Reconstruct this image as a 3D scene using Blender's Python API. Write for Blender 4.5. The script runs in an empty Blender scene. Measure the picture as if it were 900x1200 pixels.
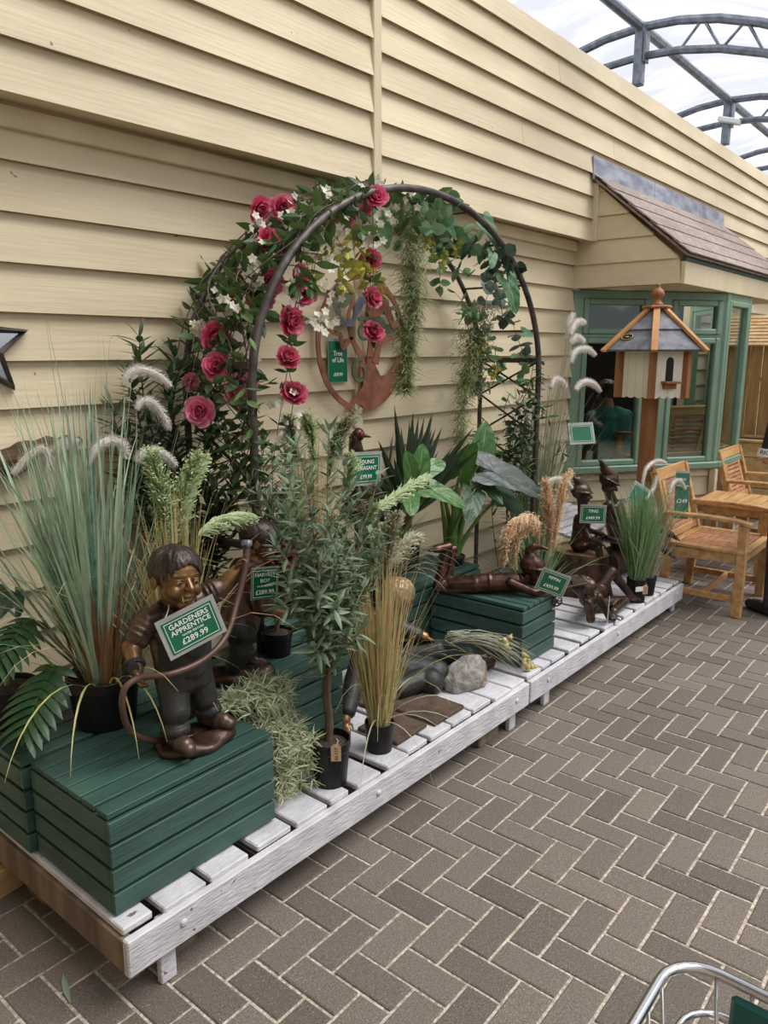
EXPOSURE = 0.5; SUN_E = 3.4; SKY_E = 0.62
import bpy, bmesh, math, random
import numpy as np
from mathutils import Vector, Matrix
random.seed(7); np.random.seed(7)
SC = bpy.context.scene
COL = SC.collection
PI = math.pi
KEEP_CLEAR = False
V = Vector
def rad(a): return a * PI / 180
def U(a, b): return random.uniform(a, b)
def deckz(x): return 0.236 - 0.0105 * (x - 0.88)

# ---------------------------------------------------------------- materials
MATS = {}
def mat(name, c1, c2=None, rough=.6, metal=0., scale=8., stretch=(1, 1, 1), bump=0., bscale=None, bstretch=None,
        tint=0., spots=None, spec=.5, trans=0., detail=5., coat=0., tintc=None, lo=.35, hi=.65):
    m = bpy.data.materials.new(name); m.use_nodes = True
    n = m.node_tree.nodes; l = m.node_tree.links
    b = n['Principled BSDF']
    b.inputs['Roughness'].default_value = rough; b.inputs['Metallic'].default_value = metal
    b.inputs['Specular IOR Level'].default_value = spec
    b.inputs['Coat Weight'].default_value = coat
    tc = n.new('ShaderNodeTexCoord')
    def mapped(s):
        mp = n.new('ShaderNodeMapping'); mp.inputs['Scale'].default_value = s
        l.new(tc.outputs['Object'], mp.inputs['Vector']); return mp.outputs['Vector']
    if c2 is None: c2 = c1
    nz = n.new('ShaderNodeTexNoise'); nz.inputs['Scale'].default_value = scale; nz.inputs['Detail'].default_value = detail
    l.new(mapped(stretch), nz.inputs['Vector'])
    rp = n.new('ShaderNodeValToRGB'); rp.color_ramp.elements[0].position = lo; rp.color_ramp.elements[1].position = hi
    rp.color_ramp.elements[0].color = (*c1, 1); rp.color_ramp.elements[1].color = (*c2, 1)
    l.new(nz.outputs['Fac'], rp.inputs['Fac'])
    colr = rp.outputs['Color']
    if tint or tintc:
        at = n.new('ShaderNodeAttribute'); at.attribute_name = 'tint'
        if tintc:
            mx = n.new('ShaderNodeMix'); mx.data_type = 'RGBA'
            l.new(at.outputs['Fac'], mx.inputs[0]); l.new(colr, mx.inputs[6]); mx.inputs[7].default_value = (*tintc, 1)
            colr = mx.outputs[2]
        else:
            mr = n.new('ShaderNodeMapRange'); mr.inputs[3].default_value = 1 - tint; mr.inputs[4].default_value = 1 + tint
            l.new(at.outputs['Fac'], mr.inputs[0])
            vm = n.new('ShaderNodeVectorMath'); vm.operation = 'SCALE'
            l.new(colr, vm.inputs[0]); l.new(mr.outputs[0], vm.inputs['Scale']); colr = vm.outputs[0]
    if spots:
        sc, sc2, colour, th = spots
        vo = n.new('ShaderNodeTexNoise'); vo.inputs['Scale'].default_value = sc; vo.inputs['Detail'].default_value = 2
        l.new(mapped(sc2), vo.inputs['Vector'])
        r2 = n.new('ShaderNodeValToRGB'); r2.color_ramp.elements[0].position = th; r2.color_ramp.elements[1].position = th + .03
        l.new(vo.outputs['Fac'], r2.inputs['Fac'])
        mx = n.new('ShaderNodeMix'); mx.data_type = 'RGBA'
        l.new(r2.outputs['Color'], mx.inputs[0]); l.new(colr, mx.inputs[6]); mx.inputs[7].default_value = (*colour, 1)
        colr = mx.outputs[2]
    l.new(colr, b.inputs['Base Color'])
    if bump:
        nb = n.new('ShaderNodeTexNoise'); nb.inputs['Scale'].default_value = bscale or scale * 3; nb.inputs['Detail'].default_value = 4
        l.new(mapped(bstretch or stretch), nb.inputs['Vector'])
        bp = n.new('ShaderNodeBump'); bp.inputs['Strength'].default_value = bump; bp.inputs['Distance'].default_value = .01
        l.new(nb.outputs['Fac'], bp.inputs['Height']); l.new(bp.outputs['Normal'], b.inputs['Normal'])
    if trans:
        tr = n.new('ShaderNodeBsdfTranslucent'); l.new(colr, tr.inputs['Color'])
        ms = n.new('ShaderNodeMixShader'); ms.inputs[0].default_value = trans
        l.new(b.outputs[0], ms.inputs[1]); l.new(tr.outputs[0], ms.inputs[2])
        l.new(ms.outputs[0], n['Material Output'].inputs['Surface'])
    MATS[name] = m
    return m
def s2l(r, g, b):
    f = lambda c: (c / 255 / 12.92) if c / 255 <= .04045 else ((c / 255 + .055) / 1.055) ** 2.4
    return (f(r), f(g), f(b))

# ---------------------------------------------------------------- mesh builder
class MB:
    def __init__(s): s.v = []; s.f = []; s.t = []; s.m = []; s.cm = 0
    def add(s, vs, fs, tint=.5):
        o = len(s.v); s.v.extend(tuple(x) for x in vs); s.t.extend([tint] * len(vs))
        for f in fs: s.f.append(tuple(i + o for i in f)); s.m.append(s.cm)
        return s
    def box(s, c, d, rot=None, ch=0., tint=.5):
        """box of centre c, full size d, chamfered edges ch, optional 3x3 rotation"""
        h = [x / 2 for x in d]; ch = min(ch, min(h) * .9)
        if ch <= 0:
            vs = [V((sx * h[0], sy * h[1], sz * h[2])) for sx in (-1, 1) for sy in (-1, 1) for sz in (-1, 1)]
            fs = [(0, 1, 3, 2), (4, 6, 7, 5), (0, 4, 5, 1), (2, 3, 7, 6), (0, 2, 6, 4), (1, 5, 7, 3)]
        else:
            vs = []; idx = {}
            for sx in (-1, 1):
                for sy in (-1, 1):
                    for sz in (-1, 1):
                        for a in range(3):
                            p = [sx * (h[0] - ch), sy * (h[1] - ch), sz * (h[2] - ch)]
                            p[a] = (sx, sy, sz)[a] * h[a]
                            idx[(sx, sy, sz, a)] = len(vs); vs.append(V(p))
            fs = []
            for a in range(3):
                b, c2 = (a + 1) % 3, (a + 2) % 3
                for sg in (-1, 1):
                    q = []
                    for (u, w) in ((-1, -1), (1, -1), (1, 1), (-1, 1)):
                        k = [0, 0, 0]; k[a] = sg; k[b] = u; k[c2] = w; q.append(idx[(*k, a)])
                    fs.append(q if sg > 0 else q[::-1])
                for u in (-1, 1):          # edges along axis a
                    for w in (-1, 1):
                        k0 = [0, 0, 0]; k0[a] = -1; k0[b] = u; k0[c2] = w; k1 = list(k0); k1[a] = 1
                        q = [idx[(*k0, b)], idx[(*k1, b)], idx[(*k1, c2)], idx[(*k0, c2)]]
                        fs.append(q if u * w < 0 else q[::-1])
            for sx in (-1, 1):
                for sy in (-1, 1):
                    for sz in (-1, 1):
                        q = [idx[(sx, sy, sz, a)] for a in range(3)]
                        fs.append(q if sx * sy * sz > 0 else q[::-1])
        if rot is not None: vs = [rot @ p for p in vs]
        c = V(c); return s.add([p + c for p in vs], fs, tint)
    def bar(s, p0, p1, w, h, up=(0, 0, 1), ch=0., tint=.5):
        """rectangular bar from p0 to p1, w across, h along 'up'"""
        p0, p1 = V(p0), V(p1); x = (p1 - p0); L = x.length; x.normalize()
        up = V(up); y = up.cross(x)
        if y.length < 1e-4: y = V((1, 0, 0)).cross(x)
        y.normalize(); z = x.cross(y)
        return s.box((p0 + p1) / 2, (L, w, h), Matrix((x, y, z)).transposed(), ch, tint)
    def tube(s, pts, r, n=8, cap=True, tint=.5, closed=False):
        pts = [V(p) for p in pts]; k = len(pts)
        rs = r if isinstance(r, (list, tuple)) else [r] * k
        T = [((pts[(i + 1) % k] if closed else pts[min(i + 1, k - 1)]) - (pts[i - 1] if (i or closed) else pts[0])).normalized() for i in range(k)]
        a = V((0, 0, 1)) if abs(T[0].z) < .9 else V((1, 0, 0))
        nn = (a - T[0] * a.dot(T[0])).normalized(); vs = []
        for i in range(k):
            nn = (nn - T[i] * nn.dot(T[i])); nn = nn.normalized() if nn.length > 1e-6 else T[i].orthogonal().normalized()
            b = T[i].cross(nn)
            for j in range(n):
                an = 2 * PI * j / n; vs.append(pts[i] + (nn * math.cos(an) + b * math.sin(an)) * rs[i])
        fs = []
        for i in range(k if closed else k - 1):
            i2 = (i + 1) % k
            for j in range(n):
                j2 = (j + 1) % n; fs.append((i * n + j, i * n + j2, i2 * n + j2, i2 * n + j))
        if cap and not closed:
            fs.append(tuple(range(n))[::-1]); fs.append(tuple((k - 1) * n + j for j in range(n)))
        return s.add(vs, fs, tint)
    def lathe(s, prof, c=(0, 0, 0), n=24, rot=None, tint=.5, sx=1., sy=1.):
        """profile of (radius, z); closed at ends when radius is 0"""
        vs = []; fs = []; c = V(c)
        for (r, z) in prof:
            for j in range(n):
                a = 2 * PI * j / n; p = V((r * math.cos(a) * sx, r * math.sin(a) * sy, z))
                vs.append((rot @ p if rot is not None else p) + c)
        for i in range(len(prof) - 1):
            for j in range(n):
                j2 = (j + 1) % n; fs.append((i * n + j, i * n + j2, (i + 1) * n + j2, (i + 1) * n + j))
        fs.append(tuple(range(n))[::-1]); fs.append(tuple((len(prof) - 1) * n + j for j in range(n)))
        return s.add(vs, fs, tint)
    def prism(s, out, o, ux, uy, th, tint=.5):
        """2-D outline extruded by th along ux x uy (both ways by th/2)"""
        o, ux, uy = V(o), V(ux), V(uy); nz = ux.cross(uy).normalized(); k = len(out)
        vs = [o + ux * a + uy * b + nz * (th / 2) for a, b in out] + [o + ux * a + uy * b - nz * (th / 2) for a, b in out]
        fs = [tuple(range(k)), tuple(range(2 * k - 1, k - 1, -1))]
        for i in range(k): j = (i + 1) % k; fs.append((i, i + k, j + k, j))
        return s.add(vs, fs, tint)
    def ribbon(s, pts, ws, side, tint=.5, fold=0.):
        """strip along pts; ws half widths; side = across direction; fold = V depth ratio"""
        pts = [V(p) for p in pts]; k = len(pts); vs = []
        side = V(side)
        for i in range(k):
            t = (pts[min(i + 1, k - 1)] - pts[max(i - 1, 0)]).normalized()
            x = side - t * side.dot(t)
            x = x.normalized() if x.length > 1e-5 else t.orthogonal().normalized()
            nz = t.cross(x)
            vs += [pts[i] - x * ws[i] + nz * (fold * ws[i]), pts[i], pts[i] + x * ws[i] + nz * (fold * ws[i])]
        fs = []
        for i in range(k - 1):
            a = 3 * i; fs += [(a, a + 1, a + 4, a + 3), (a + 1, a + 2, a + 5, a + 4)]
        return s.add(vs, fs, tint)
    def ell(s, c, r, rot=None, nu=14, nv=8, tint=.5):
        vs = []; fs = []; c = V(c)
        vs.append(V((0, 0, -r[2])))
        for i in range(1, nv):
            b = -PI / 2 + PI * i / nv
            for j in range(nu):
                a = 2 * PI * j / nu; vs.append(V((r[0] * math.cos(b) * math.cos(a), r[1] * math.cos(b) * math.sin(a), r[2] * math.sin(b))))
        vs.append(V((0, 0, r[2]))); top = len(vs) - 1
        for j in range(nu):
            j2 = (j + 1) % nu
            fs.append((0, 1 + j2, 1 + j)); fs.append((top, top - nu + j, top - nu + j2))
            for i in range(nv - 2): a = 1 + i * nu; fs.append((a + j, a + j2, a + nu + j2, a + nu + j))
        if rot is not None: vs = [rot @ p for p in vs]
        return s.add([p + c for p in vs], fs, tint)
    def cone(s, p0, r0, p1, r1, n=12):
        """rounded cone: tube with end caps made round"""
        p0, p1 = V(p0), V(p1); d = (p1 - p0)
        L = d.length
        if L < 1e-6: return s.ell(p0, (r0, r0, r0))
        d /= L; pts = []; rs = []
        for a in (-80, -50, -20): pts.append(p0 + d * (r0 * math.sin(rad(a)))); rs.append(r0 * math.cos(rad(a)))
        for a in (20, 50, 80): pts.append(p1 + d * (r1 * math.sin(rad(a)))); rs.append(r1 * math.cos(rad(a)))
        if L > (r0 + r1) * .7: return s.tube(pts, rs, n)
        s.ell(p0, (r0,) * 3); return s.ell(p1, (r1,) * 3)
    def join(s, o):
        k = len(s.v); s.v += o.v; s.t += o.t; s.f += [tuple(i + k for i in f) for f in o.f]; s.m += o.m; return s
    def xf(s, M):
        s.v = [tuple(M @ V(p)) for p in s.v]; return s
    def build(s, name, m, parent=None, smooth=False, base=None):
        me = bpy.data.meshes.new(name)
        if parent is not None: b = V(world_loc(parent))
        elif base is not None: b = V(base)
        else: b = V((0, 0, 0))
        bb = tuple(b)
        if KEEP_CLEAR:   # foliage bends against the wall instead of passing through it
            s.v = [(p[0], (min(p[1], 2.684) if p[2] < 2.46 else min(p[1], 2.545)) if p[0] < 5.5 else p[1], p[2]) for p in s.v]
        me.from_pydata([(p[0] - bb[0], p[1] - bb[1], p[2] - bb[2]) for p in s.v], [], s.f)
        at = me.attributes.new('tint', 'FLOAT', 'POINT'); at.data.foreach_set('value', np.array(s.t, dtype=np.float32))
        for mm in (m if isinstance(m, (list, tuple)) else [m]): me.materials.append(mm)
        if isinstance(m, (list, tuple)): me.polygons.foreach_set('material_index', np.array(s.m, dtype=np.int32))
        if smooth: me.polygons.foreach_set('use_smooth', np.ones(len(me.polygons), dtype=bool))
        me.update(); me.validate()
        return link(name, me, parent, base)
def link(name, me, parent=None, base=None):
    o = bpy.data.objects.new(name, me); COL.objects.link(o)
    if parent is not None: o.parent = parent
    elif base is not None: o.location = base
    return o
def world_loc(o):
    p = V(o.location)
    while o.parent is not None: o = o.parent; p = p + V(o.location)
    return p
def tag(o, label=None, cat=None, group=None, kind=None):
    if label: o['label'] = label
    if cat: o['category'] = cat
    if group: o['group'] = group
    if kind: o['kind'] = kind
    return o
def thing(name, label, cat, loc, group=None, kind=None):
    o = bpy.data.objects.new(name, None); COL.objects.link(o); o.location = loc; o.empty_display_size = .05
    return tag(o, label, cat, group, kind)
def remeshed(mb, vox, smooth=6, fac=.5):
    """one continuous skin over overlapping shapes"""
    me = bpy.data.meshes.new('tmp'); me.from_pydata(mb.v, [], mb.f); me.update()
    o = bpy.data.objects.new('tmp', me); COL.objects.link(o)
    r = o.modifiers.new('r', 'REMESH'); r.mode = 'VOXEL'; r.voxel_size = vox
    if smooth: sm = o.modifiers.new('s', 'SMOOTH'); sm.factor = fac; sm.iterations = smooth
    dg = bpy.context.evaluated_depsgraph_get(); dg.update()
    ev = o.evaluated_get(dg).to_mesh()
    out = MB(); nv = len(ev.vertices)
    co = np.empty(nv * 3, dtype=np.float32); ev.vertices.foreach_get('co', co)
    out.v = [tuple(map(float, p)) for p in co.reshape(-1, 3)]; out.t = [.5] * nv
    out.f = [tuple(p.vertices) for p in ev.polygons]; out.m = [0] * len(out.f)
    o.evaluated_get(dg).to_mesh_clear()
    bpy.data.objects.remove(o); bpy.data.meshes.remove(me)
    return out
def text_mb(body, size, o, ux, uy, th=.001, bold=.0):
    cu = bpy.data.curves.new('t', 'FONT'); cu.body = body; cu.size = size; cu.align_x = 'CENTER'; cu.align_y = 'CENTER'
    cu.extrude = th; cu.offset = bold * size; cu.resolution_u = 2
    ob = bpy.data.objects.new('t', cu); COL.objects.link(ob)
    dg = bpy.context.evaluated_depsgraph_get(); dg.update()
    me = ob.evaluated_get(dg).to_mesh()
    ux, uy, o = V(ux).normalized(), V(uy).normalized(), V(o); uz = ux.cross(uy)
    r = MB(); r.add([o + ux * v.co.x + uy * v.co.y + uz * v.co.z for v in me.vertices], [tuple(p.vertices) for p in me.polygons])
    ob.evaluated_get(dg).to_mesh_clear(); bpy.data.objects.remove(ob); bpy.data.curves.remove(cu)
    return r
def copy_thing(o, loc, rotz=0., label=None, name=None):
    c = o.copy(); COL.objects.link(c); c.location = loc; c.rotation_euler.z = rotz
    if label: c['label'] = label
    def kids(a, b):
        for ch in list(a.children):
            d = ch.copy(); COL.objects.link(d); d.parent = b; kids(ch, d)
    kids(o, c); return c
def rotz(a): return Matrix.Rotation(a, 3, 'Z')
def bez(p0, p1, p2, n):
    p0, p1, p2 = V(p0), V(p1), V(p2)
    return [p0 * (1 - t) ** 2 + p1 * 2 * t * (1 - t) + p2 * t * t for t in [i / (n - 1) for i in range(n)]]
def spline(P, n):
    """Catmull-Rom through points, n samples per span"""
    P = [V(p) for p in P]; out = []
    for i in range(len(P) - 1):
        a = P[max(i - 1, 0)]; b = P[i]; c = P[i + 1]; d = P[min(i + 2, len(P) - 1)]
        for k in range(n):
            t = k / n
            out.append(.5 * ((2 * b) + (c - a) * t + (2 * a - 5 * b + 4 * c - d) * t * t + (3 * b - a - 3 * c + d) * t ** 3))
    out.append(P[-1]); return out
M = {}
M['siding'] = mat('cream_siding', s2l(199, 184, 153), s2l(212, 198, 167), .6, scale=2.5, stretch=(.6, 1, 2), bump=.22, bscale=14, bstretch=(.25, 1, 5), tint=.05,
                  spots=(16, (1, 1, 1.3), (.16, .12, .07), .757))
M['siding_trim'] = mat('cream_trim', s2l(200, 186, 154), s2l(211, 198, 166), .6, scale=4, stretch=(1, 1, .3), bump=.2, bscale=20, bstretch=(3, 3, .3))
M['brick'] = mat('paver_brick', s2l(100, 91, 83), s2l(128, 117, 107), .85, scale=170, detail=8, tint=.22, bump=.6, bscale=260, spots=(210, (1, 1, 1), (.40, .35, .30), .665))
M['sand'] = mat('joint_sand', s2l(146, 134, 118), s2l(214, 202, 186), .95, scale=90, bump=.5, bscale=160)
M['white_paint'] = mat('white_painted_wood', s2l(190, 189, 194), s2l(213, 212, 216), .6, scale=10, stretch=(1, 1, 1), bump=.5, bscale=40, bstretch=(.6, 1.5, 3), tint=.06,
                       spots=(28, (1, 1, 1), (.18, .15, .12), .72))
M['old_wood'] = mat('weathered_timber', s2l(96, 82, 68), s2l(136, 118, 98), .85, scale=14, stretch=(1, 1, .2), bump=.5, bscale=60)
M['raw_wood'] = mat('raw_pine', s2l(170, 138, 96), s2l(200, 168, 120), .7, scale=6, stretch=(.3, 2, 4), bump=.2, bscale=30)
M['crate'] = mat('green_stain', s2l(46, 76, 68), s2l(64, 96, 86), .5, scale=7, stretch=(.35, 1, 3), bump=.35, bscale=30, bstretch=(.3, 1.4, 5), tint=.1)
M['bay'] = mat('sage_green_paint', s2l(112, 142, 122), s2l(124, 152, 132), .45, scale=5, bump=.08)
M['bay_dark'] = mat('dark_green_paint', s2l(30, 58, 56), s2l(36, 64, 60), .5)
M['lead'] = mat('lead_flashing', s2l(120, 122, 138), s2l(168, 172, 184), .5, metal=.3, scale=5, stretch=(1, 1, 3), bump=.15)
M['shingle'] = mat('roof_shingle', s2l(128, 114, 108), s2l(160, 146, 138), .9, scale=30, bump=.4, bscale=180, tint=.12)
M['galv'] = mat('galvanised_steel', s2l(104, 110, 120), s2l(138, 144, 154), .45, metal=.55, scale=12)
M['dark_metal'] = mat('dark_arch_metal', s2l(64, 58, 56), s2l(98, 91, 87), .5, metal=.5, scale=18, bump=.1)
M['rust'] = mat('rusty_steel', s2l(112, 66, 48), s2l(156, 104, 80), .75, metal=.2, scale=9, bump=.2, spots=(26, (1, 1, 1), (.05, .03, .02), .69))
M['verdigris'] = mat('green_patina', s2l(78, 88, 66), s2l(104, 112, 88), .7, metal=.2, scale=14)
M['slate_metal'] = mat('blue_grey_metal', s2l(78, 82, 92), s2l(112, 116, 126), .5, metal=.4, scale=14)
M['teak'] = mat('oiled_teak', s2l(176, 130, 80), s2l(208, 166, 114), .42, scale=7, stretch=(.4, 3, 3), bump=.15, bscale=40, tint=.12)
M['teak_red'] = mat('red_teak_slat', s2l(168, 116, 82), s2l(198, 148, 110), .5, scale=9, stretch=(1, 4, 4), bump=.1, tint=.15)
M['post_wood'] = mat('brown_post_wood', s2l(122, 76, 40), s2l(154, 102, 58), .55, scale=6, stretch=(3, 3, .4), bump=.2)
M['roof_batten'] = mat('honey_wood', s2l(170, 116, 62), s2l(196, 144, 88), .5, scale=8, bump=.1)
M['cream_board'] = mat('cream_board', s2l(222, 214, 196), s2l(232, 226, 210), .6, scale=6, bump=.1)
M['felt'] = mat('grey_slate_roof', s2l(90, 92, 99), s2l(122, 125, 133), .7, scale=16, bump=.2)
M['black'] = mat('black_void', (.012, .012, .012), (.02, .02, .02), .8)
M['pot'] = mat('black_plastic', (.006, .006, .0065), (.009, .009, .010), .38, scale=20, spec=.35)
M['soil'] = mat('dark_soil', (.03, .022, .016), (.07, .055, .042), .95, scale=60, bump=.8, bscale=120)
M['card'] = mat('brown_tag_card', s2l(196, 164, 128), s2l(206, 176, 140), .8)
M['ink'] = mat('dark_ink', (.03, .025, .025))
M['sign_green'] = mat('sign_green', s2l(22, 100, 68), s2l(28, 110, 76), .16)
M['sleeve'] = mat('plastic_sleeve', s2l(150, 152, 146), s2l(170, 172, 168), .15)
M['sign_white'] = mat('sign_white', (.82, .84, .82), (.86, .88, .86), .4)
M['bronze_dark'] = mat('dark_bronze', s2l(52, 40, 35), s2l(88, 68, 56), .32, metal=.55, scale=22, bump=.12, bscale=60)
M['bronze_skin'] = mat('golden_bronze', s2l(98, 72, 46), s2l(152, 118, 78), .34, metal=.62, scale=16, bump=.05)
M['bronze_cloth'] = mat('grey_bronze_cloth', s2l(40, 42, 42), s2l(62, 62, 60), .5, metal=.35, scale=18, bump=.12, bscale=70)
M['bronze_shirt'] = mat('brown_bronze_cloth', s2l(62, 48, 42), s2l(104, 84, 70), .34, metal=.5, scale=20, bump=.12, bscale=60)
M['bronze_brown'] = mat('reddish_bronze', s2l(52, 33, 27), s2l(94, 64, 52), .30, metal=.6, scale=24, bump=.2, bscale=50)
M['wattle'] = mat('dark_red_wattle', s2l(96, 26, 26), s2l(130, 40, 36), .5)
M['bronze_blond'] = mat('pale_bronze_hair', s2l(128, 108, 78), s2l(168, 146, 110), .45, metal=.4, scale=20, stretch=(1, 1, .4), bump=.3)
M['bronze_hair'] = mat('dark_bronze_hair', s2l(46, 38, 36), s2l(82, 70, 66), .42, metal=.5, scale=26, stretch=(1, 1, .3), bump=.4, bscale=60)
M['hose'] = mat('brown_hose', s2l(78, 56, 48), s2l(98, 74, 64), .4, metal=.2)
M['rock'] = mat('grey_rock', s2l(116, 112, 106), s2l(166, 160, 154), .85, scale=18, bump=.8, bscale=40, spots=(9, (1, 1, 1), (.20, .14, .11), .6))
M['tile'] = mat('brown_stone_tile', s2l(66, 52, 42), s2l(92, 74, 60), .8, scale=20, bump=.4)
M['bark'] = mat('stump_bark', s2l(48, 34, 27), s2l(92, 66, 52), .95, scale=14, stretch=(1, 1, .5), bump=1., bscale=40)
M['log_face'] = mat('cut_log_face', s2l(140, 106, 76), s2l(176, 140, 106), .85, scale=20, bump=.3)
M['driftwood'] = mat('driftwood', s2l(60, 44, 32), s2l(100, 76, 54), .9, scale=10, stretch=(.5, 3, 3), bump=.8, bscale=30)
M['mirror'] = mat('mirror_glass', (.85, .87, .88), (.85, .87, .88), .22, metal=1.)
M['fence'] = mat('fence_timber', s2l(158, 122, 76), s2l(190, 154, 102), .75, scale=5, stretch=(4, 4, .4), bump=.3, tint=.15, spots=(14, (1, 1, .6), (.10, .055, .025), .72))
M['shirt_black'] = mat('black_shirt', (.012, .013, .018), (.02, .021, .028), .85, scale=30, bump=.2)
M['denim'] = mat('grey_trousers', s2l(48, 48, 54), s2l(64, 64, 70), .9, scale=40, bump=.2)
M['skin'] = mat('skin', s2l(196, 148, 124), s2l(206, 160, 136), .5, scale=10)
M['hair'] = mat('brown_hair', s2l(46, 34, 28), s2l(70, 52, 42), .6, scale=30, bump=.4)
M['shoe'] = mat('black_shoe', (.01, .01, .011), (.018, .018, .02), .45)
M['teal_shirt'] = mat('teal_shirt', s2l(44, 128, 126), s2l(54, 144, 140), .85, scale=12, bump=.3)
M['chrome'] = mat('chrome_wire', (.55, .56, .58), (.62, .63, .65), .22, metal=1.)
M['green_plastic'] = mat('green_plastic', s2l(24, 84, 82), s2l(28, 92, 90), .35)
M['int_wall'] = mat('interior_wall', s2l(46, 42, 38), s2l(58, 52, 46), .8)
M['int_wood'] = mat('interior_wood', s2l(96, 62, 40), s2l(124, 84, 56), .5, scale=6)
M['curtain'] = mat('pale_curtain', s2l(150, 152, 156), s2l(178, 180, 182), .9, scale=10)
# leaves: tint 0..1 blends toward tintc
def leaf(name, a, b, t, rough=.5, trans=.18, **k): M[name] = mat(name, s2l(*a), s2l(*b), rough, scale=30, tintc=s2l(*t), trans=trans, **k)
leaf('grass_blue', (70, 108, 94), (126, 164, 146), (186, 204, 172))
leaf('grass_red', (110, 60, 52), (140, 84, 66), (150, 110, 70))
leaf('grass_green', (66, 108, 60), (108, 150, 94), (156, 182, 136))
leaf('grass_straw', (164, 170, 98), (204, 204, 142), (212, 176, 140))
leaf('grass_grey', (96, 108, 88), (140, 150, 126), (186, 184, 156))
leaf('olive', (60, 84, 58), (100, 126, 94), (146, 164, 134))
leaf('dark_leaf', (34, 56, 36), (60, 84, 54), (84, 106, 72))
leaf('rose_leaf', (38, 64, 38), (66, 96, 56), (94, 122, 66))
leaf('lime_leaf', (180, 178, 70), (210, 202, 96), (140, 142, 62))
leaf('ivy', (46, 92, 54), (80, 128, 80), (128, 158, 120))
leaf('eucalyptus', (78, 98, 82), (112, 130, 112), (50, 72, 58))
leaf('moss', (126, 142, 84), (170, 178, 120), (100, 116, 70))
leaf('moss_dark', (52, 64, 34), (82, 92, 52), (104, 112, 66))
leaf('airplant', (206, 212, 174), (238, 238, 212), (128, 140, 90))
leaf('elephant', (44, 88, 36), (70, 116, 50), (116, 156, 86), rough=.36)
leaf('elephant_dark', (30, 62, 38), (48, 84, 50), (60, 96, 58), rough=.4)
leaf('elephant_grey', (66, 76, 72), (98, 106, 102), (84, 94, 90), rough=.4)
leaf('stalk', (64, 104, 42), (92, 130, 58), (110, 140, 70), trans=0)
leaf('yucca', (30, 48, 34), (54, 76, 52), (70, 90, 62), rough=.45)
leaf('monstera', (30, 62, 36), (50, 84, 48), (76, 110, 66), rough=.4)
leaf('plume_green', (186, 204, 150), (222, 232, 192), (158, 178, 122), trans=.3)
leaf('plume_grey', (172, 168, 136), (206, 200, 168), (146, 140, 108), trans=.3)
leaf('plume_tan', (238, 212, 176), (248, 232, 204), (228, 194, 154), trans=.45)
leaf('plume_white', (226, 224, 218), (246, 244, 240), (200, 186, 170), trans=.3)
leaf('peony', (186, 18, 66), (214, 44, 96), (240, 140, 170), trans=.25)
leaf('peony_deep', (160, 12, 46), (190, 28, 70), (226, 120, 146), trans=.25)
leaf('peony_pink', (214, 56, 112), (230, 92, 140), (246, 170, 194), trans=.25)
leaf('blossom', (230, 228, 216), (246, 244, 236), (214, 208, 180), trans=.3)
leaf('dried_yellow', (206, 190, 128), (226, 212, 156), (180, 158, 96))
leaf('twig', (62, 48, 38), (88, 70, 56), (100, 84, 66), trans=0)
leaf('pale_twig', (110, 104, 84), (150, 142, 118), (130, 124, 100), trans=0)
leaf('garden_leaf', (120, 150, 70), (176, 190, 110), (210, 214, 160), trans=.4)
def glass(name, tint, refl=1.):
    m = bpy.data.materials.new(name); m.use_nodes = True; n = m.node_tree.nodes; l = m.node_tree.links
    n.remove(n['Principled BSDF'])
    tr = n.new('ShaderNodeBsdfTransparent'); tr.inputs[0].default_value = (*tint, 1)
    gl = n.new('ShaderNodeBsdfGlossy'); gl.inputs['Roughness'].default_value = 0.0; gl.inputs[0].default_value = (.95, 1, .98, 1)
    lw = n.new('ShaderNodeLayerWeight'); lw.inputs['Blend'].default_value = .5
    pw = n.new('ShaderNodeMath'); pw.operation = 'POWER'; pw.inputs[1].default_value = 4.0; l.new(lw.outputs['Facing'], pw.inputs[0])
    fr = n.new('ShaderNodeMapRange'); fr.inputs[3].default_value = .05; l.new(pw.outputs[0], fr.inputs[0])
    mx = n.new('ShaderNodeMixShader'); l.new(fr.outputs[0], mx.inputs[0]); l.new(tr.outputs[0], mx.inputs[1]); l.new(gl.outputs[0], mx.inputs[2])
    l.new(mx.outputs[0], n['Material Output'].inputs['Surface']); M[name] = m
glass('window_glass', (.80, .85, .83))
def film(name):
    m = bpy.data.materials.new(name); m.use_nodes = True; n = m.node_tree.nodes; l = m.node_tree.links
    n.remove(n['Principled BSDF'])
    tc = n.new('ShaderNodeTexCoord'); mp = n.new('ShaderNodeMapping'); mp.inputs['Scale'].default_value = (1.2, .35, .35); l.new(tc.outputs['Object'], mp.inputs['Vector'])
    nz = n.new('ShaderNodeTexNoise'); nz.inputs['Scale'].default_value = 1.6; nz.inputs['Detail'].default_value = 5; nz.inputs['Distortion'].default_value = .6
    l.new(mp.outputs[0], nz.inputs['Vector'])
    mr = n.new('ShaderNodeMapRange'); mr.inputs[1].default_value = .42; mr.inputs[2].default_value = .7; mr.inputs[3].default_value = .12; mr.inputs[4].default_value = .6
    l.new(nz.outputs['Fac'], mr.inputs[0])
    tr = n.new('ShaderNodeBsdfTransparent'); tr.inputs[0].default_value = (.97, .97, .985, 1)
    tl = n.new('ShaderNodeBsdfTranslucent'); tl.inputs[0].default_value = (.86, .87, .9, 1)
    mx = n.new('ShaderNodeMixShader'); l.new(mr.outputs[0], mx.inputs[0]); l.new(tr.outputs[0], mx.inputs[1]); l.new(tl.outputs[0], mx.inputs[2])
    l.new(mx.outputs[0], n['Material Output'].inputs['Surface']); M[name] = m
film('polythene')
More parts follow.
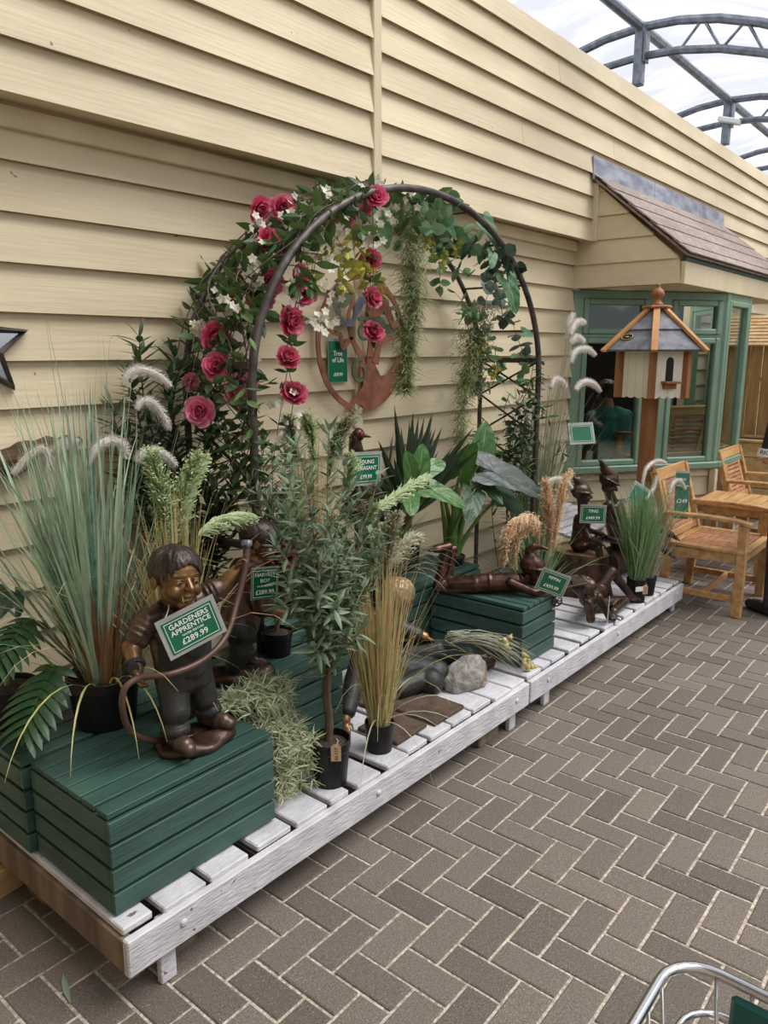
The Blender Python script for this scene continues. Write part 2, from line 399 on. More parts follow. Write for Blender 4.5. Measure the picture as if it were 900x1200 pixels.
# ---------------------------------------------------------------- camera, light
F_PX = 897.0; PITCH = math.atan(189 / F_PX); YAW = math.atan(755 / math.hypot(F_PX, 189))
CAMZ = 1.7
fw = V((math.cos(YAW) * math.cos(PITCH), math.sin(YAW) * math.cos(PITCH), -math.sin(PITCH)))
rt = V((math.sin(YAW), -math.cos(YAW), 0)); upv = rt.cross(fw)
cam = bpy.data.cameras.new('camera'); cam.sensor_fit = 'VERTICAL'; cam.sensor_height = 36; cam.lens = F_PX / 1200 * 36
cam.clip_start = .02; cam.clip_end = 200
co = bpy.data.objects.new('camera', cam); COL.objects.link(co)
co.matrix_world = Matrix(((rt.x, upv.x, -fw.x, 0), (rt.y, upv.y, -fw.y, 0), (rt.z, upv.z, -fw.z, CAMZ), (0, 0, 0, 1)))
SC.camera = co
SC.view_settings.view_transform = 'Standard'; SC.view_settings.look = 'None'; SC.view_settings.gamma = 1
SC.view_settings.use_curve_mapping = False; SC.view_settings.exposure = EXPOSURE
w = bpy.data.worlds.new('overcast_sky'); SC.world = w; w.use_nodes = True
nb = w.node_tree.nodes['Background']; nb.inputs['Color'].default_value = (.90, .93, 1.0, 1); nb.inputs['Strength'].default_value = SKY_E
sun = bpy.data.lights.new('sun', 'SUN'); sun.energy = SUN_E; sun.angle = rad(38); sun.color = (1, .97, .92)
so = bpy.data.objects.new('sun', sun); COL.objects.link(so); so.location = (4, -4, 9)
so.rotation_euler = V((-.36, .50, -1)).to_track_quat('-Z', 'Y').to_euler()

# ---------------------------------------------------------------- floor: herringbone pavers
W = .1045; OX, OY = .1698, .3331
mb = MB()
mb.cm = 1
mb.add([(-6, -7, -.005), (20, -7, -.005), (20, 7, -.005), (-6, 7, -.005)], [(0, 1, 2, 3)])
mb.cm = 0
def paver(cx, cy, lx, ly):
    hx, hy, c = lx / 2, ly / 2, .004; j = lambda: U(-.0008, .0008)
    dz = U(-.0012, .0012); tx, ty = U(-.002, .002), U(-.002, .002)
    vs = []
    for (q, z) in ((0, -.006), (0, -.0025), (c, .0)):
        for sx, sy in ((-1, -1), (1, -1), (1, 1), (-1, 1)):
            vs.append((cx + sx * (hx - q), cy + sy * (hy - q), z + dz + (tx * sx + ty * sy if q else 0) * .4))
    fs = [(8, 9, 10, 11)]
    for a in (0, 4):
        for k in range(4): k2 = (k + 1) % 4; fs.append((a + k, a + k2, a + 4 + k2, a + 4 + k))
    mb.add(vs, fs, U(0, 1))
B = .0945
for j in range(-38, 24):
    for i in range(-8, 112):
        s = (i + j) % 4; x = OX + i * W; y = OY + j * W
        if y > .24 * x + 4 or y > 2.75 or x > 11.5: continue
        if s == 0: paver(x + W, y + W / 2, B + W, B)
        elif s == 2: paver(x + W / 2, y + W, B, B + W)
floor = mb.build('floor', [M['brick'], M['sand']]); tag(floor, kind='structure')

# ---------------------------------------------------------------- clapboard
def board(mb, o, ux, nz, s0, s1, zb, zt, t0=.031, t1=.006, s0t=None, s1t=None):
    """one lapped board in the plane through o along ux with outward normal nz"""
    o, ux, nz = V(o), V(ux), V(nz); s0t = s0 if s0t is None else s0t; s1t = s1 if s1t is None else s1t
    P = lambda s, n, z: (o + ux * s + nz * n) + V((0, 0, z))
    zi = zb + .012
    vs = [P(s0, 0, zi), P(s0, t0, zb), P(s0t, t1, zt), P(s0t, 0, zt), P(s1, 0, zi), P(s1, t0, zb), P(s1t, t1, zt), P(s1t, 0, zt)]
    mb.add(vs, [(0, 3, 2, 1), (4, 5, 6, 7), (1, 2, 6, 5), (0, 1, 5, 4), (2, 3, 7, 6), (0, 4, 7, 3)], U(0, 1))
def siding(mb, o, ux, nz, s0, s1, z0, z1, pitch, phase, seams=0):
    k = math.floor((z0 - phase) / pitch); z = phase + k * pitch
    while z < z1 - .004:
        a, b = max(z, z0), min(z + pitch, z1)
        if b - a > .012:
            xs = [s0] + sorted(U(s0, s1) for _ in range(seams)) + [s1]
            for p, q in zip(xs, xs[1:]): board(mb, o, ux, nz, p, q - (.003 if q < s1 else 0), a, b)
        z += pitch
YW, YO = 2.72, 2.58
mb = MB(); siding(mb, (0, YW, 0), (1, 0, 0), (0, -1, 0), -2.2, 5.55, 0, 2.56, .1635, 1.666 - 10 * .1635)
mb.box((1.675, YW + .06, 1.28), (7.75, .12, 2.56))
wl = mb.build('wall_left', M['siding']); tag(wl, kind='structure')
mb = MB(); siding(mb, (0, YW, 0), (1, 0, 0), (0, -1, 0), 8.38, 12, 0, 2.56, .1635, 1.666 - 10 * .1635)
mb.box((10.2, YW + .06, 1.28), (3.62, .12, 2.56)); tag(mb.build('wall_right', M['siding']), kind='structure')
mb = MB(); XB = 3.05
siding(mb, (0, YO, 0), (1, 0, 0), (0, -1, 0), -2.2, XB - .03, 2.488, 3.67, .160, 2.488)
siding(mb, (0, YO, 0), (1, 0, 0), (0, -1, 0), XB + .03, 16, 2.478, 3.67, .152, 2.478, seams=2)
mb.box((6.9, YO + .09, 3.085), (18.2, .18, 1.17))
tag(mb.build('wall_upper', M['siding']), kind='structure')
def struct(name, mb, m, smooth=False):
    return tag(mb.build(name, m, smooth=smooth), kind='structure')
mb = MB(); mb.box((XB, YO - .012, 3.08), (.06, .04, 1.20), ch=.004); struct('trim_1', mb, M['siding_trim'])
mb = MB(); mb.box((3.06, YW - .018, 1.2), (.06, .03, 2.4), ch=.004); struct('trim_2', mb, M['siding_trim'])
mb = MB(); mb.box((1.7, YW - .025, 2.452), (7.6, .045, .07), ch=.004); struct('trim_3', mb, M['siding_trim'])
# unseen wall behind the camera, added to shade the lower left
mb = MB(); siding(mb, (-1.4, 0, 0), (0, -1, 0), (1, 0, 0), -2.72, 6.5, 0, 3.6, .16, 0); struct('wall_back_shade', mb, M['siding'])

# ---------------------------------------------------------------- bay: gable, roof, soffit
XG, YE = 5.52, 1.90; ZS = 2.155
roofz = lambda y: 2.30 + (y - YE) * (2.90 - 2.30) / (YO - YE)
mb = MB(); z = ZS; p = .165
while z < 2.9:
    zt = min(z + p, 2.9)
    yb = YE if z < 2.29 else YE + (z - 2.30) / (2.90 - 2.30) * (YO - YE)
    ytp = YE if zt < 2.29 else min(YO, YE + (zt - 2.30) / (2.90 - 2.30) * (YO - YE))
    back = YW if z < 2.47 else YO
    board(mb, (XG, 0, 0), (0, -1, 0), (-1, 0, 0), -back, -max(yb, YE), z, zt, .022, .008, -back, -ytp); z += p
yq = YE
mb.prism([(YE, ZS), (YW, ZS), (YW, 2.47), (YO, 2.47), (YO, 2.88), (YE, 2.29)], (XG + .02, 0, 0), (0, 1, 0), (0, 0, 1), .04)
struct('wall_gable', mb, M['siding'])
mb = MB(); mb.prism([(YE, ZS), (YW, ZS), (YW, 2.47), (YO, 2.47), (YO, 2.88), (YE, 2.29)], (8.46, 0, 0), (0, 1, 0), (0, 0, 1), .04)
struct('wall_gable_far', mb, M['siding'])
mb = MB(); mb.box((XG - .012, YO - .03, 2.68), (.05, .05, .40), ch=.004); mb.box((5.535, YW - .03, 2.31), (.05, .05, .33), ch=.004)
struct('trim_4', mb, M['siding_trim'])
mb = MB(); mb.box((7.0, YE - .012, ZS + .068), (3.0, .028, .150), ch=.003); struct('trim_5', mb, M['siding_trim'])
mb = MB(); mb.box((7.0, (YE + YW) / 2, ZS + .01), (2.94, YW - YE, .02)); struct('trim_6', mb, M['siding_trim'])
mb = MB(); mb.box((7.0, YE - .012, 2.315), (2.98, .026, .05), ch=.006); struct('trim_7', mb, M['bay_dark'])
mb = MB(); ang = math.atan2(.60, YO - YE + .06); n_c = 9; Ls = math.hypot(YO - YE + .06, .60)
for k in range(n_c):
    t0 = k / n_c
    y0 = YE - .06 + t0 * (YO - YE + .06); z0 = 2.328 + t0 * .60
    L = Ls / n_c + .05; d = V((0, math.cos(ang), math.sin(ang)))
    x = 5.44
    while x < 8.52:
        wd = min(U(.16, .24), 8.54 - x)
        c = V((x + wd / 2, y0, z0)) + d * (L / 2) + V((0, -math.sin(ang), math.cos(ang))) * (.020 + .004 * (k % 2))
        mb.box(c, (wd - .003, L, .009), Matrix.Rotation(ang - .02, 3, 'X'), tint=U(0, 1)); x += wd
mb.bar((6.99, YE - .05, 2.333), (6.99, YO, 2.925), 3.06, .016, up=(0, -1, 1))
roof = mb.build('bay_roof', M['shingle']); tag(roof, kind='structure')
roof.name = 'ceiling_bay_roof'
mb = MB()
for x0, x1 in ((5.43, 6.6), (6.605, 7.75), (7.755, 8.5)): mb.box(((x0 + x1) / 2, YO - .028, 2.972), (x1 - x0, .012, .155), Matrix.Rotation(rad(-4), 3, 'X'))
struct('trim_8', mb, M['lead'])

# ---------------------------------------------------------------- bay window
Q = [V((5.55, 2.72, 0)), V((6.65, 1.93, 0)), V((7.28, 1.93, 0)), V((8.38, 2.72, 0))]
def facet(a, b):
    ux = (b - a).normalized(); nz = V((ux.y, -ux.x, 0))
    return a, ux, nz, (b - a).length
def fbox(mb, fc, s0, s1, z0, z1, d0, d1, ch=.004):
    a, ux, nz, L = fc
    c = a + ux * ((s0 + s1) / 2) + nz * ((d0 + d1) / 2) + V((0, 0, (z0 + z1) / 2))
    mb.box(c, (s1 - s0, d1 - d0, z1 - z0), Matrix((ux, nz, V((0, 0, 1)))).transposed(), ch)
FC = [facet(Q[0], Q[1]), facet(Q[1], Q[2]), facet(Q[2], Q[3])]
ZT, ZB = 2.15, .80
def win(idx, panes, posts, rails):
    fc = FC[idx]; a, ux, nz, L = fc
    root = thing('window_%d' % (idx + 1), None, None, a + V((0, 0, ZB)), kind='structure')
    fr = MB()
    fbox(fr, fc, 0, L, 2.09, ZT, -.05, .03); fbox(fr, fc, 0, L, ZB, ZB + .035, -.05, .03)
    for s0, s1 in posts: fbox(fr, fc, s0, s1, ZB + .03, 2.10, -.05, .028)
    for s0, s1, z0, z1 in rails: fbox(fr, fc, s0, s1, z0, z1, -.045, .026)
    fr.build('window_frame', M['bay'], root)
    for (s0, s1, z0, z1) in panes:
        cs = MB(); t = .045
        fbox(cs, fc, s0 - t, s0, z0 - t, z1 + t, -.03, .04, .008); fbox(cs, fc, s1, s1 + t, z0 - t, z1 + t, -.03, .04, .008)
        fbox(cs, fc, s0, s1, z0 - t, z0, -.03, .04, .008); fbox(cs, fc, s0, s1, z1, z1 + t, -.03, .04, .008)
        co = cs.build('casement', M['bay'], root)
        g = MB(); fbox(g, fc, s0 - .01, s1 + .01, z0 - .01, z1 + .01, .0, .006, 0)
        g.build('pane', M['window_glass'], root)
L0 = FC[0][3]
win(0, [(.13, .60, 1.87, 2.045), (.90, 1.27, 1.87, 2.045), (.13, .60, .845, 1.755), (.90, 1.27, .845, 1.755)],
    [(0, .085), (.645, .855), (1.315, L0)], [(.08, .66, 1.80, 1.825), (.84, 1.32, 1.80, 1.825)])
win(1, [(.075, .555, .86, 2.05)], [(0, .03), (.60, .63)], [])
win(2, [(.1, .62, .845, 2.045), (.76, 1.26, .845, 2.045)], [(0, .055), (.665, .715), (1.305, L0)], [])
mb = MB()
for q in (Q[1], Q[2]): mb.tube([q + V((0, -.004, ZB)), q + V((0, -.004, ZT))], .038, 8)
struct('trim_9', mb, M['bay'])
mb = MB()       # sill follows the three facets
o = .075
for fc in FC: fbox(mb, fc, -.02, fc[3] + .02, .745, .80, -.10, o, .008)
struct('trim_10', mb, M['bay'])
mb = MB()
for fc in FC:
    siding(mb, fc[0], fc[1], fc[2], 0, fc[3], 0, .745, .1635, .03); fbox(mb, fc, 0, fc[3], 0, .745, -.08, 0, 0)
struct('wall_bay', mb, M['siding'])
mb = MB()
for q, (dx, dy) in ((Q[1], (-.02, -.035)), (Q[2], (.02, -.035))): mb.box(q + V((dx, dy, .37)), (.07, .05, .74), ch=.004)
struct('trim_11', mb, M['siding_trim'])
# room behind the bay
mb = MB()
mb.box((6.6, 6.0, 1.25), (3.3, .1, 2.5)); mb.box((10.0, 6.0, 1.25), (2.2, .1, 2.5)); mb.box((8.55, 6.0, .6), (.7, .1, 1.2)); mb.box((8.55, 6.0, 2.2), (.7, .1, .6))
mb.box((4.95, 4.4, 1.25), (.1, 3.3, 2.5)); mb.box((11.0, 4.4, 1.25), (.1, 3.3, 2.5)); struct('wall_interior', mb, M['int_wall'])
mb = MB(); mb.box((8, 4.4, 2.53), (6.2, 3.4, .05)); struct('ceiling_interior', mb, M['int_wall'])
mb = MB(); mb.box((8, 4.35, .02), (6.1, 3.3, .03)); mb.prism([(5.6, 2.75), (6.65, 1.99), (7.28, 1.99), (8.3, 2.75)], (0, 0, .02), (1, 0, 0), (0, 1, 0), .03)
struct('floor_interior', mb, M['int_wood'])
mb = MB(); mb.box((8.55, 6.0, 1.55), (.7, .03, .03)); mb.box((8.55, 6.0, 1.55), (.03, .03, .7)); struct('window_4', mb, M['sign_white'])

# ---------------------------------------------------------------- polythene roof and steel
ceil = thing('ceiling', None, None, (0, 0, 4), kind='structure')
RY, RZ, K = 3.555, 5.0, .17
def arc(yc, x, y0, y1, dz, n=17): return [(x, yc + y, RZ + dz - K * y * y) for y in np.linspace(y0, y1, n)]
mb = MB()
for yc in (RY, RY - 6.3):
    ys = np.linspace(-3.15, 3.15, 19); xs = np.linspace(-4, 21.2, 43)
    vs = []; fs = []
    for i, x in enumerate(xs):
        sag = .05 * (1 - abs(math.cos(PI * (x - 2.38) / 3.08)))
        for y in ys: vs.append((x, yc + y, RZ + .055 - K * y * y - sag + .01 * math.sin(y * 9 + x * 3)))
    n = len(ys)
    for i in range(len(xs) - 1):
        for j in range(n - 1): a = i * n + j; fs.append((a, a + 1, a + n + 1, a + n))
    mb.add(vs, fs)
mb.build('polythene_sheet', M['polythene'], ceil, smooth=True)
for x in [8.54 + 3.08 * k for k in range(-3, 4)]:
    for yc in (RY, RY - 6.3):
        t = MB(); t.tube(arc(yc, x, -3.15, 3.15, 0), .045, 8)
        lo = [(x, yc + y, RZ - .28 - K * .9 * y * y) for y in np.linspace(-2.9, 2.9, 15)]
        t.tube(lo, .04, 8)
        for k in range(2, 12):
            y = -2.9 + 5.8 * k / 14
            if abs(y) < .7: continue
            t.tube([(x, yc + y, RZ - .28 - K * .9 * y * y), (x, yc + y + .2, RZ - K * (y + .2) ** 2)], .016, 6)
            t.tube([(x, yc + y + .2, RZ - K * (y + .2) ** 2), (x, yc + y + .41, RZ - .28 - K * .9 * (y + .41) ** 2)], .016, 6)
        t.build('roof_truss', M['galv'], ceil)
        if yc == RY:
            h = MB(); h.box((x, yc, RZ - .26), (.10, .10, .60), ch=.01); h.box((x - .01, yc - .07, RZ - .2), (.12, .02, .3)); h.build('hanger_post', M['galv'], ceil)
t = MB()
t.tube([(-4, RY, RZ), (21, RY, RZ)], .05, 8)
for yc in (RY - 6.3,): t.tube([(-4, yc, RZ), (21, yc, RZ)], .05, 8)
t.build('purlin', M['galv'], ceil)
t = MB(); t.box((8.5, RY - 3.15, 3.33), (25, .2, .06)); t.build('gutter', M['galv'], ceil)
lp = MB(); lp.box((11.55, 3.5, 4.72), (.18, .28, .06), Matrix.Rotation(.3, 3, 'X'), .01); lp.build('floodlight', M['sign_white'], ceil)

# far building, beyond the aisle's end
mb = MB(); siding(mb, (17.5, 0, 0), (0, -1, 0), (-1, 0, 0), -9, 6, 0, 4.55, .16, 0); mb.box((17.56, 1.5, 2.28), (.1, 15, 4.55)); struct('wall_far', mb, M['siding'])
mb = MB(); mb.bar((17.4, 9, 4.72), (17.4, -6, 4.72), .12, .3); struct('trim_12', mb, M['raw_wood'])
cu = thing('curtain', 'pale curtain hanging inside the right end of the bay window', 'curtain', (7.1, 2.48, .70))
m = MB()
def fold_sheet(a, b, z0, z1, n=40, amp=.018):
    a, b = V(a), V(b); u = (b - a).normalized(); nn = V((u.y, -u.x, 0)); vs = []
    for z in np.linspace(z0, z1, 6):
        for i in range(n): vs.append(a.lerp(b, i / (n - 1)) + nn * (amp * math.sin(i * 1.15) * (1.1 - .2 * z)) + V((0, 0, z)))
    m.add(vs, [(r * n + i, r * n + i + 1, (r + 1) * n + i + 1, (r + 1) * n + i) for r in range(5) for i in range(n - 1)])
fold_sheet((7.00, 2.46, 0), (7.24, 2.50, 0), .70, 2.05); m.build('curtain_cloth', M['curtain'], cu, smooth=True)

mb = MB(); mb.box((7, -6.6, .95), (19, .1, 1.9)); struct('wall_reflection_block', mb, M['int_wall'])  # unseen dark wall across the aisle, added to darken reflections in the glass

mb = MB(); mb.box((-.65, .85, 3.78), (1.6, 3.6, .08)); struct('ceiling_shade_panel', mb, M['siding_trim'])  # opaque panel out of view, added to block sky light over the left end
mb = MB(); mb.box((7.0, 2.62, .17), (.9, .62, .31)); mb.box((7.02, 2.2, .17), (.5, .3, .31)); struct('floor_bay_step', mb, M['int_wood'])
# ---------------------------------------------------------------- pallets
TL = -.0105
def pallet(x0, x1, label, legs, blocks):
    root = thing('display_pallet', label, 'pallet', (x0, 1.58, 0), 'white slatted display pallets')
    y0, y1 = 1.60, 2.66
    zf = lambda x: deckz(x)
    d = MB(); x = x0 + .012
    R = Matrix.Rotation(math.atan(-TL), 3, 'Y')
    while x < x1 - .06:
        wd = min(random.choice((.09, .125, .14, .14)), x1 - x - .01); xc = x + wd / 2
        yy = y0 + U(-.012, .012)
        d.box((xc, (yy + y1) / 2, zf(xc) - .011), (wd, y1 - yy, .022), R @ rotz(U(-.006, .006)), .004, U(0, 1)); x += wd + random.choice((.012, .022, .035))
    d.build('deck', M['white_paint'], root)
    b = MB(); b.bar((x0, 1.588, zf(x0) - .070), (x1 - .004, 1.588, zf(x1) - .070), .026, .108, ch=.004); b.build('front_board', M['white_paint'], root)
    e = MB()
    for x in (x0 + .016, x1 - .02): e.bar((x, 1.60, zf(x) - .074), (x, 2.66, zf(x) - .074), .03, .100, ch=.003)
    for y in (2.1, 2.64): e.bar((x0 + .03, y, zf(x0) - .074), (x1 - .03, y, zf(x1) - .074), .04, .100, ch=.003)
    e.build('bearer', M['old_wood'], root)
    for x, w in legs:
        l = MB(); zt = zf(x) - .03; l.box((x, 1.612, zt / 2), (w, .022, zt), ch=.003); l.build('leg', M['white_paint'], root)
    for x, y, w in blocks:
        l = MB(); zt = zf(x) - .124; l.box((x, y, zt / 2), (w, .12, zt), rotz(U(-.06, .06)), .006); l.build('foot_block', M['old_wood'], root)
    for x in [x0 + .17, x0 + 1.0, x1 - .12]:
        bt = MB(); bt.ell((x, 1.574, zf(x) - .062), (.012, .006, .012), nu=10, nv=6); bt.build('bolt', M['white_paint'], root, smooth=True)
    return root
pallet(.882, 2.975, 'long white slatted pallet nearest the camera, under the front green crates', [(1.015, .05), (2.87, .055)], [(1.09, 1.72, .13), (.98, 2.2, .09), (2.70, 1.68, .16), (1.9, 2.2, .12)])
pallet(2.985, 5.07, 'long white slatted pallet at the far end, carrying the tree stump and bronze elf', [(3.20, .055), (4.98, .05)], [(3.14, 1.74, .17), (4.88, 1.70, .13), (4.0, 2.2, .12)])
mb = MB(); mb.box((.80, 2.30, .045), (.28, .045, .09), rotz(.10), .003)
tag(mb.build('timber_offcut', M['raw_wood'], base=(.80, 2.30, 0)), 'short pale timber offcut on the paving behind the left end of the pallet', 'wood')

# ---------------------------------------------------------------- green crates
def crate(x0, x1, y0, y1, z0, h, label, along='x', rz=0.):
    cx, cy = (x0 + x1) / 2, (y0 + y1) / 2
    root = thing('slatted_crate', label, 'crate', (cx, cy, z0), 'green slatted display crates')
    lx, ly = x1 - x0, y1 - y0; R = rotz(rz)
    def P(x, y, z): return V((cx, cy, z0)) + R @ V((x, y, z))
    n = 4; ph = (h - .018) / n; t = .016
    for nm, ax, sg in (('side_panel', 'x', -1), ('side_panel', 'x', 1), ('end_panel', 'y', -1), ('end_panel', 'y', 1)):
        m = MB()
        for k in range(n):
            zc = ph * (k + .5); hh = ph - U(.008, .014)
            if ax == 'x': m.box(P(0, sg * (ly / 2 - t / 2), zc), (lx, t, hh), R, .0015, U(0, 1))
            else: m.box(P(sg * (lx / 2 - t / 2), 0, zc), (t, ly - 2 * t - .002, hh), R, .0015, U(0, 1))
        m.build(nm, M['crate'], root)
    m = MB()
    L, Wd = (lx, ly) if along == 'x' else (ly, lx)
    k = 6; pw = Wd / k
    for i in range(k):
        o = -Wd / 2 + pw * (i + .5); g = U(.005, .009) if i != 0 else .016
        if along == 'x': m.box(P(0, o, h - .008), (lx - .004, pw - g, .016), R, .0012, U(0, 1))
        else: m.box(P(o, 0, h - .008), (pw - g, ly - .004, .016), R, .0012, U(0, 1))
    m.build('top_boards', M['crate'], root)
    return root
T = .53
crate(.905, 1.470, 1.660, 2.075, .236, .298, 'front green slatted crate under the bronze boy with the hose')
crate(.885, 1.440, 2.085, 2.52, .236, .298, 'green slatted crate behind the front one, carrying the big blue-green grass')
crate(1.49, 2.015, 1.865, 2.30, .228, .296, 'green slatted crate behind the small olive tree, under the second bronze boy')
crate(3.065, 3.40, 1.675, 2.21, .214, .298, 'green slatted crate under the pixie lying on its front', 'y')
crate(2.76, 3.56, 2.225, 2.60, .218, .302, 'green slatted crate against the wall under the elephant ear plants')
crate(2.12, 2.66, 2.30, 2.62, .224, .30, 'green slatted crate by the wall behind the seated boy, under tall grasses')

# ---------------------------------------------------------------- stone bits on the pallet
def tile(x, y, a, s, label):
    m = MB(); z = deckz(x); m.box((x, y, z + .010), (s, s, .018), rotz(a), .004)
    tag(m.build('stone_tile', M['tile'], base=(x, y, z)), label, 'tile', 'square brown stone tiles')
tile(2.19, 1.76, .02, .20, 'square brown stone tile beside the straw grass pot')
tile(2.42, 1.745, .0, .21, 'square brown stone tile nearest the grey rock')
tile(2.36, 1.945, .05, .20, 'square brown stone tile farther back beside the seated boy')
z = deckz(2.72); rpts = [(-.115, -.02, .0), (-.09, -.065, .0), (.06, -.07, .0), (.12, -.03, .0), (.115, .05, .0), (-.02, .07, .0), (-.10, .05, .0),
    (-.125, -.015, .055), (-.095, -.05, .075), (-.02, -.052, .118), (.045, -.035, .138), (.085, .0, .130), (.125, .0, .075), (.10, .045, .075), (.03, .045, .125), (-.06, .035, .095), (.05, -.075, .05), (-.05, -.072, .05)]
bmr = bmesh.new(); Rr_ = rotz(-.35)
for p in rpts: bmr.verts.new(V((2.725, 1.775, z + .002)) + Rr_ @ V(p))
bmesh.ops.convex_hull(bmr, input=bmr.verts[:])
for v in [v for v in bmr.verts if not v.link_faces]: bmr.verts.remove(v)
bmesh.ops.bevel(bmr, geom=bmr.edges[:], offset=.006, segments=1, affect='EDGES')
bmesh.ops.triangulate(bmr, faces=bmr.faces[:]); bmesh.ops.subdivide_edges(bmr, edges=bmr.edges[:], cuts=2, use_grid_fill=True)
from mathutils import noise as mnoise
for v in bmr.verts:
    n_ = mnoise.noise(v.co * 28) * .006 + mnoise.noise(v.co * 70) * .003; v.co += v.normal * n_; v.co.z = max(v.co.z, z + .001)
bmr.verts.index_update(); m = MB(); m.add([tuple(v.co) for v in bmr.verts], [tuple(v.index for v in f.verts) for f in bmr.faces]); bmr.free()
tag(m.build('rock', M['rock'], base=(2.725, 1.775, z)), 'rough grey rock on the pallet in front of the seated boy', 'rock')

# ---------------------------------------------------------------- tree stump
m = MB(); cx, cy, z = 4.43, 2.02, deckz(4.4); n = 40
def rr_(a, t): return (.168 + .035 * (1 - t) ** 2) * (1 + .05 * math.sin(3 * a + 1) + .035 * math.sin(7 * a) + .02 * math.sin(17 * a + t * 5))
H_S = .262
rows = [0, .2, .4, .6, .8, .97, 1.0]
vs = [(cx + rr_(2 * PI * j / n, t) * (1 if t < 1 else .95) * math.cos(2 * PI * j / n), cy + rr_(2 * PI * j / n, t) * (1 if t < 1 else .95) * math.sin(2 * PI * j / n), z + H_S * t) for t in rows for j in range(n)]
fs = [(i * n + j, i * n + (j + 1) % n, (i + 1) * n + (j + 1) % n, (i + 1) * n + j) for i in range(len(rows) - 1) for j in range(n)]
stump = thing('tree_stump', 'short bark-covered tree stump on the far pallet', 'stump', (cx, cy, z))
m.add(vs, fs + [tuple(range(n))[::-1]]); m.build('bark', M['bark'], stump, smooth=True)
m2 = MB(); k = (len(rows) - 1) * n
m2.add([(p[0], p[1], p[2] + .001) for p in vs[k:]] + [(cx, cy, z + H_S + .004)], [(j, (j + 1) % n, n) for j in range(n)]); m2.build('cut_face', M['log_face'], stump)

# ---------------------------------------------------------------- leaning white slatted board behind the stump
m = MB(); wp = thing('display_bench', 'low white slatted display bench against the wall behind the tree stump', 'bench', (5.0, 2.42, deckz(5.0)))
for k in range(6):
    m.bar((4.55, 2.16 + .078 * k, .50 + .012 * k), (5.30, 2.16 + .078 * k, .50 + .012 * k), .070, .02, ch=.003, tint=U(0, 1))
m.build('slats', M['white_paint'], wp)
m = MB()
for x in (4.62, 5.22): m = MB(); m.bar((x, 2.12, .482), (x, 2.60, .55), .05, .02); m.build('batten', M['white_paint'], wp)
for x in (4.62, 5.0):
    for y in (2.16, 2.55): m = MB(); m.box((x, y, .335), (.045, .045, .29)); m.build('leg', M['white_paint'], wp)

# ---------------------------------------------------------------- dovecote
bx, by = 5.22, 1.945
bh = thing('bird_house', 'cream hexagonal bird house with grey roof on a brown post', 'bird house', (bx, by, 0))
m = MB(); m.box((bx, by, .711), (.110, .110, 1.42), rotz(.35), .006); m.build('post', M['post_wood'], bh)
m = MB(); m.box((bx, by, .03), (.128, .128, .06), rotz(.35), .004); m.build('post_foot', M['post_wood'], bh)
RB, RE, ZB0, ZE, ZA = .231, .339, 1.393, 1.70, 1.972
A0 = rad(200.5)     # one corner faces the camera
hx = lambda k, r, z: V((bx + r * math.cos(A0 + k * PI / 3), by + r * math.sin(A0 + k * PI / 3), z))
for k in range(6):
    a, b = hx(k, RB, 0), hx(k + 1, RB, 0); u = (b - a); L = u.length; u.normalize(); nz = V((u.y, -u.x, 0))
    m = MB(); out = [(0, ZE + .03)]
    ns = 4; sw = L / ns
    for q in range(ns):
        for t in range(0, 7): out.append((q * sw + sw / 2 - sw / 2 * math.cos(PI * t / 6), ZB0 + .02 - .02 * math.sin(PI * t / 6)))
    out.append((L, ZE + .03)); m.prism(out, a, u, V((0, 0, 1)), .016)
    wall = m.build('wall_board', M['cream_board'], bh)
    g = MB()
    for q in range(1, ns): g.box(a + u * (q * sw) + nz * .0085 + V((0, 0, (ZB0 + ZE) / 2 + .015)), (.003, .002, ZE - ZB0), Matrix((u, nz, V((0, 0, 1)))).transposed())
    g.build('groove', M['siding_trim'] if k else M['cream_board'], bh)
    m = MB(); m.bar(hx(k, RB + .008, ZB0 + .0), hx(k, RB + .008, ZE + .04), .05, .05, up=hx(k, 1, 0) - V((bx, by, 0)), ch=.004); m.build('corner_batten', M['post_wood'], bh)
    # roof facet, two courses, and hip batten
    m = MB(); e0, e1, ap0, ap1 = hx(k, RE, ZE), hx(k + 1, RE, ZE), hx(k, .035, ZA), hx(k + 1, .035, ZA)
    mid0, mid1 = e0.lerp(ap0, .47), e1.lerp(ap1, .47); nn = (e1 - e0).cross(ap0 - e0).normalized()
    if nn.z < 0: nn = -nn
    for (p, q, r, s, o0, o1) in ((e0, e1, mid1, mid0, .012, .004), (mid0, mid1, ap1, ap0, .016, .006)):
        top = [p + nn * o0, q + nn * o0, r + nn * o1, s + nn * o1]; bot = [x - nn * .006 for x in (p, q, r, s)]
        m.add(top + bot, [(0, 1, 2, 3), (7, 6, 5, 4), (0, 4, 5, 1), (1, 5, 6, 2), (2, 6, 7, 3), (3, 7, 4, 0)])
    m.build('roof_facet', M['felt'], bh)
    m = MB(); d = hx(k, 1, 0) - V((bx, by, 0)); m.bar(hx(k, RE + .035, ZE - .015) + V((0, 0, .012)), hx(k, .045, ZA) + V((0, 0, .016)), .042, .022, up=d * .6 + V((0, 0, 1)), ch=.003)
    m.build('hip_batten', M['roof_batten'], bh)
m = MB(); m.lathe([(0, ZA + .0), (.095, ZA), (.1, ZA + .012), (.09, ZA + .022), (0, ZA + .022)], (bx, by, 0), 6, tint=.5)
m.build('cap_plate', M['post_wood'], bh)
m = MB(); m.lathe([(0, 0), (.040, 0), (.040, .012), (.026, .025), (.020, .04), (.028, .052), (.041, .066), (.043, .082), (.033, .10), (.016, .115), (.012, .124), (.016, .131), (.008, .142), (0, .145)], (bx, by, ZA + .02), 18)
m.build('finial', M['post_wood'], bh, smooth=True)
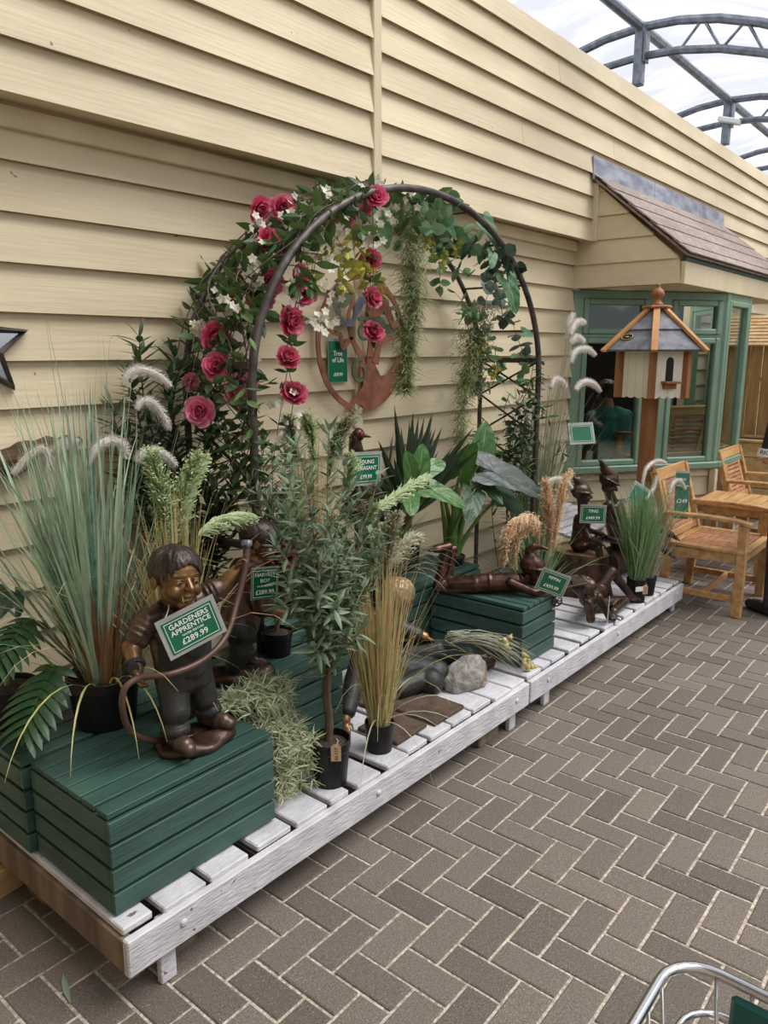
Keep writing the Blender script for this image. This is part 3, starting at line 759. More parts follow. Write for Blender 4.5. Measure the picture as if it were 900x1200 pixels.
# entrance, on the facet right of the near corner
u = (hx(1, RB, 0) - hx(0, RB, 0)).normalized(); nz = V((u.y, -u.x, 0)); c0 = (hx(0, RB, 0) + hx(1, RB, 0)) / 2
if nz.dot(c0 - V((bx, by, 0))) < 0: nz = -nz
oa = [(-.026, 0), (.026, 0), (.026, .125)] + [(.026 * math.cos(a), .125 + .03 * math.sin(a)) for a in np.linspace(.3, PI - .3, 6)] + [(-.026, .125)]
m = MB(); m.prism(oa, c0 + nz * .0085 + V((0, 0, 1.505)), u, V((0, 0, 1)), .004); m.build('entrance_hole', M['black'], bh)
m = MB(); R = Matrix((u, nz, V((0, 0, 1)))).transposed(); m.box(c0 + nz * .04 + V((0, 0, 1.498)), (.11, .075, .014), R, .002); m.box(c0 + nz * .022 + V((0, 0, 1.475)), (.085, .03, .035), R, .002)
m.build('perch', M['post_wood'], bh)
# oval plate on the left roof facet
e0, e1 = hx(5, RE, ZE), hx(6, RE, ZE); ap = V((bx, by, ZA)); uu = (e1 - e0).normalized(); nn = uu.cross(ap - e0).normalized()
if nn.z < 0: nn = -nn
vv = nn.cross(uu); c = (e0 + e1) / 2 * .72 + ap * .28 - uu * .07 + nn * .014
m = MB(); m.prism([(.045 * math.cos(a), .032 * math.sin(a)) for a in np.linspace(0, 2 * PI, 20)[:-1]], c, uu, vv, .006); pl_ = m.build('oval_plate', M['black'], bh)
m = MB(); m.tube([c + nn * .004 + uu * (.04 * math.cos(a)) + vv * (.028 * math.sin(a)) for a in np.linspace(0, 2 * PI, 20)[:-1]], .003, 5, closed=True); m.ell(c + nn * .003, (.02, .012, .004)); m.build('plate_rim', M['dried_yellow'], pl_)

# ---------------------------------------------------------------- teak chairs and table
def teak_chair(x0, y0, w, d, label, back_h=.90, first=True):
    """front legs at y0, back at y0 + d, width w along x from x0"""
    r = thing('garden_armchair', label, 'chair', (x0 + w / 2, y0 + d / 2, 0), 'slatted teak garden armchairs')
    x1, y1 = x0 + w, y0 + d; s = .05
    for x in (x0, x1):
        m = MB(); m.bar((x, y0, 0), (x, y0, .61), s, .058, up=(0, 1, 0), ch=.004); m.build('front_leg', M['teak'], r)
        m = MB(); m.bar((x, y1 + .04, 0), (x, y1, .42), s * .9, .055, up=(0, 1, 0), ch=.004); m.bar((x, y1, .40), (x, y1 + .14, back_h), s * .9, .05, up=(0, 1, 0), ch=.004); m.build('back_leg', M['teak'], r)
        m = MB()
        pts = [(x, y0 - .05, .615), (x, y0 + .05, .632), (x, y0 + d * .5, .638), (x, y1 + .06, .628)]
        for p, q in zip(pts, pts[1:]): m.bar(p, q, .062, .026, ch=.005)
        m.build('armrest', M['teak'], r)
        m = MB(); m.bar((x, y0, .395), (x, y1, .375), .026, .07, ch=.003); m.build('side_rail', M['teak'], r)
        m = MB(); m.bar((x, y0, .115), (x, y1 + .03, .115), .024, .042, ch=.003); m.build('stretcher', M['teak'], r)
    m = MB(); m.bar((x0, y0, .395), (x1, y0, .395), .028, .07, ch=.003); m.build('front_rail', M['teak'], r)
    m = MB(); m.bar((x0, y1, .375), (x1, y1, .375), .028, .07, ch=.003); m.build('back_rail', M['teak'], r)
    m = MB(); m.bar((x0 , (y0 + y1) / 2, .115), (x1, (y0 + y1) / 2, .115), .024, .04, ch=.003); m.build('cross_rail', M['teak'], r)
    m = MB(); n = 12
    for x in (x0 + .0, x1 - .0): m.box((x, (y0 + y1) / 2, .432), (.06, d + .03, .02), ch=.003)
    for y in (y0 - .01, y1 - .02): m.box(((x0 + x1) / 2, y, .432), (w - .06, .05, .02), ch=.003)
    m.build('seat_frame', M['teak'], r)
    m = MB()
    for k in range(n):
        x = x0 + .05 + (w - .1) * k / (n - 1); m.box((x, (y0 + y1) / 2 - .012, .431), (.030, d - .075, .016), ch=.002, tint=U(0, 1))
    m.build('seat_slats', M['teak_red'], r)
    yb = lambda z: y1 + .14 * (z - .40) / (back_h - .40)
    m = MB(); m.bar((x0, yb(back_h - .03), back_h - .03), (x1, yb(back_h - .03), back_h - .03), .03, .085, up=(0, .28, 1), ch=.006)
    m.build('top_rail', M['teak'], r)
    m = MB(); m.bar((x0, yb(.47), .47), (x1, yb(.47), .47), .028, .05, up=(0, .28, 1), ch=.004); m.build('lower_rail', M['teak'], r)
    m = MB()
    for x in (x0 + .10, x1 - .10): m = MB(); m.bar((x, yb(.47), .47), (x, yb(back_h - .05), back_h - .05), .05, .022, up=(0, 1, 0), ch=.003); m.build('back_stile', M['teak'], r)
    m = MB()
    for k in range(9):
        z = .51 + k * (back_h - .60) / 8
        m.bar((x0 + .12, yb(z), z), (x1 - .12, yb(z), z), .014, .026, up=(0, .28, 1), ch=.002, tint=U(0, 1))
    m.build('back_slats', M['teak_red'], r)
    return r
teak_chair(5.12, 1.245, .575, .46, 'slatted teak armchair with a green price tag, beside the far end of the pallets')
teak_chair(6.72, 1.30, .575, .46, 'slatted teak armchair beyond the small teak table, at the right edge', .87)
tb = thing('side_table', 'small low teak table between the two armchairs', 'table', (6.25, 1.58, 0))
m = MB()
for k in range(6): m.box((6.25, 1.36 + .088 * k, .562), (.60, .080, .02), ch=.003, tint=U(0, 1))
m.build('tabletop', M['teak'], tb)
m = MB()
for y in (1.34, 1.82): m.bar((5.99, y, .522), (6.51, y, .522), .024, .055)
for x in (5.99, 6.51): m.bar((x, 1.34, .522), (x, 1.82, .522), .024, .055)
m.build('apron', M['teak'], tb)
for x in (5.99, 6.51):
    for y in (1.34, 1.82): m = MB(); m.box((x, y, .276), (.045, .045, .552), ch=.003); m.build('leg', M['teak'], tb)

# ---------------------------------------------------------------- fence, lean-to roof, planter by the bay
fr = thing('timber_fence', 'tall brown board fence beyond the bay window', 'fence', (9.0, 2.2, 0))
m = MB(); y = 2.68
while y > 1.0:
    wd = U(.10, .15); m.box((9.0 + U(-.004, .004), y - wd / 2, .88), (.02, wd - .006, 1.74), ch=.002, tint=U(0, 1)); y -= wd
m.build('boards', M['fence'], fr)
m = MB()
for z in (.4, 1.4): m.bar((9.04, 1.0, z), (9.04, 2.68, z), .07, .04)
for y in (2.6, 1.85, 1.05): m.box((9.07, y, .9), (.09, .09, 1.8))
m.build('rail', M['fence'], fr)
cp = thing('slatted_canopy', 'pale slatted timber canopy over the brown fence', 'canopy', (9.2, 2.2, 1.74))
m = MB()
for k in range(9): m.bar((8.86 + .055 * k, 1.0, 1.77 + .036 * k), (8.86 + .055 * k, 2.68, 1.77 + .036 * k), .07, .016, up=(-.5, 0, 1), tint=U(0, 1))
m.build('slats', M['raw_wood'], cp)
m = MB()
for y in (1.95, 1.2, 2.6): m.bar((8.84, y, 1.73), (9.34, y, 2.06), .045, .06)
m.build('rafter', M['raw_wood'], cp)
pb = thing('planter_box', 'pale timber planter box at the foot of the brown fence', 'planter', (8.62, 2.1, 0))
m = MB()
for k in range(5): m.box((8.40, 2.12, .09 + .155 * k), (.022, .74, .148), ch=.003, tint=U(0, 1)); m.box((8.84, 2.12, .09 + .155 * k), (.022, .74, .148), ch=.003)
for y in (1.75, 2.49):
    for k in range(5): m.box((8.62, y, .09 + .155 * k), (.46, .022, .148), ch=.003)
m.build('boards', M['raw_wood'], pb)
m = MB(); m.box((8.62, 2.12, .70), (.42, .70, .04)); m.build('soil', M['soil'], pb)
m = MB(); m.box((8.40, 2.12, .80), (.09, .80, .024), ch=.003); m.box((8.84, 2.12, .80), (.09, .80, .024), ch=.003)
for y in (1.75, 2.49): m.box((8.62, y, .80), (.36, .08, .024), ch=.003)
m.build('rim', M['raw_wood'], pb)

# ---------------------------------------------------------------- wall: star mirror, driftwood, tree-of-life disc
sx, sz, SR = 1.150, 1.714, .185
st = thing('star_mirror', 'five-pointed star mirror with a dark metal frame on the wall', 'mirror', (sx, YW - .03, sz))
def star(r0, r1, off=18): return [((r0 if k % 2 == 0 else r1) * math.cos(rad(off + 36 * k)), (r0 if k % 2 == 0 else r1) * math.sin(rad(off + 36 * k))) for k in range(10)]
o_, i_ = star(SR, SR * .46), star(SR * .76, SR * .30)
m = MB(); P = lambda p, y: (sx + p[0], YW - y, sz + p[1])
for k in range(10):
    j = (k + 1) % 10; a, b, c, d = o_[k], o_[j], i_[j], i_[k]
    ma = [(a[0] + d[0]) / 2, (a[1] + d[1]) / 2]; mbb = [(b[0] + c[0]) / 2, (b[1] + c[1]) / 2]
    vs = [P(a, .026), P(b, .026), P(mbb, .056), P(ma, .056), P(c, .036), P(d, .036)]
    m.add(vs, [(0, 1, 2, 3), (3, 2, 4, 5)])
m.build('frame', M['dark_metal'], st)
m = MB(); m.prism(i_, (sx, YW - .034, sz), (1, 0, 0), (0, 0, 1), .006); m.build('mirror_pane', M['mirror'], st)
m = MB(); pts = spline([(.95, YW - .06, 1.30), (1.15, YW - .06, 1.325), (1.3, YW - .055, 1.36), (1.40, YW - .055, 1.372), (1.47, YW - .05, 1.372)], 5)
rs = [.052 - .040 * (i / (len(pts) - 1)) ** 1.3 + .006 * math.sin(i * 1.7) for i in range(len(pts))]
m.tube(pts, rs, 10); m.tube(spline([(1.16, YW - .06, 1.33), (1.2, YW - .07, 1.30), (1.25, YW - .06, 1.325)], 4), .03, 8)
tag(m.build('driftwood_branch', M['driftwood'], smooth=True, base=(1.2, YW - .06, 1.33)), 'dark weathered driftwood branch fixed along the wall at the left', 'driftwood')

tx, tz, TR = 3.06, 1.735, .335; TY = YW - .062
td = thing('tree_wall_art', 'round rusty metal tree wall decoration under the arch', 'wall art', (tx, TY, tz))
pt = lambda x, z, y=0.: (tx + x * TR, TY + y, tz + z * TR)
def strip(m, pts, ws, th=.006, y=0.):
    """flat cut-out strip following pts in disc units"""
    P2 = [V((p[0], 0, p[1])) for p in pts]; S = spline(P2, 6); k = len(S)
    wl_ = np.interp(np.linspace(0, 1, k), np.linspace(0, 1, len(ws)), ws); L = []; Rr = []
    for i in range(k):
        t = (S[min(i + 1, k - 1)] - S[max(i - 1, 0)]).normalized(); nn = V((-t.z, 0, t.x))
        L.append(S[i] + nn * wl_[i]); Rr.append(S[i] - nn * wl_[i])
    for i in range(k - 1):
        q = [L[i], L[i + 1], Rr[i + 1], Rr[i]]
        f = [pt(v.x, v.z, y - th / 2) for v in q]; b = [pt(v.x, v.z, y + th / 2) for v in q]
        m.add(f + b, [(0, 1, 2, 3), (7, 6, 5, 4), (0, 4, 5, 1), (2, 6, 7, 3), (1, 5, 6, 2), (3, 7, 4, 0)])
m = MB(); strip(m, [(math.cos(a), math.sin(a)) for a in np.linspace(-PI * .5, PI * 1.5, 25)], [.045, .045]); m.build('ring', M['rust'], td)
m = MB()
out = [(-.30, -.90)] + [(.97 * math.cos(a), .97 * math.sin(a)) for a in np.linspace(-1.85, -.15, 16)] + [(.80, -.28), (.60, -.48), (.42, -.50), (.30, -.34), (.24, -.10), (.12, -.12), (.05, -.38), (-.02, -.66)]
m.prism(out, pt(0, 0, .004), V((TR, 0, 0)), V((0, 0, TR)), .006)
strip(m, [(.0, -.5), (-.06, -.2), (-.20, -.02), (-.30, .06), (-.48, -.06), (-.52, .12), (-.72, .18), (-.92, .34)], [.10, .055, .045, .04, .038, .036, .034, .03])
strip(m, [(.28, -.3), (.40, .0), (.62, .08), (.85, .14), (.93, .3), (.8, .5)], [.08, .045, .038, .042, .036, .025])
strip(m, [(.14, -.2), (.16, .10), (.05, .32), (.12, .62), (.0, .95)], [.07, .04, .034, .032, .026])
strip(m, [(-.28, .06), (-.34, .4), (-.22, .7), (-.4, .9)], [.036, .03, .028, .022])
m.build('trunk', M['rust'], td)
m = MB()
def curl(cx, cz, r, a0, turns, sgn=1): return [(cx + r * (1 - .62 * t) * math.cos(a0 + sgn * turns * 2 * PI * t), cz + r * (1 - .62 * t) * math.sin(a0 + sgn * turns * 2 * PI * t)) for t in np.linspace(0, 1, 14)]
for a in ((-.1, -.42, .2, 1.2, 1.1, 1), (-.02, .2, .2, 2.2, 1.1, -1), (-.5, .75, .16, 0, 1.2, 1), (.72, .42, .16, 3, 1.1, -1), (.45, .62, .15, 4, 1.1, 1)): m = MB(); strip(m, curl(*a), [.032, .024, .014], y=-.006); m.build('scroll', M['verdigris'], td)
for (x, z, a, s) in ((-.42, .62, .5, .2), (.38, .34, -.4, .18), (.62, .25, .2, .18), (-.62, .5, 2.2, .15), (.2, .55, 1.1, .15)):
    u_ = V((math.cos(a), 0, math.sin(a))); v_ = V((-math.sin(a), 0, math.cos(a)))
    m = MB(); m.prism([(-s, 0), (-s * .4, s * .4), (s * .3, s * .35), (s, 0), (s * .3, -s * .35), (-s * .4, -s * .4)], pt(x, z, -.009), u_ * TR, v_ * TR, .003); m.build('leaf', M['verdigris'], td)
m = MB()   # bird perched on a branch
bo = [(-.62, .08), (-.5, .10), (-.42, .04), (-.28, .08), (-.2, .3), (-.1, .42), (0, .4), (.05, .34), (-.02, .30), (-.06, .22), (-.16, .12), (-.24, -.02), (-.42, -.04)]
m.prism([(a - .02, b + .28) for a, b in bo], pt(0, 0, -.012), V((TR, 0, 0)), V((0, 0, TR)), .004); m.build('bird', M['slate_metal'], td)
m = MB()   # fairy figure on the right branch
fo = [(.2, .55), (.3, .72), (.28, .9), (.38, .98), (.5, .9), (.52, .74), (.62, .52), (.72, .36), (.86, .32), (.98, .1), (.90, .08), (.78, .26), (.66, .24), (.52, .42), (.44, .50), (.34, .42), (.1, .40), (.05, .48)]
m.prism(fo, pt(0, 0, -.012), V((TR, 0, 0)), V((0, 0, TR)), .004); m.build('figure', M['rust'], td)
# ---------------------------------------------------------------- figures
def frame(f, u):
    f = V(f).normalized(); u = V(u); u = (u - f * u.dot(f)).normalized(); r = f.cross(u)
    return f, u, r
def head_shape(mb, c, f, u, H, kid=True, ears=True, nose=1., point_ears=False):
    """head of height H centred at c, looking along f"""
    f, u, r = frame(f, u); R = Matrix((r, f, u)).transposed(); c = V(c)
    P = lambda a, b, d: c + (r * a + f * b + u * d) * H
    w = .40 if kid else .34
    mb.ell(P(0, -.05, .12), (w * H, .45 * H, .38 * H), R, 20, 14)
    mb.ell(P(0, .10, -.16), ((w - .07) * H, .30 * H, .33 * H), R, 18, 12)
    for s in (-1, 1):
        mb.ell(P(s * (w * .46), .27, -.17), (.13 * H,) * 3, R, 12, 8)
        mb.cone(P(s * .06, .385, .10), .022 * H, P(s * .23, .315, .105), .022 * H)
        mb.ell(P(s * .155, .325, -.015), (.075 * H, .05 * H, .05 * H), R, 10, 8)
        if ears: mb.ell(P(s * (w + .0), -.03, -.06), (.05 * H, .09 * H, .13 * H), R, 12, 8)
        if point_ears: mb.cone(P(s * w * .9, -.02, -.02), .10 * H, P(s * (w + .36), -.16, .22), .012 * H)
    mb.cone(P(0, .38, .03), .045 * H, P(0, .44 + .04 * nose, -.10), .065 * H * nose)
    for s in (-1, 1): mb.ell(P(s * .055, .42, -.11), (.04 * H,) * 3, R, 8, 6)
    mb.cone(P(-.10, .355, -.255), .026 * H, P(.10, .355, -.255), .026 * H); mb.ell(P(0, .385, -.25), (.07 * H, .03 * H, .022 * H), R, 10, 6)
    mb.cone(P(-.08, .35, -.325), .03 * H, P(.08, .35, -.325), .03 * H); mb.ell(P(0, .37, -.325), (.06 * H, .03 * H, .026 * H), R, 10, 6)
    mb.ell(P(0, .27, -.40), (.13 * H, .12 * H, .10 * H), R, 12, 8)
def eyes(root, c, f, u, H):
    f, u, r = frame(f, u); c = V(c); e = MB(); R = Matrix((r, f, u)).transposed()
    for s in (-1, 1): e.ell(c + (r * (s * .155) + f * .352 + u * -.012) * H, (.060 * H, .040 * H, .042 * H), Matrix((r, f, u)).transposed(), 10, 8)
    o = e.build('eyes', M['bronze_blond'], root, smooth=True)
    for s in (-1, 1): m = MB(); m.ell(c + (r * (s * .155) + f * .388 + u * -.014) * H, (.022 * H, .010 * H, .026 * H), R, 10, 6); m.build('pupil', M['bronze_dark'], o, smooth=True)
    for s in (-1, 1): m = MB(); m.tube([c + (r * (s * (.155 + q)) + f * (.385 - .5 * q * s * s * 0 - 2.2 * q * q) + u * (.045 - 3.2 * q * q)) * H for q in (-.07, -.035, 0, .035, .07)], .011 * H, 6); m.build('eyelid', M['bronze_skin'], root, smooth=True)
def hand_shape(mb, w, d, n, s, side=1, curl=.55, thick=1.):
    """hand at wrist w: fingers along d, palm facing n, length s; thumb on the side given"""
    d = V(d).normalized(); n = V(n); n = (n - d * n.dot(d)).normalized(); x = d.cross(n) * side; w = V(w)
    R = Matrix((x, d, n)).transposed()
    mb.ell(w + d * (.27 * s), (.215 * s, .28 * s, .10 * s), R, 12, 8)
    mb.cone(w, .13 * s, w + d * (.15 * s), .15 * s)
    for k, L in enumerate((.44, .50, .47, .37)):
        o = (.17 - .113 * k) * s; p = w + x * o + d * (.46 * s - abs(k - 1.3) * .03 * s); dd = V(d)
        for j, fr in enumerate((.42, .32, .26)):
            a = curl * (.7, 1.15, .9)[j]
            dd = (dd * math.cos(a) + n * math.sin(a)); nn2 = None
            q = p + dd * (L * s * fr); mb.cone(p, (.062 - .007 * j) * s * thick, q, (.056 - .007 * j) * s * thick, 8); p = q
            n_ = n - dd * n.dot(dd); n = n_.normalized() if n_.length > 1e-3 else n
            # keep bending in the same plane
            n = (n - x * n.dot(x)); n = (n - dd * n.dot(dd)).normalized()
        n = R @ V((0, 0, 1))
    p = w + x * (.16 * s) + d * (.12 * s); q = p + (x * .75 + d * .55 + n * .25).normalized() * (.22 * s)
    mb.cone(p, .085 * s, q, .07 * s, 8); q2 = q + (x * .15 + d * .75 + n * .55).normalized() * (.20 * s); mb.cone(q, .066 * s, q2, .05 * s, 8)
def chain(mb, pts, rs):
    for a, b, p, q in zip(pts, pts[1:], rs, rs[1:]): mb.cone(a, p, b, q, 12)
def hair_cap(mb, c, f, u, H, n=150, L=.34, w=.40, fringe=.2, rr=.030, down=.16, seed=1):
    """locks combed from the crown over the skull"""
    f, u, r = frame(f, u); c = V(c); rg = random.Random(seed)
    ctr = V((0, -.05, .12)); rad3 = V((w + .02, .47, .405))
    def on(a, e, k=1.): return V((ctr.x + rad3.x * k * math.cos(e) * math.sin(a), ctr.y + rad3.y * k * math.cos(e) * math.cos(a), ctr.z + rad3.z * k * math.sin(e)))
    Wd = lambda p: c + (r * p.x + f * p.y + u * p.z) * H
    R = Matrix((r, f, u)).transposed()
    mb.ell(Wd(ctr + V((0, -.03, .02))), (rad3.x * H * .99, rad3.y * H * .97, rad3.z * H * 1.0), R, 20, 12)
    for i in range(n):
        a = rg.uniform(-PI, PI); e1 = rg.uniform(.5, 1.4)
        fr = max(0, math.cos(a)); e_end = (.62 - fringe) * fr ** 1.5 + (-down - .45) * (1 - fr ** 1.5) + rg.uniform(-.12, .12)
        pts = []
        for t in (0, .33, .66, 1.):
            e = e1 + (e_end - e1) * t; aa = a + .25 * math.sin(i) * t
            pts.append(Wd(on(aa, e, 1.0 + .03 * rg.random() + (.03 * t))))
        k = rg.uniform(.7, 1.25) * rr * H; mb.tube(pts, [k, k * 1.15, k, k * .35], 6)
def sign(c, right, up, w, h, lines, label, border=True, string=None, group='green price signs', name='price_sign', slv=.10):
    c = V(c); ux = V(right).normalized(); uy = V(up); uy = (uy - ux * uy.dot(ux)).normalized(); n = ux.cross(uy)
    R = Matrix((ux, uy, n)).transposed()
    t = thing(name, label, 'price sign', c, group)
    m = MB(); m.box(c, (w * (1 + slv), h * (1 + slv * 1.5), .002), R, 0); m.build('sleeve', M['sleeve'], t)
    m = MB(); m.box(c + n * .0014 - uy * (h * .02), (w, h, .0012), R, 0); m.build('panel', M['sign_green'], t)
    cc = c + n * .0022 - uy * (h * .02)
    if border:
        m = MB(); a, b, k = w * .455, h * .44, h * .016
        for s in (-1, 1): m.box(cc + uy * (s * b), (2 * a + k, k, .0006), R); m.box(cc + ux * (s * a), (k, 2 * b, .0006), R)
        m.build('border_line', M['sign_white'], t)
    if lines:
        tx_ = MB()
        for (s, z, sz) in lines: tx_.join(text_mb(s, sz * h, cc + uy * (z * h), ux, uy, .0004, .012))
        tx_.build('lettering', M['sign_white'], t)
    if string:
        m = MB(); m.tube(spline(string, 5), .0016, 5); m.build('string', M['sign_white'], t)
    return t
def base_blob(root, c, rx, ry, h, rot, seed=0):
    m = MB(); n = 36; vs = []; fs = []; R = rotz(rot)
    prof = [(0, 0), (.95, 0), (1.0, .25), (.97, .6), (.88, .92), (.6, 1.0), (.3, .97), (0, 1.0)]
    for r0, z in prof:
        for j in range(n):
            a = 2 * PI * j / n; k = 1 + .06 * math.sin(3 * a + seed) + .04 * math.sin(5 * a + 2 * seed)
            vs.append(V(c) + R @ V((rx * r0 * k * math.cos(a), ry * r0 * k * math.sin(a), h * z + (.006 * math.sin(4 * a + z * 3) if z > .9 and r0 else 0))))
    for i in range(len(prof) - 1):
        for j in range(n): j2 = (j + 1) % n; fs.append((i * n + j, i * n + j2, (i + 1) * n + j2, (i + 1) * n + j))
    m.add(vs, fs); return m.build('base', M['bronze_dark'], root, smooth=True)
def shoe(root, an, d, L, m_, r=.024, name='shoe'):
    d = V(d); d.z = 0; d.normalize(); an = V(an); s = MB()
    x = V((d.y, -d.x, 0))
    s.cone(an + V((0, 0, .012)), r * 1.0, an + V((0, 0, -.012)), r * 1.05); 
    s.cone(an + V((0, 0, -.012)) - d * (L * .12), r * .95, an + d * (L * .45) + V((0, 0, -.020)), r * .95)
    s.cone(an + d * (L * .3) + V((0, 0, -.022)), r, an + d * (L * .62) + V((0, 0, -.026)), r * .78)
    return remeshed(s, .004, 5).build(name, m_, root, smooth=True)
def up_sleeve(m, p, q, r0, r1, frac): m.cone(p, r0, V(p).lerp(V(q), frac), r1)

# ---- boy with the hose
z0 = .534
b1 = thing('bronze_boy_statue', 'bronze boy statue holding up a hose, on the front green crate', 'statue', (1.27, 1.80, z0), 'bronze boy statues')
base_blob(b1, (1.275, 1.795, z0), .122, .086, .030, -.35, 1)
F1 = V((-.10, -1, .0)); Hc = V((1.232, 1.775, 1.074)); HH = .168
sR, sL = V((1.178, 1.845, .945)), V((1.345, 1.825, .972)); eR, wR = V((1.120, 1.845, .880)), V((1.092, 1.785, .838))
eL, wL = V((1.402, 1.80, .995)), V((1.452, 1.785, 1.040))
hpR, hpL = V((1.232, 1.825, .745)), V((1.312, 1.82, .745))
knR, knL = V((1.215, 1.79, .665)), V((1.33, 1.81, .665)); anR, anL = V((1.205, 1.785, .600)), V((1.345, 1.815, .600))
body = MB()
head_shape(body, Hc, F1, (.08, -.12, 1), HH)
body.cone(Hc + V((0, .02, -.05)), .036, (1.262, 1.83, .96), .04); body.cone(sR, .035, sL, .035); body.cone((1.265, 1.835, .93), .06, (1.272, 1.825, .77), .06)
chain(body, [sR, eR, wR], [.032, .029, .021]); chain(body, [sL, eL, wL], [.032, .027, .020])
hand_shape(body, wR, (-.12, -.25, -1), (.7, -.5, -.1), .074, 1, .75, 1.2); hand_shape(body, wL, (.45, -.15, .8), (.5, -.8, -.1), .074, -1, .85, 1.2)
remeshed(body, .0028, 3).build('body', M['bronze_skin'], b1, smooth=True); eyes(b1, Hc, F1, (.08, -.12, 1), HH)
sh = MB(); sh.cone(sR, .040, sL, .040); sh.cone((1.262, 1.835, .935), .070, (1.27, 1.825, .80), .082); sh.cone((1.225, 1.84, .92), .055, (1.24, 1.83, .80), .058); sh.cone((1.305, 1.83, .93), .055, (1.30, 1.82, .80), .058)
up_sleeve(sh, sR, eR, .038, .039, .62); up_sleeve(sh, sL, eL, .038, .037, .80)
for k in range(3):
    p = sR.lerp(eR, .20 + .2 * k); sh.ell(p, (.042, .042, .009), V(eR - sR).to_track_quat('Z', 'Y').to_matrix(), 16, 8)
    p = sL.lerp(eL, .35 + .22 * k); sh.ell(p, (.041, .041, .009), V(eL - sL).to_track_quat('Z', 'Y').to_matrix(), 16, 8)
remeshed(sh, .0042, 3).build('shirt', M['bronze_shirt'], b1, smooth=True)
tr = MB()
tr.cone((1.245, 1.815, .86), .066, (1.25, 1.82, .76), .068); tr.cone((1.292, 1.81, .86), .066, (1.292, 1.815, .76), .068); tr.cone((1.268, 1.79, .89), .045, (1.268, 1.795, .80), .06)
chain(tr, [hpR, knR, anR + V((0, 0, .012))], [.056, .043, .038]); chain(tr, [hpL, knL, anL + V((0, 0, .012))], [.056, .043, .038])
for a_ in (anR, anL): tr.lathe([(0, -.014), (.041, -.014), (.045, 0), (.041, .014), (0, .014)], a_ + V((0, 0, .016)), 20)
tr.ell((1.262, 1.742, .865), (.04, .012, .035))
remeshed(tr, .0042, 3).build('dungarees', M['bronze_cloth'], b1, smooth=True)
st_ = MB()
for s, q in ((-.035, sR), (.035, sL)): st_.tube(spline([(1.265 + s, 1.748, .90), V((1.265 + s * 1.2, 1.765, .95)), V((1.265 + s * 1.4, 1.83, .995)), V((1.265 + s, 1.90, .93))], 4), .007, 6)
st_.build('straps', M['bronze_cloth'], b1, smooth=True)
shoe(b1, anR + V((-.003, -.004, .004)), (-.10, -1, 0), .112, M['bronze_shirt'], .029); shoe(b1, anL + V((.0, -.004, .004)), (.40, -1, 0), .112, M['bronze_shirt'], .029)
hr = MB(); hair_cap(hr, Hc, F1, (.08, -.12, 1), HH, 230, w=.385, fringe=.16, rr=.030, down=.05, seed=3); remeshed(hr, .0026, 1).build('hair', M['bronze_hair'], b1, smooth=True)
wt = MB(); a = wR.lerp(eR, .22); ax = (wR - eR).normalized(); Rq = ax.to_track_quat('Z', 'Y').to_matrix()
wt.lathe([(.026, -.007), (.029, 0), (.026, .007)], a, 18, Rq); wt.lathe([(0, -.005), (.017, -.005), (.017, .006), (0, .007)], a + V((-.018, -.018, 0)), 14, V((-.6, -.7, .1)).to_track_quat('Z', 'Y').to_matrix()); wt.build('wrist_watch', M['black'], b1, smooth=False)
hp = spline([(1.492, 1.775, 1.118), (1.472, 1.76, 1.061), (1.424, 1.745, .968), (1.345, 1.71, .878), (1.244, 1.69, .842), (1.143, 1.70, .832), (1.085, 1.755, .826), (1.041, 1.765, .806), (1.036, 1.775, .745), (1.071, 1.80, .655), (1.154, 1.82, .585), (1.20, 1.83, .575)], 8)
m = MB(); m.tube(hp, [.0125 - .0035 * min(1, i / 20) for i in range(len(hp))], 10); hs = m.build('hose', M['hose'], b1, smooth=True)
m = MB(); d = (V(hp[0]) - V(hp[3])).normalized(); m.tube([V(hp[0]) - d * .005, V(hp[0]) + d * .012], .017, 12); m.ell(V(hp[0]) + V((-.004, -.014, .004)), (.012, .008, .012)); m.build('nozzle', M['galv'], hs)
sign((1.213, 1.690, .950), (.165 * .93, -.050, .053), (-.05, .02, .11), .150, .098, [('GARDENERS', .29, .215), ('APPRENTICE', .09, .215), ('WATER FEATURE', -.075, .085), ('£289.99', -.26, .25)],
     'green price sign hanging askew round the neck of the boy with the hose', string=[(1.155, 1.735, .972), (1.195, 1.765, 1.0), (1.20, 1.80, 1.03)], slv=.16)

# ---- second boy, behind, looking to the right
z0 = .526
b2 = thing('bronze_boy_statue', 'bronze boy statue looking down to the side, standing behind the boy with the hose', 'statue', (1.69, 2.09, z0), 'bronze boy statues')
base_blob(b2, (1.70, 2.09, z0), .125, .10, .035, -.5, 2)
F2 = V((.66, -.74, -.32)); Hc = V((1.83, 2.10, 1.01)); HH = .155
sR, sL = V((1.745, 2.03, .895)), V((1.795, 2.17, .895)); hpR, hpL = V((1.69, 2.06, .71)), V((1.72, 2.13, .71))
body = MB(); head_shape(body, Hc, F2, (.25, -.1, 1), HH); body.cone(Hc + V((-.02, .0, -.05)), .034, (1.775, 2.10, .91), .04)
body.cone(sR, .04, sL, .04); body.cone((1.765, 2.10, .88), .062, (1.71, 2.095, .72), .062)
eR, wR = V((1.735, 1.985, .80)), V((1.80, 1.975, .765)); eL, wL = V((1.83, 2.18, .80)), V((1.865, 2.09, .765))
chain(body, [sR, eR, wR], [.034, .028, .021]); chain(body, [sL, eL, wL], [.034, .028, .021])
hand_shape(body, wR, (.9, .05, -.05), (.1, .3, .9), .07, 1, .7, 1.15); hand_shape(body, wL, (.3, -.95, 0), (-.5, 0, .8), .07, -1, .7, 1.15)
remeshed(body, .004, 3).build('body', M['bronze_skin'], b2, smooth=True)
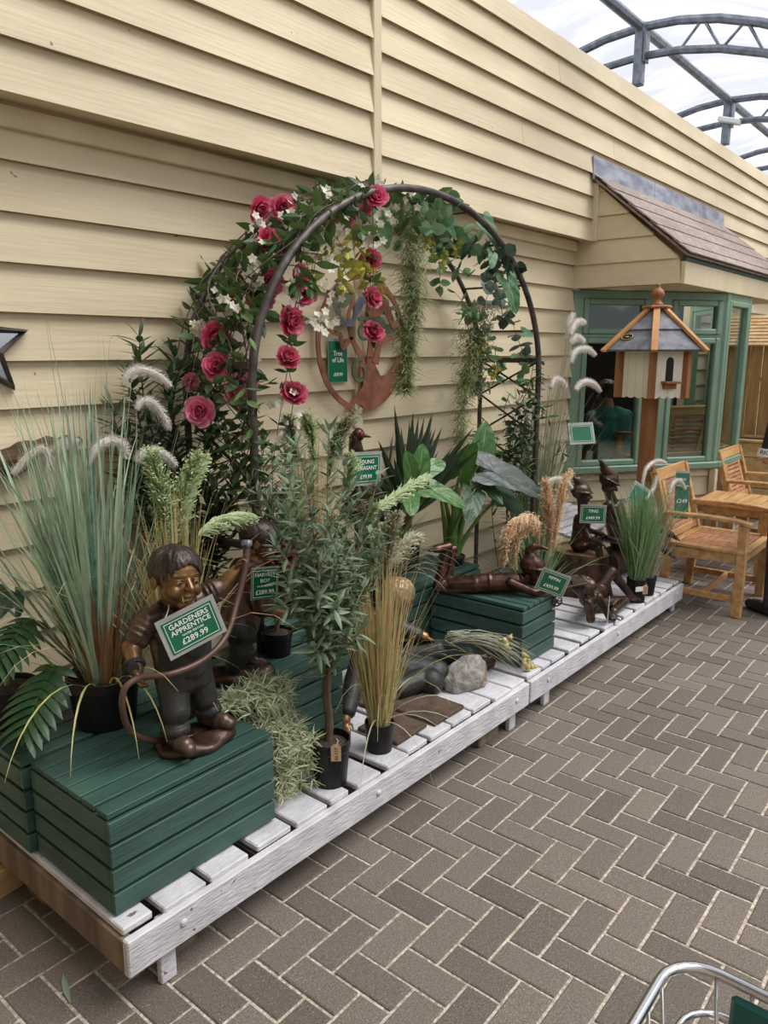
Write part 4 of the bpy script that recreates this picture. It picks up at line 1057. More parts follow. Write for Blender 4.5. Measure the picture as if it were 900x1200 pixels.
sh = MB(); sh.cone(sR, .05, sL, .05); sh.cone((1.765, 2.10, .88), .08, (1.715, 2.095, .74), .082); up_sleeve(sh, sR, eR, .05, .045, .9); up_sleeve(sh, sL, eL, .05, .045, .9)
remeshed(sh, .006, 5).build('shirt', M['bronze_shirt'], b2, smooth=True)
tr = MB(); tr.cone(hpR, .060, hpL, .060); chain(tr, [hpR, (1.675, 2.05, .64), (1.655, 2.06, .585)], [.052, .042, .038]); chain(tr, [hpL, (1.735, 2.115, .64), (1.74, 2.10, .585)], [.052, .042, .038])
remeshed(tr, .006, 5).build('trousers', M['bronze_cloth'], b2, smooth=True)
shoe(b2, (1.655, 2.055, .582), (.3, -1, 0), .085, M['bronze_dark'], .026); shoe(b2, (1.745, 2.09, .582), (.7, -.7, 0), .085, M['bronze_dark'], .026)
hr = MB(); hair_cap(hr, Hc, F2, (.25, -.1, 1), HH, 200, w=.385, fringe=.15, rr=.032, down=.05, seed=5); remeshed(hr, .003, 1).build('hair', M['bronze_hair'], b2, smooth=True)
m = MB(); m.tube([(1.875, 2.06, 1.0), (1.885, 2.05, .80), (1.87, 2.03, .74)], .012, 8); m.lathe([(0, 0), (.035, 0), (.045, .04), (.04, .042), (.03, .01), (0, .01)], (1.868, 2.03, .725), 14); m.build('spade', M['bronze_dark'], b2)
sign((1.718, 1.955, .905), (.088, -.03, -.006), (0, .01, 1), .098, .108, [('HARVEST', .30, .17), ('BOY', .10, .17), ('WATER FEATURE', -.08, .07), ('£289.99', -.28, .2)], 'small green price sign on the second bronze boy, half hidden by the hose', slv=.05)

# ---- seated boy leaning on one hand
zz = deckz(2.5)
b3 = thing('bronze_boy_statue', 'bronze boy statue with pale hair sitting on the pallet, leaning back on one hand', 'statue', (2.5, 2.0, zz), 'bronze boy statues')
Hc = V((2.565, 2.035, .618)); F3 = V((.9, .1, -.25)); HH = .175
sR, sL = V((2.36, 2.03, .505)), V((2.50, 2.15, .51)); pel = V((2.50, 2.10, zz + .085))
eR, wR = V((2.195, 1.965, .37)), V((2.065, 1.905, .262)); eL, wL = V((2.60, 2.06, .46)), V((2.675, 1.965, .418))
body = MB(); head_shape(body, Hc, F3, (.15, 0, 1), HH); body.cone(Hc + V((-.04, .01, -.05)), .04, (2.45, 2.10, .53), .045)
body.cone(sR, .045, sL, .045); body.cone((2.45, 2.09, .48), .072, pel, .075); chain(body, [sR, eR, wR], [.042, .034, .025]); chain(body, [sL, eL, wL], [.042, .034, .025])
hand_shape(body, wR, (-.45, -.55, -.35), (.1, 0, -1), .085, 1, .30, 1.1); hand_shape(body, wL, (.75, -.5, -.45), (-.3, -.1, -1), .085, -1, .45, 1.1)
remeshed(body, .0045, 3).build('body', M['bronze_skin'], b3, smooth=True)
sh = MB(); sh.cone(sR, .058, sL, .058); sh.cone((2.44, 2.09, .48), .09, pel, .095); chain(sh, [sR, eR, eR.lerp(wR, .75)], [.055, .046, .04]); chain(sh, [sL, eL, eL.lerp(wL, .7)], [.055, .046, .038])
remeshed(sh, .006, 5).build('shirt', M['bronze_cloth'], b3, smooth=True)
tr = MB(); tr.cone(pel, .10, pel + V((.06, -.03, -.005)), .085)
chain(tr, [(2.56, 2.10, .315), (2.73, 1.93, .335), (2.862, 1.85, .285)], [.078, .064, .052]); chain(tr, [(2.50, 2.03, .305), (2.625, 1.865, .285), (2.56, 1.84, .272)], [.078, .064, .06]); chain(tr, [(2.63, 1.86, .285), (2.42, 1.905, .272)], [.062, .05])
tr.ell((2.865, 1.848, .284), (.056, .056, .02), V((.8, -.55, -.2)).to_track_quat('Z', 'Y').to_matrix())
remeshed(tr, .006, 5).build('trousers', M['bronze_cloth'], b3, smooth=True)
bt = MB(); chain(bt, [(2.84, 1.86, .285), (2.925, 1.805, .262), (2.945, 1.79, .258)], [.046, .043, .042]); bt.cone((2.935, 1.795, .262), .04, (2.985, 1.77, .31), .03); 
bt2 = MB(); chain(bt2, [(2.44, 1.90, .268), (2.37, 1.93, .262)], [.045, .042]); bt2.cone((2.37, 1.93, .262), .04, (2.335, 1.90, .255), .03)
remeshed(bt, .006, 4).build('boot', M['bronze_dark'], b3, smooth=True); remeshed(bt2, .006, 4).build('boot', M['bronze_dark'], b3, smooth=True)
hr = MB(); hair_cap(hr, Hc, F3, (.15, 0, 1), HH, 230, w=.385, fringe=.1, rr=.034, down=.3, seed=8); remeshed(hr, .003, 1).build('hair', M['bronze_blond'], b3, smooth=True)

# ---- pixies: thin limbs, pointed caps
def foot_shape(mb, an, d, L, r, toes=True, n=(0, 0, 1)):
    an, d = V(an), V(d).normalized(); n = V(n); n = (n - d * n.dot(d)).normalized(); x = d.cross(n)
    mb.cone(an, r, an + d * (L * .55) - n * (r * .5), r * .8)
    if toes:
        for k in range(5):
            o = x * ((k - 2) * r * .42); p = an + d * (L * .5) - n * (r * .6) + o; mb.cone(p, r * .42, p + d * (L * (.48 - .06 * k)) - n * (r * .2), r * .26, 7)
# pixie lying on its front on the crate
zt = .514
p1 = thing('bronze_pixie_statue', 'reddish bronze pixie statue lying on its front on a green crate, feet in the air', 'statue', (3.22, 1.95, zt), 'bronze pixie statues')
Hc = V((3.30, 1.755, .635)); HH = .125; F = V((.55, -.83, -.12))
hip, che = V((3.135, 1.985, zt + .045)), V((3.245, 1.83, zt + .055))
body = MB(); head_shape(body, Hc, F, (.1, -.05, 1), HH, False, point_ears=True, nose=1.5)
body.cone(Hc + V((-.02, .03, -.04)), .026, che + V((.02, -.03, .015)), .034); body.cone(che, .05, hip, .045)
kn1, an1 = V((3.02, 2.135, zt + .028)), V((3.085, 2.125, .735)); kn2, an2 = V((3.10, 2.14, zt + .026)), V((3.16, 2.14, .705))
chain(body, [hip + V((-.02, 0, -.01)), kn1, an1], [.038, .030, .022]); chain(body, [hip + V((.025, .0, -.01)), kn2, an2], [.038, .030, .022])
foot_shape(body, an1, (-.70, .25, .12), .13, .026, n=(.2, 0, .9)); foot_shape(body, an2, (-.62, .35, .10), .12, .024, n=(.2, 0, .9))
for s, ex, wx in ((1, (3.40, 1.74, zt + .022), (3.43, 1.655, zt + .03)), (-1, (3.25, 1.72, zt + .022), (3.34, 1.655, zt + .03))):
    chain(body, [che + V((.05 * s, -.01, .01)), ex, wx], [.028, .021, .016]); hand_shape(body, wx, (.5, -.8, .2), (-s * .6, 0, .6), .065, s, .5)
remeshed(body, .0042, 3).build('body', M['bronze_brown'], p1, smooth=True)
cl = MB(); cl.cone(che, .056, hip, .053); chain(cl, [hip + V((-.02, 0, -.004)), hip.lerp(kn1, .62)], [.046, .042]); chain(cl, [hip + V((.025, 0, -.004)), hip.lerp(kn2, .62)], [.046, .042])
cl.ell(hip.lerp(che, .35), (.058, .058, .010), (che - hip).to_track_quat('Z', 'Y').to_matrix(), 18, 8)
remeshed(cl, .005, 4).build('tunic', M['bronze_brown'], p1, smooth=True)
cp_ = MB(); Rh = Matrix(frame(F, (.1, -.05, 1))); fF, fU, fR = frame(F, (.1, -.05, 1))
cp_.ell(Hc + fU * .022 - fF * .01, (.058, .066, .055), Matrix((fR, fF, fU)).transposed(), 18, 12); cp_.ell(Hc + fU * .012, (.064, .075, .014), Matrix((fR, fF, fU)).transposed(), 18, 8)
chain(cp_, [Hc + fU * .05 - fF * .02, Hc + fU * .09 - fF * .035, Hc + fU * .118 - fF * .02 + fR * .01, Hc + fU * .122 + fF * .02 + fR * .02, Hc + fU * .118 + fF * .05 + fR * .03], [.042, .026, .018, .012, .006])
remeshed(cp_, .004, 3).build('cap', M['bronze_brown'], p1, smooth=True)
bk = MB(); c = V((3.44, 1.615, zt + .032)); ux = V((.75, -.55, .12)).normalized()
for s in (-1, 1): bk.box(c + V((.0, 0, .012)) + V((.35, .5, .0)) * (.045 * s), (.135, .085, .010), Matrix((ux, V((.55, .75, .25 * s)).normalized(), ux.cross(V((.55, .75, .25 * s))).normalized())).transposed(), .002)
bk.build('book', M['bronze_dark'], p1)
m = MB(); c = V((3.37, 1.655, .475)); m.tube([c + V((.026 * math.cos(a) * .8, -.026 * math.cos(a) * .6, .026 * math.sin(a))) for a in np.linspace(0, 2 * PI, 20)[:-1]], .004, 6, closed=True)
for k in range(3): a = k * PI / 3; v = V((.024 * math.cos(a) * .8, -.024 * math.cos(a) * .6, .024 * math.sin(a))); m.tube([c - v, c + v], .003, 5)
m.tube([c + V((0, 0, .026)), (3.37, 1.665, .53)], .002, 5); m.build('medallion', M['bronze_dark'], p1)
sign((3.255, 1.625, .605), (.60, -.75, -.36), (.15, -.25, .93), .130, .098, [('PIPPIN', .22, .22), ('£439.99', -.22, .24)], 'green price sign propped against the pixie lying on the crate', slv=.12)

# elf reclining on the deck
zz = deckz(4.0)
p2 = thing('bronze_pixie_statue', 'bronze elf statue reclining on its side on the white pallet in front of the stump', 'statue', (4.05, 1.7, zz), 'bronze pixie statues')
Hc = V((3.80, 1.71, .42)); HH = .135; F = V((.35, -.85, -.35))
che, hip = V((3.91, 1.73, .335)), V((4.08, 1.775, .275))
body = MB(); head_shape(body, Hc, F, (-.25, 0, 1), HH, False, point_ears=True)
body.cone(Hc + V((.03, .01, -.04)), .028, che + V((-.02, 0, .03)), .036); body.cone(che, .055, hip, .052)
e1, w1 = V((3.80, 1.665, zz + .028)), V((3.77, 1.665, .36)); chain(body, [che + V((-.04, -.01, .02)), V((3.80, 1.66, .262)), w1], [.032, .027, .02])
hand_shape(body, w1, (.1, .05, 1), (.3, .9, 0), .07, 1, .3)
e2, w2 = V((3.95, 1.655, .30)), V((3.965, 1.625, zz + .03)); chain(body, [che + V((.02, -.05, .01)), e2, w2], [.03, .025, .02]); hand_shape(body, w2, (.5, -.7, -.15), (0, 0, -1), .075, -1, .12)
chain(body, [hip + V((0, .0, .02)), V((4.205, 1.725, .425)), V((4.36, 1.655, zz + .045))], [.046, .034, .022]); foot_shape(body, (4.36, 1.655, zz + .04), (.95, -.25, -.1), .11, .024)
chain(body, [hip + V((.0, -.03, -.02)), V((4.275, 1.665, zz + .035)), V((4.08, 1.645, zz + .03))], [.046, .034, .024]); foot_shape(body, (4.08, 1.645, zz + .028), (-.9, -.25, 0), .10, .024)
remeshed(body, .0045, 3).build('body', M['bronze_dark'], p2, smooth=True)
hr = MB(); hair_cap(hr, Hc, F, (-.25, 0, 1), HH, 120, w=.34, fringe=.1, rr=.06, down=.5, seed=11); remeshed(hr, .0042, 1).build('hair', M['bronze_dark'], p2, smooth=True)
cs = MB(); cs.ell(hip, (.062, .062, .05), (hip - che).to_track_quat('Z', 'Y').to_matrix()); cs.cone(hip + V((0, 0, .01)), .056, hip.lerp(V((4.205, 1.725, .425)), .35), .05); remeshed(cs, .005, 3).build('loincloth', M['bronze_brown'], p2, smooth=True)
sg = thing('price_sign', 'green leaf-shaped sign leaning on the reclining bronze elf', 'price sign', (3.93, 1.60, .24), 'green price signs')
m = MB(); c = V((3.895, 1.605, .30)); m.prism([(-.02, .085), (.03, .05), (.045, 0), (.035, -.06), (.01, -.09), (-.02, -.04), (-.03, .03)], c, V((.85, .35, -.3)).normalized(), V((-.2, -.1, 1)).normalized(), .003); m.build('panel', M['sign_green'], sg)
m = MB(); m.tube([c + V((.85, .35, -.3)).normalized() * a + V((-.2, -.1, 1)).normalized() * b + V((.2, -.6, 0)) * .004 for a, b in [(-.02, .085), (.03, .05), (.045, 0), (.035, -.06), (.01, -.09), (-.02, -.04), (-.03, .03)]], .0025, 5, closed=True); m.build('border_line', M['sign_white'], sg)

def sitting_pixie(root, pel, che, Hc, F, HH, knees, ankles, feet, elbows, wrists, hat, m, rr=1.):
    body = MB(); pel, che, Hc = V(pel), V(che), V(Hc); F = V(F)
    head_shape(body, Hc, F, (0, 0, 1), HH, False, point_ears=True, nose=1.5); body.cone(Hc + V((0, 0, -.04)), .024 * rr, che + V((0, 0, .03)), .03 * rr)
    body.cone(che, .048 * rr, pel, .05 * rr); f, u, r = frame(F * V((1, 1, 0)), (0, 0, 1))
    for s, k, a, ft, e, w_ in zip((-1, 1), knees, ankles, feet, elbows, wrists):
        chain(body, [pel + r * (.03 * s), V(k), V(a)], [.036 * rr, .026 * rr, .018 * rr]); foot_shape(body, a, ft, .085, .017)
        sp = che + r * (.055 * s) + V((0, 0, .015)); chain(body, [sp, V(e), V(w_)], [.024 * rr, .02 * rr, .015 * rr]); hand_shape(body, w_, V(w_) - V(e), (0, 0, -1), .06, s, .5)
    remeshed(body, .0042, 3).build('body', m, root, smooth=True)
    tn = MB(); tn.cone(che, .056 * rr, pel, .064 * rr); tn.ell(pel, (.075 * rr, .075 * rr, .03)); remeshed(tn, .005, 3).build('tunic', M['bronze_brown'], root, smooth=True)
    c2 = MB(); f, u, r = frame(F, (0, 0, 1)); c2.ell(Hc + u * (.17 * HH) - f * (.06 * HH), (.40 * HH, .5 * HH, .36 * HH), Matrix((r, f, u)).transposed()); c2.ell(Hc + u * (.13 * HH), (.47 * HH, .58 * HH, .08 * HH), Matrix((r, f, u)).transposed())
    chain(c2, [Hc + u * (.35 * HH)] + [Hc + V(p) for p in hat], [.3 * HH, .2 * HH, .1 * HH, .03 * HH][:len(hat) + 1]); remeshed(c2, .004, 3).build('cap', m, root, smooth=True)
zs = deckz(4.43) + .264
p3 = thing('bronze_pixie_statue', 'dark bronze pixie statue sitting on the tree stump with one leg hanging down', 'statue', (4.36, 2.0, zs), 'bronze pixie statues')
sitting_pixie(p3, (4.375, 2.01, zs + .055), (4.36, 2.0, zs + .20), (4.30, 1.985, .845), (.75, -.6, -.1), .13,
    [(4.36, 1.885, zs + .05), (4.55, 1.94, zs + .07)], [(4.375, 1.845, .385), (4.67, 1.86, zs + .03)], [(.5, -.5, -.5), (.8, -.5, -.1)], [(4.30, 1.92, zs + .12), (4.45, 2.0, zs + .13)], [(4.36, 1.87, zs + .08), (4.52, 1.93, zs + .10)],
    [(-.02, .02, .085), (-.04, .03, .10)], M['bronze_dark'])
sign((4.215, 1.865, .752), (.636, -.772, -.03), (.1, -.1, .98), .140, .098, [('TING', .2, .26), ('£449.99', -.22, .26)], 'green price sign on the pixie sitting on the stump', slv=.1)
# crouching pixie behind the green grass, on a dark log
lg = thing('log', 'dark log under the crouching pixie, behind the green grass pot', 'log', (4.95, 1.98, deckz(4.95)))
m = MB(); z = deckz(4.95); m.tube([(4.80, 2.02, z + .10), (4.95, 2.0, z + .10), (5.05, 1.985, z + .10)], [.10, .105, .10], 18); m.build('bark', M['bark'], lg, smooth=False)
p4 = thing('bronze_pixie_statue', 'dark bronze pixie statue in a pointed cap leaning forward, behind the green grass', 'statue', (4.85, 1.95, .40), 'bronze pixie statues')
sitting_pixie(p4, (4.88, 1.95, .46), (4.66, 1.93, .70), (4.50, 1.905, .90), (.55, -.75, -.5), .135,
    [(4.975, 1.79, .57), (4.90, 1.79, .50)], [(5.03, 1.675, .505), (4.97, 1.67, .40)], [(.5, -.7, -.35), (.4, -.7, -.4)], [(4.42, 1.86, .78), (4.62, 1.84, .64)], [(4.50, 1.84, .66), (4.60, 1.80, .58)],
    [(-.05, .01, .09), (-.10, .01, .14), (-.14, .01, .155)], M['bronze_dark'], 1.35)
sign((4.60, 1.745, .822), (.52, -.63, -.55), (.45, .05, .9), .120, .125, [], 'green price sign on the crouching pixie, tilted and catching the light', slv=.1)
sign((4.59, 2.14, 1.182), (.636, -.772, .05), (.35, .25, .75), .135, .115, [], 'green price sign lost among the grasses left of the bird house', slv=.2)
# label hanging from the chair back
sg = sign((5.27, 1.70, .735), (.636, -.772, -.05), (.05, .25, 1), .095, .31, [('OLD', .36, .075), ('TEAK CHAIR', .22, .05), ('£249', -.12, .12), ('each', -.38, .06)], 'tall green price tag hanging from the back of the nearest teak armchair', border=False, slv=.04)
sg = sign((2.885, TY + .020, 1.65), (1, 0, 0), (0, 0, 1), .135, .20, [('Tree', .20, .17), ('of Life', .04, .17), ('£69.99', -.32, .12)], 'dark green price tag hanging inside the round tree wall art', border=False, slv=.05)
# pheasant statue
ph = thing('pheasant_statue', 'dark pheasant statue standing behind the grasses by the wall', 'statue', (2.78, 2.46, .52))
m = MB(); chain(m, [(2.80, 2.46, .95), (2.81, 2.46, 1.02), (2.79, 2.46, 1.14), (2.755, 2.45, 1.26), (2.75, 2.445, 1.29)], [.10, .10, .055, .034, .032]); m.cone((2.83, 2.47, .95), .085, (3.02, 2.50, .84), .02); remeshed(m, .006, 4).build('body', M['bronze_dark'], ph, smooth=True)
m = MB(); m.ell((2.76, 2.435, 1.305), (.034, .032, .034)); m.cone((2.775, 2.415, 1.302), .012, (2.80, 2.39, 1.294), .004); remeshed(m, .003, 2).build('head', M['bronze_dark'], ph, smooth=True)
m = MB()
for s in (-1, 1): m.ell((2.765 + s * .016, 2.418 + s * .016, 1.308), (.014, .010, .016))
m.build('wattle', M['wattle'], ph, smooth=True)
m = MB()
for s in (-.03, .03): m.tube([(2.80 + s, 2.46, .90), (2.80 + s, 2.455, .54)], .011, 7)
m.lathe([(0, 0), (.09, 0), (.085, .022), (0, .024)], (2.80, 2.46, .521), 18); m.build('leg', M['bronze_dark'], ph)
sign((2.76, 2.385, 1.145), (.19, -.03, -.01), (.02, 0, 1), .17, .135, [('YOUNG', .26, .2), ('PHEASANT', .04, .2), ('£49.99', -.27, .2)], 'green price sign hanging round the neck of the pheasant statue', slv=.14)
# ---------------------------------------------------------------- plant makers
Z = V((0, 0, 1)); KEEP_CLEAR = True
def rdir(lo=-1., hi=1.):
    z = U(lo, hi); a = U(0, 2 * PI); r = math.sqrt(max(0, 1 - z * z)); return V((r * math.cos(a), r * math.sin(a), z))
def pot(root, c, rt_, h, m=None, taper=.82, soil=True, rim=True, name='pot'):
    c = V(c); rb = rt_ * taper; p = MB()
    prof = [(0, 0), (rb, 0), (rb + (rt_ - rb) * .78, h * .78)]
    prof += ([(rt_ * .985, h * .80), (rt_, h * .81), (rt_ * 1.01, h * .99)] if rim else [(rt_, h * .985)])
    prof += [(rt_ * .99, h), (rt_ * .94, h), (rt_ * .90, h * .86), (0, h * .85)]
    p.lathe(prof, c, 28); o = p.build(name, m or M['pot'], root, smooth=False)
    if soil:
        s = MB(); s.lathe([(0, 0), (rt_ * .90, 0), (rt_ * .5, .008), (0, .012)], c + V((0, 0, h * .86)), 20); s.build('soil', M['soil'], root)
    return o
def blade(mb, b, az, lean, bend, L, w, n=8, tint=None, wob=.0, p=2.0, fold=.25):
    """grass blade: starts at b leaning 'lean' from vertical towards azimuth az and arching by 'bend'"""
    pts = [V(b)]; h = V((math.cos(az), math.sin(az), 0)); q = V(b); ds = L / (n - 1)
    for i in range(1, n):
        t = i / (n - 1); th = lean + bend * t ** p + wob * math.sin(5 * t + az * 3)
        q = q + (Z * math.cos(th) + h * math.sin(th)) * ds; pts.append(q.copy())
    side = V((-h.y, h.x, 0)); side = (side * math.cos(U(-1, 1)) + h * U(-.7, .7))
    ws = [w * (.75 + .25 * min(1, 4 * t)) * (1 - max(0, (t - .45) / .55) ** 1.4) + .0003 for t in [i / (n - 1) for i in range(n)]]
    mb.ribbon(pts, ws, side, U(0, 1) if tint is None else tint, fold)
    return pts
def grass(mb, c, n, L, lean, bend, w, r0=.04, az=None, tint=None, p=2.0, clear=None):
    for _ in range(n):
        a = U(0, 2 * PI) if az is None else U(*az); r = r0 * math.sqrt(random.random())
        if clear and abs((a - clear + PI) % (2 * PI) - PI) < .9: a = a + PI
        blade(mb, V(c) + V((r * math.cos(a), r * math.sin(a), 0)), a + U(-.5, .5), abs(random.gauss(0, lean)), U(*bend), U(*L), U(*w), tint=tint, p=p, wob=.05)
def leaf_(mb, b, d, nrm, L, Wd, curl=.3, fold=.25, tint=None, n=6, sharp=1.0, stem=0.):
    b, d = V(b), V(d).normalized(); nrm = V(nrm); nrm = (nrm - d * nrm.dot(d))
    nrm = nrm.normalized() if nrm.length > 1e-4 else d.orthogonal().normalized(); side = d.cross(nrm)
    pts = []; ws = []
    for i in range(n):
        t = i / (n - 1); pts.append(b + d * (stem + L * t * (1 - .12 * curl * t)) - nrm * (curl * L * .5 * t * t))
        ws.append(Wd * max(.03, math.sin(PI * min(1, t ** .8 * .97 + .03)) ** sharp))
    mb.ribbon(pts, ws, side, U(0, 1) if tint is None else tint, fold)
def leafy_stem(fo, st, pts, rs, L, Wd, step, up=.6, curl=.35, start=.15, whorl=2, fold=.25, sharp=1., n=5, jit=.35):
    """stem along pts with leaves alternating around it"""
    S = spline(pts, 6); st.tube(S, [rs[0] + (rs[1] - rs[0]) * i / (len(S) - 1) for i in range(len(S))], 6)
    tot = sum((b - a).length for a, b in zip(S, S[1:])); acc = 0; nxt = tot * start; k = 0; ga = U(0, 6)
    for a, b in zip(S, S[1:]):
        l = (b - a).length
        while nxt <= acc + l:
            p = a.lerp(b, (nxt - acc) / l); t = (b - a).normalized()
            for q in range(whorl):
                ga += 2.4; o = t.orthogonal().normalized(); o = Matrix.Rotation(ga, 3, t) @ o
                d = (t * (up + U(-jit, jit)) + o * (1 + U(-jit, jit)) + Z * U(-.2, .2)).normalized()
                leaf_(fo, p, d, (t + Z * .6), U(*L), U(*Wd), curl + U(-.2, .25), fold, n=n, sharp=sharp)
            nxt += step * U(.8, 1.2)
        acc += l
    d = (S[-1] - S[-2]).normalized()
    for q in range(3): leaf_(fo, S[-1], (d + rdir() * .5), Z, U(*L) * .8, U(*Wd) * .8, curl, fold, n=n)
def foxtail(root, pts, m, r=.011, L=.016, n=420, core=.35, name='plume'):
    S = spline(pts, 8); k = len(S); mb = MB()
    env = lambda t: r * (.35 + .65 * math.sin(PI * min(1, .12 + t * .84)) ** .6)
    mb.tube(S, [env(i / (k - 1)) * core + .0008 for i in range(k)], 7, tint=.3)
    for _ in range(n):
        t = random.random(); x = t * (k - 1.001); i = int(x); p = S[i].lerp(S[i + 1], x - i); T = (S[i + 1] - S[i]).normalized()
        o = Matrix.Rotation(U(0, 2 * PI), 3, T) @ T.orthogonal().normalized(); d = (o * U(.7, 1.) + T * U(.2, .9)).normalized()
        l = L * (env(t) / r) * U(.6, 1.2); q = p + o * (env(t) * core)
        mb.ribbon([q, q + d * (l * .6), q + d * l - Z * (l * .12)], [.0007, .0006, .0003], o.cross(T), U(0, .6))
    return mb.build(name, m, root)
def pampas(root, pts, m, Wd=.03, L=.09, n=260, droop=.5, w=.0016, name='plume', side_bias=None, fine=5):
    """feathery plume: fine drooping branches, each with short hairs"""
    S = spline(pts, 8); k = len(S); mb = MB(); mb.tube(S, [.0022] * k, 5, tint=.9)
    for _ in range(n):
        t = random.random() ** .9; x = t * (k - 1.001); i = int(x); p = S[i].lerp(S[i + 1], x - i); T = (S[i + 1] - S[i]).normalized()
        o = Matrix.Rotation(U(0, 2 * PI), 3, T) @ T.orthogonal().normalized()
        if side_bias is not None: o = (o + V(side_bias) * U(.2, 1.)).normalized()
        env = .45 + .55 * math.sin(PI * min(1, .15 + .8 * t)); l = L * env * U(.5, 1.1); ww = Wd / L
        a = p; P = [a.copy()]; d = (T + o * (ww * U(.4, 1.6))).normalized(); tint = U(0, .7)
        for j in range(4):
            d = (d - Z * (droop * .22) + rdir() * .06).normalized(); a = a + d * (l / 4); P.append(a.copy())
        sd = d.orthogonal(); mb.ribbon(P, [w * .6, w, w, w * .8, w * .3], sd, tint)
        for j in range(fine):
            b = P[1 + j % 4] + rdir() * .001; e = (d + rdir() * .9).normalized(); h = l * .16
            mb.ribbon([b, b + e * h * .5, b + e * h], [w * .5, w * .8, w * .2], e.orthogonal(), tint)
    return mb.build(name, m, root)
def heart_leaf(mb, p, d, nrm, L, wide=1., droop=.3, fold=.18, tint=None, veins=True):
    p, d = V(p), V(d).normalized(); nrm = V(nrm); nrm = (nrm - d * nrm.dot(d)).normalized(); x = d.cross(nrm); tint = U(0, .35) if tint is None else tint
    def pos(a, k):
        aa = abs(a); r = L * (.36 + .64 * math.exp(-(aa / .52) ** 1.5) + .20 * math.exp(-((aa - 2.4) / .5) ** 2)) * (1 - .85 * math.exp(-((PI - aa) / .24) ** 2)) * .74
        u, v = r * k * math.cos(a), r * k * math.sin(a) * wide
        h = fold * abs(v) - droop * (u / L) ** 2 * L - .25 * droop * abs(v) * abs(v) / L + .008 * L * math.sin(abs(v) / L * 26 - u / L * 14)
        return p + d * u + x * v + nrm * h
    na, nk = 44, 6; vs = [p]; fs = []
    for k in range(1, nk + 1):
        for j in range(na): vs.append(pos(-PI + 2 * PI * j / na, k / nk))
    for j in range(na):
        j2 = (j + 1) % na; fs.append((0, 1 + j, 1 + j2))
        for k in range(nk - 1): a = 1 + k * na; fs.append((a + j, a + na + j, a + na + j2, a + j2))
    mb.add(vs, fs, tint)
    if veins:
        for a in (0, .42, -.42, .85, -.85, 1.4, -1.4, 2.0, -2.0, 2.55, -2.55):
            P = [pos(a * (1 - .25 * (1 - k) * (abs(a) < 2)), k) + nrm * .0012 for k in (.02, .25, .5, .75, .97)]
            w = L * (.011 if a == 0 else .005); mb.ribbon(P, [w, w * .9, w * .7, w * .5, w * .2], x if abs(a) < .7 else d, 1.)
def monstera_leaf(mb, p, d, nrm, L, tint=.2):
    p, d = V(p), V(d).normalized(); nrm = V(nrm); nrm = (nrm - d * nrm.dot(d)).normalized(); x = d.cross(nrm)
    mid = lambda t: p + d * (L * t) - nrm * (L * .28 * t * t)
    mb.ribbon([mid(t) for t in np.linspace(0, 1, 8)], [L * .06, L * .19, L * .20, L * .18, L * .15, L * .115, L * .07, L * .004], x, tint, .15)
    mb.ribbon([mid(t) + nrm * .002 for t in np.linspace(0, .97, 8)], [L * .008] * 7 + [L * .002], x, 1.)
    for k in range(8):
        t = .02 + .11 * k; reach = L * (.46 * math.sin(PI * (.22 + .66 * t)) + .02); fwd = .15 + 1.0 * t
        for s in (-1, 1):
            dd = (x * s + d * (fwd - .35 * (k == 0))).normalized(); P = []; b = mid(t + .02)
            for q in range(6):
                u = q / 5; P.append(b + dd * (reach * u) + d * (L * .08 * u * u) - nrm * (L * .13 * u * u) + nrm * (.03 * L * u))
            wd = L * .070; mb.ribbon(P, [wd * 1.05, wd * .8, wd * .86, wd * .8, wd * .55, wd * .05], d, tint + U(-.1, .2), .1)
def hanging(mb, pts, r, n, L, w=.0011, tint=None):
    S = spline(pts, 8); k = len(S)
    for _ in range(n):
        t = random.random() ** .8; x = t * (k - 1.001); i = int(x); p = S[i].lerp(S[i + 1], x - i); rr = r * (1 - .65 * t)
        p = p + V((random.gauss(0, rr * .5), random.gauss(0, rr * .5), U(-.02, .02))); d = (V((U(-.7, .7), U(-.7, .7), -1)) + rdir() * .5).normalized(); P = [p]
        l = U(*L)
        for j in range(4): d = (d + rdir() * .55).normalized(); p = p + d * (l / 4); P.append(p)
        mb.ribbon(P, [w, w, w, w * .8, w * .3], d.orthogonal(), U(0, 1) if tint is None else tint)
